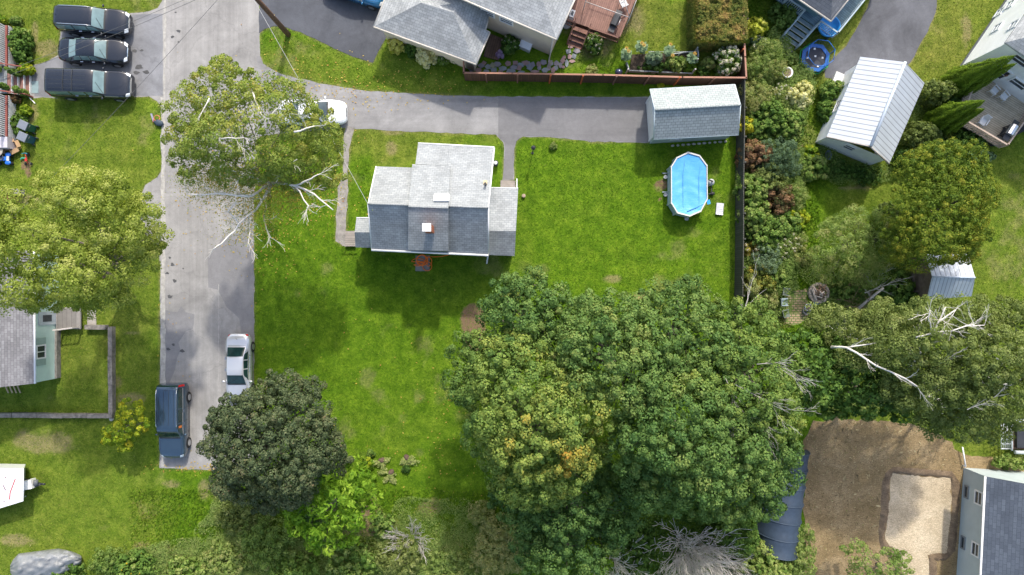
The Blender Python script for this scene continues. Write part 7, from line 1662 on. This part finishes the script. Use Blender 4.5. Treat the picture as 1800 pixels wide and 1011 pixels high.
# boxes, toys
def cbox(label, px, py, s, h, rz):
    c = V(px,py); t = thing('cardboard_box', label, 'box', (c.x,c.y,0), rz); CB = plain('cardboard', (.42,.27,.14), .85, var=.12); mb = MB(); x, y = s[0]/2, s[1]/2
    for q in (((0,-y),(s[0],.02)),((0,y),(s[0],.02)),((-x,0),(.02,s[1]-.02)),((x,0),(.02,s[1]-.02))): mb.box((q[0][0],q[0][1],h/2),(q[1][0],q[1][1],h))
    mb.box((0,0,.02),(s[0]-.03,s[1]-.03,.03)); b_ = mb.build('body', CB, t, local=True)
    for (p0,p1,o) in (((-x,-y),(x,-y),(0,-.26)),((x,y),(-x,y),(0,.26)),((x,-y),(x,y),(.24,0))):
        mb = MB(); mb.face([(p0[0],p0[1],h),(p1[0],p1[1],h),(p1[0]+o[0],p1[1]+o[1],h-.06),(p0[0]+o[0],p0[1]+o[1],h-.06)][::-1]); mb.build('flap', CB, t, local=True)
cbox('open cardboard box with raised flaps below the teal bin', 28,259,(.6,.5),.4,.45); cbox('flat open cardboard box at the left edge beside the toy', 6,262,(.6,.3),.3,0)
t = thing('patio_table', 'round beige outdoor table at the left edge above the blue toy', 'table', V(7,268)); c = V(7,268); mb = MB(); mb.lathe([(0,.66),(.42,.66),(.44,.7),(.42,.72),(0,.72)], (c.x,c.y,0), 18); mb.build('tabletop', plain('beige_top', (.42,.37,.30), .6), t); mb = MB(); mb.tube([(c.x,c.y,0),(c.x,c.y,.66)], .05, 6); mb.build('leg', BLK, t); mb = MB(); mb.lathe([(.05,.725),(.12,.74),(.14,.8),(.1,.8),(.06,.75)], (c.x,c.y,0), 12); mb.build('ring', BLK, t)
mb = MB(); c = V(5,251,.7); mb.box((c.x-.5,c.y,.45),(1.9,.75,.9)); o = mb.build('storage_bench', plain('pale_bench', (.5,.47,.5), .6), None, bevel=.1); tag(o, 'pale grey rounded storage bench at the left edge below the white lattice', 'bench')
# ride-on toy
t = thing('ride_on_toy', 'bright blue four wheeled ride on toy at the left edge', 'toy vehicle', V(14,281)); c = V(14,281); TB = plain('toy_blue', (.02,.16,.62), .3, var=.05); x, y = c.x, c.y
mb = MB(); mb.box((x-.1,y,.38),(.9,.28,.2)); mb.build('body', TB, t, bevel=.05)
for sx in (-.55,.3):
    for sy in (-.28,.28):
        mb = MB(); mb.blob((x+sx,y+sy,.42),(.22,.15,.08),12,6); mb.build('fender', TB, t); mb = MB(); mb.tube([(x+sx,y+sy-.09,.18),(x+sx,y+sy+.09,.18)], .19, 16); mb.build('wheel', TYRE, t)
mb = MB(); mb.box((x-.25,y,.5),(.4,.22,.06)); mb.build('seat', DGREY, t, bevel=.03); mb = MB(); mb.tube([(x+.08,y-.22,.66),(x+.14,y,.62),(x+.08,y+.22,.66)], .03, 6); mb.build('handlebar', BLK, t)
mb = MB(); mb.box((x+.35,y,.5),(.18,.34,.03)); mb.build('front_rack', plain('light_grey',(0,0,0)), t)
t = thing('tricycle', 'small red tricycle with teal handle beside the blue ride on toy', 'tricycle', V(52,280)); c = V(52,280); x, y = c.x, c.y; RD = plain('toy_red', (.5,.03,.02), .4)
mb = MB(); mb.tube([(x,y+.3,.45),(x,y-.05,.3),(x,y-.35,.2)], .035, 6); mb.build('frame', RD, t); mb = MB(); mb.box((x,y-.1,.36),(.16,.22,.05)); mb.build('seat', RD, t, bevel=.02); mb = MB(); mb.tube([(x-.2,y+.28,.52),(x,y+.34,.5),(x+.2,y+.28,.52)], .025, 6); mb.build('handlebar', plain('toy_teal', (.02,.3,.4), .4), t)
for (dx,dy,r_) in ((0,.3,.16),(-.2,-.35,.11),(.2,-.35,.11)): mb = MB(); mb.tube([(x+dx-.03,y+dy,r_),(x+dx+.03,y+dy,r_)], r_, 14); mb.build('wheel', BLK, t)
mb = MB(); mb.tube([V(36,281,.1),V(38,278,.12),V(44,278,.1),V(48,280,.1)], .05, 5); o = mb.build('toy_hose', plain('toy_green', (.05,.45,.3), .5)); tag(o, 'small curled mint green toy left of the red tricycle', 'toy')
mb = MB(); a = V(54,176); mb.tube([a+Vector((-.2,.3,.05)), a+Vector((.35,-.25,.05))], .04, 4); o = mb.build('board', WHITE); tag(o, 'short white board lying at the lawn corner by the plank steps', 'board')
mb = MB(); a = V(47,109,.05); mb.tube([V(30,112,.3), V(58,107,.1)], .02, 5); o = mb.build('garden_stake', WIREL); tag(o, 'thin pale rod lying beside the bush in front of the lattice', 'rod')
# stroller-like chair by the road
t = thing('folding_chair', 'dark blue folding chair with a racket lying by the road edge', 'folding chair', V(278,213)); c = V(281,217); NB = plain('navy_cloth', (.035,.055,.08), .7)
mb = MB(); mb.blob((c.x,c.y,.15),(.32,.24,.14),12,6,jit=.15); mb.build('seat', NB, t); mb = MB(); c2 = V(270,208); mb.box((c2.x,c2.y,.14),(.1,.6,.08),rz=.3); mb.build('backrest', plain('lilac_cloth', (.28,.27,.36), .7), t)
c3 = V(278.5,209); mb = MB(); mb.tube([(c3.x+.2*math.cos(a_),c3.y+.2*math.sin(a_),.22) for a_ in np.linspace(0,6.283,14)], .022, 5); mb.tube([(c3.x-.2,c3.y,.22),(c3.x-.3,c3.y-.35,.2)], .02, 5); o = mb.build('racket', plain('racket_red', (.6,.15,.1), .5)); tag(o, 'red rimmed racket lying on the dark folding chair by the road', 'racket')
# trampoline
root = thing('trampoline', 'small blue octagonal trampoline with safety net frame below the blue porch', 'trampoline', V(1429,107)); c = V(1428,105.5); TBL = plain('pad_blue', (.01,.13,.45), .4, var=.06); o8 = [(math.cos(k*math.pi/4+.25), math.sin(k*math.pi/4+.25)) for k in range(8)]
P8 = lambda r_, z: [Vector((c.x+a_*r_, c.y+b_*r_, z)) for a_, b_ in o8]
mb = MB(); A_, B_ = P8(1.02,.52), P8(.76,.52)
for k in range(8): j = (k+1) % 8; q = [A_[k],A_[j],B_[j],B_[k]]; mb.hexa([v-Vector((0,0,.04)) for v in q]+q)
mb.build('pad', TBL, root)
mb = MB(); mb.face(P8(.78,.47)); mb.build('mat', plain('mat_black', (.025,.03,.045), .6), root)
mb = MB()
for (a_, b_) in ((-.55,0),(.0,.1),(.5,.0),(.15,-.6),(-.05,.62)): mb.box((c.x+a_,c.y+b_,.535 if abs(a_)+abs(b_) > .7 else .485),(.13,.13,.01))
mb.build('patch', WHITE, root)
mb = MB(); T_ = P8(.95,1.45); 
for k in range(8): mb.tube([T_[k],T_[(k+1)%8]], .022, 5)
mb.build('top_ring', TBL, root)
for k in range(0,8,2): mb = MB(); mb.tube([P8(1.1,0)[k],P8(1.03,.5)[k],T_[k]], .024, 5); mb.build('pole', TBL, root)
m, nt_, bs_ = newmat('safety_net'); tr_ = N(nt_, 'ShaderNodeBsdfTransparent'); ms_ = N(nt_, 'ShaderNodeMixShader'); bs_.inputs['Base Color'].default_value = (.02,.03,.06,1); ms_.inputs[0].default_value = .22
nt_.links.new(tr_.outputs[0], ms_.inputs[1]); nt_.links.new(bs_.outputs[0], ms_.inputs[2]); nt_.links.new(ms_.outputs[0], nt_.nodes['Material Output'].inputs[0])
mb = MB(); L_ = P8(1.02,.54)
for k in range(8): j = (k+1) % 8; mb.face([L_[k],L_[j],T_[j],T_[k]])
mb.build('net', m, root)
mb = MB()
for k in range(8): mb.tube([P8(1.08,.3)[k],P8(1.08,.3)[(k+1)%8]], .05, 5)
mb.build('base_ring', plain('ring_green', (.03,.32,.08), .5), root)
# bird bath, pots
def bath(name, label, cat, px, py, r_, h, mat, fill):
    c = V(px,py,h*.9); t = thing(name, label, cat, (c.x,c.y,0)); mb = MB(); mb.lathe([(0,0),(r_*.7,0),(r_*.5,h*.2),(r_*.3,h*.5),(r_*.45,h*.8),(r_,h),(r_,h+.04),(r_*.8,h+.03),(r_*.72,h-.05),(0,h-.07)], (c.x,c.y,0), 22); mb.build('bowl', mat, t)
    mb = MB(); mb.lathe([(r_*.74,h-.03),(0,h-.02)], (c.x,c.y,0), 18); mb.build('filling', fill, t)
bath('bird_bath', 'white pedestal bowl filled with brown debris in the lawn', 'bird bath', 1383.5,128,.38,.7, WHITE, plain('debris', (.22,.15,.12), .9, var=.6, scale=14))
bath('plant_pot', 'round pinkish terracotta pot among the bushes below the bird bath', 'pot', 1392.5,203,.26,.4, plain('terracotta', (.45,.27,.22), .8), plain('soil_pink', (.33,.2,.17), .9, var=.3, scale=10))
bath('plant_pot', 'round grey tub under the right corner of the hedge block', 'pot', 1287,69,.26,.5, plain('light_grey',(0,0,0)), plain('debris',(0,0,0)))
mb = MB(); c = V(1088,126,.4); mb.blob((c.x,c.y,.3),(.28,.24,.26),14,8); o = mb.build('gazing_ball', plain('navy_ball', (.06,.07,.12), .15, coat=.5)); tag(o, 'dark glossy ball behind the reddish fence left of the raised bed', 'ball')
# raised vegetable bed with sunflowers
root = thing('raised_bed', 'grey framed raised bed with netting frame behind the reddish fence', 'raised bed', V(1165,115))
GB = plain('grey_board', (.34,.36,.36), .8, var=.2)
for a_, b_ in (((1105,127),(1215,132)),((1215,132),(1226,92)),((1226,92),(1180,98)),((1105,127),(1100,112))):
    a, b = V(*a_), V(*b_); d = b-a; mb = MB(); mb.box(((a.x+b.x)/2,(a.y+b.y)/2,.2),(d.length,.06,.4),rz=math.atan2(d.y,d.x)); mb.build('side_board', GB, root)
mb = MB(); mb.prism([G(1106,126),G(1214,131),G(1225,93),G(1110,98)], .0, .25); mb.build('soil', plain('bed_soil', (.06,.045,.03), 1), root)
for p in ((1226,84),(1226,104),(1222,122),(1104,122)): c = V(p[0],p[1],1.1); mb = MB(); mb.box((c.x,c.y,.6),(.08,.08,1.2)); mb.build('corner_post', plain('pale_post', (.55,.52,.48), .7), root)
mb = MB(); mb.tube([V(1140,91,1.1),V(1226,91,1.1)], .015, 4); mb.tube([V(1188,103,.4),V(1196,93,1.1)], .03, 5); mb.tube([V(1226,84,1.15),V(1228,100,1.15)], .04, 5); mb.build('net_frame', GB, root)
shrub('leafy green vegetables at the right half of the raised bed', 1188,112,22,.8, LM_SHRUB, name='vegetable_plants', cat='vegetables', ry=13, tbase=.75, leaf=.15)
shrub('darker leafy plants along the fence side of the raised bed', 1150,119,30,.6, LM_SHRUB, name='vegetable_plants', cat='vegetables', ry=9, tbase=.3)
shrub('pale mottled leafy plant in the middle of the raised bed', 1149,104,13,1.3, LM_BLUEG, name='vegetable_plants', cat='vegetables', tbase=.9, leaf=.16)
shrub('yellow green leafy plants at the right end of the raised bed', 1212,118,12,.7, LM_YOUNG, name='vegetable_plants', cat='vegetables', tbase=.1)
def sunflower(label, px, py, h, heads):
    b = V(px,py+8,0); t = thing('sunflower', label, 'sunflower', (b.x,b.y,0)); top_ = V(px,py,h); mb = MB(); mb.tube([b,top_], .03, 5); mb.build('stem', plain('stem_green', (.12,.2,.05), .7), t)
    n_ = 80; k_ = rng.uniform(.2,1,n_); a = rng.uniform(0,6.28,n_); rr_ = rng.uniform(.1,.36,n_); C = np.array(b)[None]*(1-k_[:,None])+np.array(top_)[None]*k_[:,None]+np.stack([rr_*np.cos(a),rr_*np.sin(a),0*a],1); nn = sph(n_)*.5+np.array([0,0,1]); nn /= np.linalg.norm(nn,axis=1)[:,None]; v, tt = leaves(C, nn, .26, rng.uniform(.5,1,n_), .8); np_mesh('leaves', v, 4, np.arange(len(v)), LM_BLUEG, tt, t)
    for (dx,dy) in heads:
        c = top_+Vector((dx,dy,.08)); mb = MB()
        for q in range(14): a0 = q*6.283/14; mb.face([c+Vector((.05*math.cos(a0-.2),.05*math.sin(a0-.2),0)), c+Vector((.05*math.cos(a0+.2),.05*math.sin(a0+.2),0)), c+Vector((.17*math.cos(a0),.17*math.sin(a0),.02))])
        h_ = mb.build('flower_head', plain('petal_yellow', (.75,.42,.01), .5, var=.05), t); mb = MB(); mb.blob(c+Vector((0,0,.02)), (.07,.07,.025), 10, 5); mb.build('seed_disc', plain('seed_brown', (.25,.14,.03), .8), h_)
sunflower('sunflower at the left end of the raised bed', 1101,93,1.8,[(0,.3),(.15,.1)]); sunflower('sunflower with two heads, second from the left in the raised bed', 1128,80,2.0,[(0,.15),(.15,0)])
sunflower('sunflower standing in the middle of the raised bed', 1177,85,2.0,[(.05,.25),(.2,-.5)]); sunflower('sunflower beside the right corner post of the raised bed', 1217,100,1.5,[(.15,.2)])
# fire pit with logs, pots, chairs
root = thing('fire_pit', 'round stone fire pit heaped with split logs and debris', 'fire pit', V(1437,515)); c = V(1437,515); STN = plain('pit_stone', (.36,.31,.25), .9, var=.35, scale=4)
mb = MB()
for k in range(16): a = k*6.283/16; mb.box((c.x+.62*math.cos(a),c.y+.62*math.sin(a),.15),(.26,.2,.3),rz=a+1.57)
mb.build('stone_ring', STN, root, bevel=.03)
mb = MB(); mb.lathe([(.55,.1),(.3,.18),(0,.2)], (c.x,c.y,0), 16); mb.build('ash', plain('ash_grey', (.25,.2,.17), 1, var=.4, scale=10), root)
LOGM = [plain('log_pale', (.55,.46,.38), .85, var=.3, scale=8), plain('log_brown', (.25,.16,.10), .9, var=.3, scale=8)]
for k in range(22):
    a = random.random()*6.28; r_ = random.random()*.42; x, y = c.x+r_*math.cos(a), c.y+r_*math.sin(a); d = Vector((random.uniform(-1,1),random.uniform(-1,1),random.uniform(-.2,.2))).normalized()*random.uniform(.15,.42); z = .28+random.random()*.22
    if k == 0: x, y, d = c.x-.4, c.y-.1, Vector((.12,-.42,0))
    mb = MB(); mb.tube([Vector((x,y,z))-d, Vector((x,y,z))+d], .045 if k else .1, 6); o = mb.build('firewood', LOGM[k % 2]); tag(o, ('pale' if k % 2 == 0 else 'brown')+' split log in the heap on the fire pit', 'firewood', ('pale' if k % 2 == 0 else 'brown')+' logs heaped on the fire pit')
mb = MB(); a = V(1435.5,533,.2); mb.lathe([(0,.1),(.16,.1),(.18,.16),(.17,.17),(.15,.12),(0,.12)], (a.x,a.y,0), 16, 1.1, .8); o = mb.build('blue_dish', plain('pool_blue',(0,0,0))); tag(o, 'bright blue oval dish at the lower edge of the fire pit', 'dish')
bath('metal_tub', 'round white metal tub with brown rubbish below the fire pit', 'tub', 1421,540,.27,.35, plain('galvanised', (.6,.62,.63), .35, metal=.5), plain('debris',(0,0,0)))
mb = MB(); a = V(1414,547); mb.lathe([(0,0),(.2,0),(.24,.4),(.21,.4),(.18,.1),(0,.1)], (a.x,a.y,0), 14); o = mb.build('bucket', DGREY); tag(o, 'dark grey bucket next to the round metal tub', 'bucket')
MOSS = plain('mossy_metal', (.13,.16,.13), .7, var=.4, scale=8)
for k, (a_, b_, lab) in enumerate(((1382,513,'weathered dark chair, uppermost beside the brick patio'),(1379,531,'pale blue weathered chair, middle one beside the brick patio'),(1382,551,'weathered dark chair, lowest beside the brick patio'))):
    chair('garden_chair', lab, V(a_,b_,.5), 0, 1.4+.2*k, plain('pale_blue_chair', (.26,.33,.34), .7, var=.3) if k == 1 else MOSS)
for a_, b_ in ((1423,561),(1421,567)):
    mb = MB(); c = V(a_,b_,.05); mb.box((c.x,c.y,.08),(.2,.14,.12),rz=.4); o = mb.build('stone_block', plain('pale_stone',(0,0,0)), None, bevel=.02); tag(o, 'small pale block beside the lower corner of the brick patio', 'block', 'two small pale blocks by the patio')
mb = MB(); c = V(1463,575,0); 
for (a0,a1) in ((1.9,2.8),(3.6,4.6),(5.0,5.9)): mb.tube([(c.x+.42*math.cos(a_),c.y+.42*math.sin(a_),1.0+.0) for a_ in np.linspace(a0,a1,6)], .05, 6)
for a_ in (2.3,4.1,5.4): mb.tube([(c.x+.42*math.cos(a_),c.y+.42*math.sin(a_),0),(c.x+.42*math.cos(a_),c.y+.42*math.sin(a_),1.0)], .03, 5)
o = mb.build('round_rack', DEADW); tag(o, 'pale ring shaped rack half hidden by leaves below the fire pit', 'rack')
# dark bin lying beside the garage
t = thing('plastic_tub', 'dark grey oval plastic tub lying beside the white garage corner', 'tub', V(1453,274)); c = V(1453,274); mb = MB(); mb.lathe([(0,.02),(.22,.02),(.28,.3),(.3,.3),(.3,.33),(.26,.33),(.2,.1),(0,.1)], (c.x,c.y,0), 20, .7, 1.15); mb.build('shell', plain('slate_plastic', (.10,.13,.16), .5), t)
